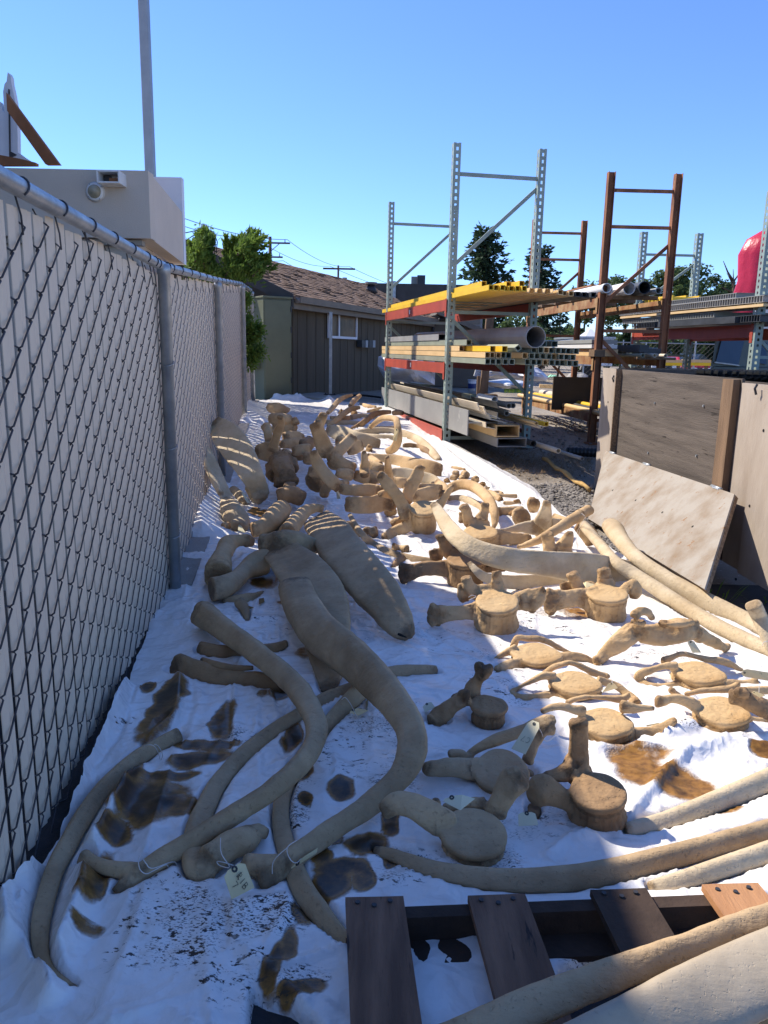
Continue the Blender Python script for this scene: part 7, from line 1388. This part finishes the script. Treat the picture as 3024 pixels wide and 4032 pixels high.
vert('broad neck vertebra with brown knob at left, half under the brown spine bone', 'Q', dict(c=(1290, 1195), a=212, vb=1405, ht=.13, tilt=15, e=.8, br=.97, waist=.97, sq=.05),
     [st(TP, [(1090, 1170, 56, .11), (980, 1120, 46, .12), (890, 1110, 36, .11), (820, 1130, 46, .09), (780, 1130, 54, .08)], .7), st('arch', [(950, 1100, 40, .14), (890, 1040, 24, .18)], .6), st('arch', [(1010, 1075, 20, .15), (1120, 1050, 24, .16), (1250, 1040, 26, .17), (1360, 1030, 30, .17), (1430, 985, 24, .20)], .6), st(TP, [(1230, 1350, 60, .05), (1130, 1370, 34, .04), (1080, 1365, 26, .04)], .7), st(TP, [(1500, 1280, 44, .06), (1590, 1290, 34, .05), (1650, 1295, 34, .05)], .7)], 'bone_tan')
bone('spinous_bone', 'rough brown bone stub at the right edge on top of a neck vertebra', 'bone', 'Q', [[(1380, 1090, 60, .17), (1470, 1110, 74, .16), (1560, 1150, 78, .15), (1680, 1200, 80, .13)], [(1420, 1060, 44, .20), (1500, 1060, 40, .20)]], 'bone_brown', amp=.006)
rib('pale arm of bone behind the rough brown stub at the right edge', 'Q', [(1400, 1040, 26, .10), (1520, 1045, 34, .10), (1700, 1040, 36, .10)], 'bone_tan', .8, name='bone_fragment', cat='bone', group=None)

# ---- long bones on the sunny side
bone('jaw_bone', 'very long tapering jaw bone sweeping across the sunlit vertebrae', 'jaw bone', 'C', [([(20, 590, 32, .42), (70, 680, 52, .38), (150, 800, 70, .34), (260, 905, 78, .31), (420, 985, 86, .28), (620, 1040, 96, .26), (850, 1070, 100, .24), (1080, 1095, 116, .20), (1300, 1115, 124, .15), (1500, 1135, 110, .10), (1700, 1160, 90, .07)], dict(f=.35))], 'bone_pale', amp=.004)
bone('scapula', 'pale shoulder blade with white broken edge below the long jaw bone', 'shoulder blade', 'C', [([(310, 1075, 22, .22), (370, 1140, 36, .19), (450, 1195, 46, .15), (600, 1225, 60, .10), (780, 1230, 66, .07), (960, 1215, 66, .06), (1100, 1195, 50, .06)], dict(f=.35))], 'bone_pale', amp=.003)
rib('left of two long pale rods lying across the sheet at right', 'Q', [(195, -268, 42, .25), (330, -110, 46, .20), (450, 30, 54, .17), (600, 125, 58, .13), (800, 255, 62, .09), (1000, 385, 62, .06), (1250, 530, 62), (1500, 650, 62), (1750, 760, 60)], 'bone_pale', .9)
rib('right of two long pale rods, with a broad flared head by the board', 'Q', [(400, -270, 62, .24), (440, -230, 74, .23), (500, -140, 62, .21), (600, -25, 56, .18), (750, 90, 60, .14), (950, 215, 64, .10), (1200, 350, 68, .07), (1450, 470, 66), (1700, 600, 62)], 'bone_pale', .9)
rib('upright pale rib end with the C4 tag at the right edge', 'Q', [(1545, 370, 66, .28), (1590, 460, 62, .22), (1630, 570, 52, .17), (1680, 700, 42, .11), (1740, 850, 40)], 'bone_pale', .8)
rib('tusk-like rib arching round the double knob vertebra', 'C', [(130, 475, 40, .10), (220, 432, 46, .15), (320, 440, 48, .18), (410, 495, 48, .19), (475, 570, 46, .18), (512, 660, 40, .14), (515, 730, 30, .09), (505, 785, 16, .05)], 'bone_tan', .8)
rib('smaller curved rib inside the tusk-like rib', 'C', [(140, 545, 26), (230, 545, 32), (320, 570, 34), (390, 610, 30), (440, 660, 26)], 'bone_pale', .8)
rib('rib with knobbed end and dangling string resting on the vertebrae at right', 'C', [(700, 945, 16, .14), (790, 915, 26, .17), (880, 880, 34, .20), (980, 820, 38, .23), (1080, 760, 42, .26), (1170, 705, 44, .28), (1240, 660, 44, .29), (1290, 635, 42, .29)], 'bone_tan', .85, extra=[[(1215, 665, 30, .30), (1205, 640, 20, .32)]])
bone('scapula', 'orange-tan curved plate bone standing under the knobbed rib', 'shoulder blade', 'C', [([(1190, 770, 46, .20), (1240, 800, 66, .17), (1290, 850, 72, .12), (1310, 910, 60, .06)], dict(f=.3))], 'bone_tan')
bone('vertebra', 'pale vertebra with swept wings and one blunt upright process', 'vertebra', 'C', [st(SP, [(938, 572, 36, .36), (935, 620, 44, .31), (925, 680, 62, .25), (900, 750, 78, .18)], .5), st(TP, [(555, 805, 10, .12), (640, 800, 24, .12), (740, 785, 44, .13), (850, 780, 64, .13)], .4), st(TP, [(940, 770, 70, .14), (1010, 760, 60, .13), (1060, 730, 30, .14)], .4), st('body', [(860, 800, 60, .09), (960, 810, 50, .08)], .7)], 'bone_pale', G2)
bone('vertebra', 'vertebra standing on edge with spotted round disc facing the camera', 'vertebra', 'C', [st('centrum', [(725, 702, 88, .12), (738, 698, 88, .13)], .9, cap=.25), st('blade', [(840, 560, 52, .24), (830, 600, 58, .20), (830, 650, 40, .14)], .35)], 'bone_tan', G2)
rib('long tan bone behind the swept-wing vertebra beside the gravel', 'C', [(1000, 690, 26, .07), (1070, 715, 26, .07), (1140, 740, 20, .07)], 'bone_tan', .8, name='bone_fragment', cat='bone', group=None)
# small rods and knuckles along the right edge of the sheet
GR = 'small rod bones along the edge of the sheet'
for i, (pts, lab) in enumerate([([(462, 495, 24), (510, 515, 26), (560, 560, 24)], 'short rod bone leftmost in the row of broken rods'), ([(545, 525, 24), (620, 532, 24), (690, 530, 24)], 'short rod bone uppermost in the row, with straight cut end'), ([(590, 585, 22), (660, 590, 24), (720, 588, 24)], 'short rod bone just below the uppermost rod'),
      ([(545, 655, 40), (610, 650, 38), (670, 645, 34)], 'thick rod bone with crumbling end behind the spotted disc'), ([(640, 625, 18), (700, 625, 18), (745, 625, 16)], 'thin rod bone above the thick crumbling one'), ([(500, 500, 18), (545, 495, 16), (575, 505, 14)], 'thin rod bone at the top of the row'), ([(440, 465, 18), (470, 462, 16)], 'tiny rod stub left of the row'), ([(500, 545, 22), (555, 560, 20)], 'short pale rod at the lower left of the row')]):
    rib(lab, 'C', pts, 'bone_tan', .85, name='rod_bone', cat='bone', group=GR)
for i, (u, v, w, h, lab) in enumerate([(690, 570, 36, .05, 'rod bone end showing orange spongy inside'), (648, 660, 26, .06, 'orange spongy broken face of the thick rod'), (120, 400, 26, .03, 'lone orange spongy lump by the plate bone'), (410, 430, 28, .04, 'orange spongy lump beside the tusk-like rib'), (560, 545, 20, .05, 'orange spongy stub in the row of rods')]):
    bone('spongy_fragment', lab, 'bone', 'C', [[(u, v, w, h), (u + 8, v + 12, w, h * .8)]], 'bone_spongy', amp=.006)
bone('knuckle_bone', 'left rounded knuckle bone near the draped sheet edge', 'bone', 'C', [[(180, 350, 36, .05), (215, 345, 30, .06)], [(160, 370, 26), (200, 380, 22)]], 'bone_tan', 'knuckle bones'); bone('knuckle_bone', 'right rounded knuckle bone near the draped sheet edge', 'bone', 'C', [[(265, 350, 38, .05), (285, 360, 34, .05)], [(240, 370, 22), (250, 385, 20)]], 'bone_tan', 'knuckle bones')
rib('small flat chip of bone above the knuckle bones', 'C', [(165, 290, 12), (215, 300, 16), (268, 312, 16)], 'bone_tan', .6, name='bone_fragment', cat='bone', group=None)
bone('knuckle_bone', 'knuckle bone touching the outside of the tusk-like rib', 'bone', 'C', [[(340, 390, 26, .07), (370, 385, 30, .07)], [(360, 370, 16, .10), (370, 400, 22, .05)]], 'bone_tan')
# flat plates and ribs in the far middle
bone('scapula', 'long tan blade bone with broad right end behind the winged vertebra', 'shoulder blade', 'B', [([(590, 690, 16, .10), (700, 715, 36, .09), (850, 745, 62, .08), (1000, 790, 84, .08), (1150, 825, 96, .08), (1260, 850, 84, .07)], dict(f=.2))], 'bone_tan', amp=.003)
bone('scapula', 'pale blade bone with rounded rim in front of the long tan blade', 'shoulder blade', 'B', [([(820, 850, 40, .10), (930, 860, 52, .10), (1060, 890, 54, .09), (1180, 920, 52, .08), (1250, 960, 36, .07)], dict(f=.3))], 'bone_pale')
bone('scapula', 'tan plate bones lying right of the winged vertebra blades', 'shoulder blade', 'B', [([(1010, 1080, 56, .10), (1130, 1060, 66, .11), (1230, 1040, 64, .11), (1290, 1040, 44, .10)], dict(f=.4)), ([(1060, 1000, 36, .16), (1170, 990, 36, .16), (1280, 1000, 36, .15)], dict(f=.4))], 'bone_tan')
bone('scapula', 'pale shoulder blade sloping down right of the forked vertebra', 'shoulder blade', 'B', [([(210, 455, 46, .14), (330, 490, 78, .13), (450, 540, 80, .11), (580, 570, 74, .09), (690, 595, 54, .07)], dict(f=.2))], 'bone_pale')
bone('scapula', 'rounded tan plate bone leaning behind the forked vertebra arm', 'shoulder blade', 'B', [([(400, 640, 56, .20), (460, 620, 66, .22), (530, 600, 50, .22)], dict(f=.35))], 'bone_tan')
rib('long curved rib arching down to the right beside the draped sheet', 'B', [(420, 475, 16), (540, 480, 32), (680, 470, 36), (830, 475, 36), (960, 505, 36), (1080, 565, 38), (1170, 645, 38), (1230, 715, 34), (1250, 740, 20)], 'bone_pale', .7)
rib('pale rib nested inside the long curved rib', 'B', [(530, 500, 16), (660, 520, 26), (800, 530, 28), (900, 545, 24)], 'bone_pale', .7)
rib('hook-shaped rib with a yellow tag hanging from its upright end', 'B', [(770, 655, 30, .06), (830, 630, 42, .11), (868, 560, 42, .22), (872, 480, 36, .32), (862, 400, 32, .40), (850, 360, 30, .43), (790, 345, 28, .42), (720, 350, 28, .36), (650, 400, 24, .26), (610, 440, 16, .2)], 'bone_tan', .8)
rib('twisted brown rib in front of the hooked one', 'B', [(430, 450, 14), (500, 420, 26), (570, 370, 28, .12), (640, 315, 28, .16), (720, 295, 24, .17), (800, 290, 18, .17)], 'bone_brown', .7)
rib('brown rib whose end touches the red bottom beam', 'B', [(820, 300, 20, .10), (870, 292, 26, .12), (915, 300, 20, .12)], 'bone_brown', .8)
rib('pale rib crossing behind the twisted brown rib', 'B', [(430, 340, 24), (520, 328, 24), (610, 335, 22), (720, 365, 20)], 'bone_pale', .8)
rib('curved rib rising left to right at the far end', 'B', [(210, 420, 14), (290, 370, 26, .1), (360, 310, 28, .16), (430, 262, 28, .19), (510, 248, 18, .2)], 'bone_tan', .7)
rib('twisted pale rib pointing up at the farthest end', 'B', [(215, 300, 20, .22), (260, 250, 26, .27), (310, 190, 26, .33), (370, 150, 22, .36), (445, 130, 12, .36)], 'bone_tan', .6)
rib('short rib end sticking up beside the twisted pale rib', 'B', [(425, 235, 22, .18), (460, 185, 26, .22), (515, 135, 18, .26)], 'bone_tan', .8)
rib('long pale rib lying flat below the rising ones', 'B', [(195, 385, 28), (330, 390, 30), (450, 395, 26), (560, 405, 22)], 'bone_pale', .8)
rib('dark bow-shaped bone lying on the bright sheet', 'B', [(925, 610, 26), (980, 605, 28), (1060, 615, 22), (1130, 650, 30), (1180, 690, 14)], 'bone_brown', .8)
rib('short rod bone with blunt ends near the far beam', 'B', [(590, 290, 16), (650, 272, 18), (710, 255, 16)], 'bone_tan', .85, name='rod_bone', cat='bone', group=None)
for i, (u, v, w, lab) in enumerate([(340, 290, 24, 'small vertebra lump left of the far rib ends'), (460, 295, 24, 'small vertebra lump below the far rib ends'), (600, 630, 34, 'lump of bone at the foot of the hooked rib')]): bone('bone_lump', lab, 'bone', 'B', [[(u - 16, v, w), (u + 16, v + 4, w)], [(u, v - 20, w * .5, .10), (u + 6, v, w * .6, .04)]], 'bone_tan', 'small bone lumps', amp=.006)
for (pts, f_, m_, nm, cat_, lab) in [
    ([(590, 800, 60, .18), (660, 810, 66, .18), (730, 830, 50, .17)], .5, 'bone_tan', 'vertebra', 'vertebra', 'blocky tan vertebra body between the forked vertebra and the thin upright blade'),
    ([(470, 880, 50, .22), (560, 900, 66, .21), (660, 900, 66, .20), (720, 905, 50, .19)], .4, 'bone_tan', 'vertebra', 'vertebra', 'round-edged tan plate below the knob of the forked vertebra'),
    ([(300, 560, 46, .16), (380, 580, 56, .15), (470, 600, 50, .14)], .4, 'bone_tan', 'vertebra', 'vertebra', 'tan plate wedged behind the rounded plate left of the hooked rib'),
    ([(830, 930, 40, .13), (900, 950, 50, .12), (980, 960, 46, .11)], .5, 'bone_tan', 'vertebra', 'vertebra', 'dull tan slab under the wings of the huge vertebra'),
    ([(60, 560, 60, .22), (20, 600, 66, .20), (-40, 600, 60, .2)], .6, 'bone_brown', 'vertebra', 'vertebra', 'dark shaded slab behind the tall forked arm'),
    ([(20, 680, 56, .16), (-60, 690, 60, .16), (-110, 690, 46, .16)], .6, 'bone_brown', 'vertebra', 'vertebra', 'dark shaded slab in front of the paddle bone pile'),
    ([(1230, 950, 40, .14), (1290, 1000, 54, .13), (1300, 1060, 50, .10)], .5, 'bone_tan', 'vertebra', 'vertebra', 'tan vertebra edge beside the pointed right blade'),
    ([(600, 440, 20), (720, 445, 26), (830, 440, 24)], .7, 'bone_pale', 'rib', 'rib', 'pale rib hidden behind the shaft of the hooked rib'),
    ([(240, 345, 18, .08), (330, 350, 26, .08), (420, 345, 22, .07)], .7, 'bone_tan', 'rib', 'rib', 'short tan rib below the twisted pale rib'),
    ([(520, 215, 14), (580, 235, 20), (660, 250, 18)], .8, 'bone_tan', 'rib', 'rib', 'small rib end lying on the sheet fold by the beam'),
    ([(610, 700, 26, .16), (640, 740, 40, .14), (700, 790, 46, .13)], .5, 'bone_tan', 'vertebra', 'vertebra', 'narrow tan arm of bone in front of the long blade'),
    ([(1180, 960, 30, .12), (1240, 975, 40, .11), (1290, 990, 30, .1)], .6, 'bone_pale', 'vertebra', 'vertebra', 'pale bone edge showing under the rounded rim blade')]:
    bone(nm, lab, cat_, 'B', [(pts, dict(f=f_))], m_, G1 if cat_ == 'rib' else G2, amp=.004)
# ---- bottom right: ribs and the two huge bones on the pallet
rib('lit tapering rib entering from the right above the long foreground rib', 'L', [(838, 392, 40), (920, 378, 46), (1050, 345, 50), (1200, 295, 56), (1400, 215, 60), (1560, 150, 62), (1760, 60, 62)], 'bone_pale', .8)
rib('long foreground rib lying just behind the pallet', 'I', [(120, 1135, 30), (190, 1150, 40), (300, 1190, 46), (450, 1240, 54), (620, 1275, 60), (800, 1300, 66), (980, 1308, 70), (1200, 1300, 74), (1400, 1275, 74), (1600, 1235, 70), (1820, 1180, 68), (2100, 1105, 64), (2450, 1008, 60), (2750, 920, 56)], 'bone_grey', .8)
rib('short lit rib between the long foreground rib and the pallet', 'L', [(975, 730, 34), (1050, 715, 44), (1200, 675, 52), (1400, 612, 58), (1560, 560, 60), (1760, 490, 60)], 'bone_pale', .8)
bone('jaw_bone', 'huge tapering bone with fuzzy edge lying diagonally across the pallet', 'jaw bone', 'L', [([(-260, 1690, 130, .20), (0, 1570, 120, .21), (300, 1420, 106, .22), (600, 1300, 94, .23), (900, 1182, 84, .24), (1200, 1075, 78, .25), (1500, 965, 76, .26), (1800, 860, 76, .27), (2000, 790, 70, .27)], dict(f=.6))], 'bone_grey', amp=.003)
bone('jaw_bone', 'enormous smooth bone filling the bottom right corner', 'jaw bone', 'L', [([(200, 1960, 220, .20), (500, 1800, 215, .21), (800, 1640, 210, .22), (1100, 1480, 205, .23), (1400, 1330, 200, .24), (1700, 1190, 195, .25), (2000, 1060, 180, .26)], dict(f=.45))], 'bone_worn', amp=.0012)

# ------------------------------------------------------------------ wooden pallet under the huge bones
ph = .115
pc = [P('F', 1361, 3537, ph), P('F', 1844, 3528, ph), P('F', 2323, 3501, ph), P('F', 2767, 3488, ph)]; pr = [P('F', 1587, 3526, ph), P('F', 2066, 3518, ph), P('F', 2544, 3495, ph), P('F', 2984, 3474, ph)]
pal = thing('wooden_pallet', 'stained wooden pallet with wide gapped boards at the bottom right', 'pallet', V((pc[1].x, pc[1].y - .3, .01)))
bdir = (P('F', 1382, 4032, ph) - pc[0]); bdir.z = 0; bdir.normalize(); bs = V((-bdir.y, bdir.x, 0))
for i, (a, b) in enumerate(zip(pc, pr)):
    w = (b - a).length; bm = bmesh.new(); r_ = (b - a).normalized()
    poly_plate(bm, [a + bdir * random.uniform(-.004, .004), b, b + bdir * 1.05, a + bdir * 1.05], EZ, -.018); bmesh.ops.subdivide_edges(bm, edges=bm.edges[:], cuts=3)
    for v in bm.verts: v.co.z += .003 * (mnoise.noise(v.co * 6)) ; v.co.x += .002 * mnoise.noise(v.co * 9 + V((3, 3, 3)))
    o = obj('board', bm, ['pallet_wood', 'pallet_wood', 'pallet_dark', 'pallet_new'][i], pal)
    if i: o['label'] = ['', 'reddish stained board', 'dark wet board', 'clean orange board'][i]
    for k in range(3):
        bm = bmesh.new(); q = a.lerp(b, .2 + .28 * k) + bdir * (.018 + .012 * (k % 2)) + EZ * .002; tube(bm, [q - EZ * .004, q + EZ * .0025], .006, 8); obj('nail', bm, 'dark_metal', o)
ad = (pr[3] - pc[0]).normalized(); perp_ = V((-ad.y, ad.x, 0))
for k, (off, m_) in enumerate(((.012, 'pallet_dark'), (.48, 'pallet_dark'), (.95, 'pallet_dark'))):
    bm = bmesh.new(); o_ = pc[0] + bdir * off + ad * .01; o_.z = 0; prof(bm, [(0, .018), (.038, .018), (.038, .0955), (0, .0955)], o_, o_ + ad * ((pr[3] - pc[0]).length - .02), bdir, EZ); obj('stringer', bm, m_, pal)  # stringers coloured dark to stand for the shade on their near faces
for k in range(2):
    bm = bmesh.new(); o_ = pc[0] + bdir * (.03 + .5 * k); o_.z = .016; prof(bm, [(0, 0), (.09, 0), (.09, .016), (0, .016)], o_, o_ + ad * 1.2, bdir, EZ)
    obj('bottom_board', bm, 'pallet_dark', pal)

# ------------------------------------------------------------------ paper tags, lettering and string
GL = {'C': [[(.9, .85), (.5, 1), (.12, .75), (.05, .4), (.3, .05), (.75, .05), (.95, .2)]], '7': [[(.05, .95), (.95, .95), (.45, 0)]], 'T': [[(.0, .95), (1, .95)], [(.5, .95), (.5, 0)]], '2': [[(.05, .75), (.3, 1), (.75, .95), (.85, .65), (.1, .05), (.95, .05)]], 'L': [[(.1, 1), (.1, 0), (.85, 0)]],
      'R': [[(.1, 0), (.1, 1), (.7, .95), (.8, .65), (.1, .5)], [(.35, .5), (.85, 0)]], 'I': [[(.5, 1), (.5, 0)]], 'B': [[(.1, 0), (.1, 1), (.65, .95), (.65, .6), (.1, .52), (.75, .45), (.8, .1), (.1, 0)]], '4': [[(.7, 0), (.7, 1), (.05, .35), (.95, .35)]]}
def paper_tag(label, fr, quad, mat, lines=(), knot=None, rot=0, size=.3):
    """a stiff paper tag; quad = four (u, v, h) corners, the first edge carries the eyelet"""
    q = [P(fr, u_, v_, h_ + .032) for u_, v_, h_ in quad]; ctr = sum(q, V()) / 4; n = (q[1] - q[0]).cross(q[3] - q[0]).normalized()
    if n.dot(CAM - ctr) < 0: n = -n
    r = thing('paper_tag', label, 'tag', ctr, 'paper tags tied to the bones'); a, b, c, d = q; cut = .22
    bm = bmesh.new(); NX, NY = 4, 8; bend = .06 * (d - a).length; g = []
    out = [a.lerp(b, cut), a.lerp(b, 1 - cut), b.lerp(c, .14), c, d, a.lerp(d, .14)]
    poly_plate(bm, out, n, .0008); obj('card', bm, mat, r)
    e = a.lerp(b, .5).lerp(c.lerp(d, .5), .09); rr = (b - a).length * .09
    bm = bmesh.new(); u_ = (b - a).normalized(); w_ = n.cross(u_); tube(bm, [e + (u_ * math.cos(t) + w_ * math.sin(t)) * rr + n * .0016 for t in np.linspace(0, 6.283, 14)], rr * .45, 5, False); obj('eyelet', bm, 'dark_metal', r)
    if lines:
        bm = bmesh.new(); X = (b - a); Y = (a - d)
        for txt, cx_, cy_, s, ang in lines:
            m = len(txt)
            for k, ch in enumerate(txt):
                for stroke in GL[ch]:
                    pp = []
                    for x, y_ in stroke:
                        lx_, ly_ = ((k - m / 2) * 1.25 + x + .1) * s, (y_ - .5) * s * 1.5; ca, sa = math.cos(ang), math.sin(ang); gx = lx_ * ca - ly_ * sa; gy = lx_ * sa + ly_ * ca; w_u = X.normalized(); h_u = Y.normalized()
                        pp.append(d.lerp(c, cx_) + Y * cy_ + w_u * gx * X.length + h_u * gy * X.length + n * .0016)
                    tube(bm, pp, X.length * .012, 4)
        obj('lettering', bm, 'ink', r)
    if knot:
        pts = [P(fr, *k) for k in knot]; run = catmull([(p, .0013) for p in pts], 6); bm = bmesh.new(); tube(bm, [p for p, _ in run], .0013, 5); obj('string', bm, 'string', r, True)
    return r
PI_ = math.pi
paper_tag('tan paper tag reading L RIB 7 hanging from the knobbed rib head', 'H', [(512, 1548, .09), (662, 1450, .09), (740, 1650, .04), (575, 1735, .04)], 'tag_paper', [('L', .62, .62, .17, -1.35), ('RIB', .62, .42, .17, -1.35), ('7', .30, .42, .17, -1.35)], [(495, 1290, .13), (500, 1400, .13), (560, 1500, .10), (490, 1490, .08), (470, 1460, .09), (530, 1470, .10), (590, 1490, .06)])
paper_tag('pale paper tag reading C7 on the grey neck vertebra', 'I', [(1035, 350, .24), (1105, 375, .24), (1008, 560, .165), (925, 525, .165)], 'tag_pale', [('C7', .5, .40, .30, PI_)], [(1068, 385, .24), (1100, 420, .20), (1130, 480, .13), (1195, 445, .1)])
paper_tag('pale paper tag reading T2 resting on the grey vertebra with the round disc', 'I', [(505, 830, .185), (620, 795, .20), (710, 822, .19), (622, 892, .18)], 'tag_pale', [('T2', .5, .55, .22, -.2)])
paper_tag('yellow paper tag reading C4 beside the ringed vertebra at the right edge', 'Q', [(1445, 930, .10), (1462, 870, .13), (1690, 905, .12), (1660, 968, .09)], 'tag_paper', [('C4', .5, .45, .42, 1.45)])
paper_tag('small yellow tag with folded corner on the loop vertebra disc edge', 'Q', [(395, 985, .11), (440, 985, .11), (470, 1025, .08), (345, 1060, .07)], 'tag_paper', (), [(420, 925, .12), (422, 960, .12), (425, 990, .11)])
paper_tag('blank pale tag lying on the sheet below the rough knob of the half-lit vertebra', 'I', [(965, 905, .05), (1065, 900, .05), (1085, 978, .03), (968, 985, .03)], 'tag_pale')
paper_tag('pale tag lying under the largest rib beside the small knobby vertebra', 'E', [(300, 1070, .03), (360, 1035, .04), (395, 1080, .03), (320, 1115, .02)], 'tag_pale')
paper_tag('tan tag tucked under the tied end of the largest rib', 'H', [(980, 1530, .03), (1090, 1430, .04), (1200, 1360, .03), (1190, 1400, .02)], 'tag_paper')
paper_tag('tan tag lying under the rib tied with loose string near the jaw plate', 'H', [(1420, 380, .03), (1480, 345, .03), (1570, 365, .025), (1500, 400, .02)], 'tag_paper')
paper_tag('thin yellow tag hanging down the hooked rib near the rack', 'B', [(842, 440, .40), (878, 450, .40), (858, 560, .27), (822, 555, .27)], 'tag_paper')
paper_tag('thin yellow tag lying among the far ribs', 'B', [(610, 390, .06), (630, 395, .06), (605, 440, .03), (585, 435, .03)], 'tag_paper')
paper_tag('yellow tag leaning on the plank-like bone under the paddle bone', 'A', [(590, 1040, .14), (612, 1035, .14), (675, 1135, .05), (650, 1145, .05)], 'tag_pale')
paper_tag('small tag leaning by the foot of the edge-on shoulder blade', 'A', [(568, 1340, .07), (590, 1345, .07), (635, 1420, .03), (560, 1405, .03)], 'tag_pale')
paper_tag('narrow tan tag hanging beneath the arched atlas bone', 'Q', [(1015, 655, .09), (1065, 645, .09), (1130, 745, .03), (1060, 745, .03)], 'tag_pale')
paper_tag('yellow tag half hidden behind the smooth pale disc vertebra', 'C', [(1235, 1235, .26), (1250, 1222, .27), (1330, 1248, .26), (1260, 1275, .25)], 'tag_paper')
paper_tag('yellow tag under the right arm of the swirl-patterned vertebra', 'Q', [(690, 1320, .05), (700, 1330, .04), (800, 1305, .05), (790, 1300, .06)], 'tag_paper')
paper_tag('yellow tag standing by the rough brown stub at the right edge', 'Q', [(1525, 1060, .20), (1560, 1048, .21), (1640, 1085, .18), (1590, 1098, .17)], 'tag_paper', (), [(1590, 1005, .22), (1588, 1060, .2), (1592, 1080, .19)])
paper_tag('tan tag folded against the light arm of the tied vertebra', 'B', [(290, 1010, .16), (312, 975, .18), (335, 1100, .06), (300, 1100, .05)], 'tag_pale')
def loop(label, fr, pts, r=.0013):
    run = catmull([(P(fr, *p), r) for p in pts], 6); bm = bmesh.new(); tube(bm, [p for p, _ in run], r, 5); tag(obj('string', bm, 'string', loc=run[0][0], smooth=True), label, 'string', 'strings tied round the bones')
loop('white string looped round the head of the rib by the fence', 'G', [(1040, 440, .12), (1080, 428, .14), (1120, 440, .13), (1150, 490, .09), (1165, 540, .03), (1180, 500, .06), (1150, 440, .11), (1120, 425, .13)])
loop('white string looped round the forked S-shaped rib', 'G', [(1020, 1225, .10), (1005, 1260, .10), (1015, 1330, .09), (1060, 1365, .07), (1120, 1340, .06), (1210, 1300, .05), (1225, 1360, .02), (1232, 1410, .015)])
loop('second strand of string across the forked S-shaped rib', 'G', [(1030, 1240, .11), (1060, 1290, .10), (1110, 1325, .08), (1270, 1280, .04), (1285, 1400, .015)])
loop('string tied round the end of the largest rib', 'H', [(1050, 1305, .12), (985, 1350, .12), (980, 1400, .11), (1010, 1455, .10), (1045, 1470, .08), (1080, 1440, .06)])
loop('frayed string ends on the largest rib', 'H', [(985, 1355, .13), (920, 1410, .11), (875, 1470, .08), (870, 1550, .05)])
loop('loose string on the rib beside the jaw plate', 'H', [(1375, 285, .15), (1400, 270, .16), (1440, 320, .14), (1470, 380, .08), (1495, 430, .03), (1490, 480, .015)])
loop('string knotted on the wing of the large sunlit vertebra', 'E', [(635, 280, .30), (660, 265, .31), (690, 275, .30), (650, 295, .29), (640, 300, .28)])
loop('string dangling from the knobbed rib at right', 'C', [(1225, 665, .38), (1255, 700, .36), (1240, 740, .30), (1190, 810, .20), (1180, 930, .06)])
loop('second string dangling from the knobbed rib at right', 'C', [(1250, 700, .34), (1215, 780, .24), (1195, 880, .12), (1190, 955, .04)])
loop('string round the upright rib end at the right edge', 'Q', [(1615, 690, .20), (1622, 665, .22), (1650, 655, .22), (1700, 660, .21)])
# dead leaf shapes on the sheet
lf = bmesh.new(); rs = random.Random(3)
for (fr, u, v) in (('D', 530, 630), ('D', 500, 650), ('H', 1560, 370), ('E', 700, 1545)):
    c = P(fr, u, v, .035); a = rs.uniform(0, 6); d = V((math.cos(a), math.sin(a), .1)); leaf_quads(lf, c, d, .09, .018, rs)
tag(obj('dead_leaves', lf, 'leaf_dry'), kind='stuff')

# ------------------------------------------------------------------ the sheet lies under the bones: its creases are pressed flat where they rest
ry = trow
for px_, py_, pr_, pz_ in PRESS:
    i0, i1 = np.searchsorted(ry, (py_ - pr_ * 1.8, py_ + pr_ * 1.8))
    if i1 <= i0: continue
    sx_ = TX[i0:i1]; sy_ = TY[i0:i1]; dd = np.hypot(sx_ - px_, sy_ - py_) / pr_
    lim = np.maximum(pz_ - .004 + .05 * np.clip(dd - .8, 0, None) + .9 * np.clip(dd - 1.1, 0, None) ** 1.5 * pr_, gz(sx_, sy_) + .005); ZZ[i0:i1] = np.minimum(ZZ[i0:i1], lim)
tarp.data.vertices.foreach_set('co', np.stack([TX, TY, ZZ], -1).astype(np.float32).ravel()); tarp.data.update()
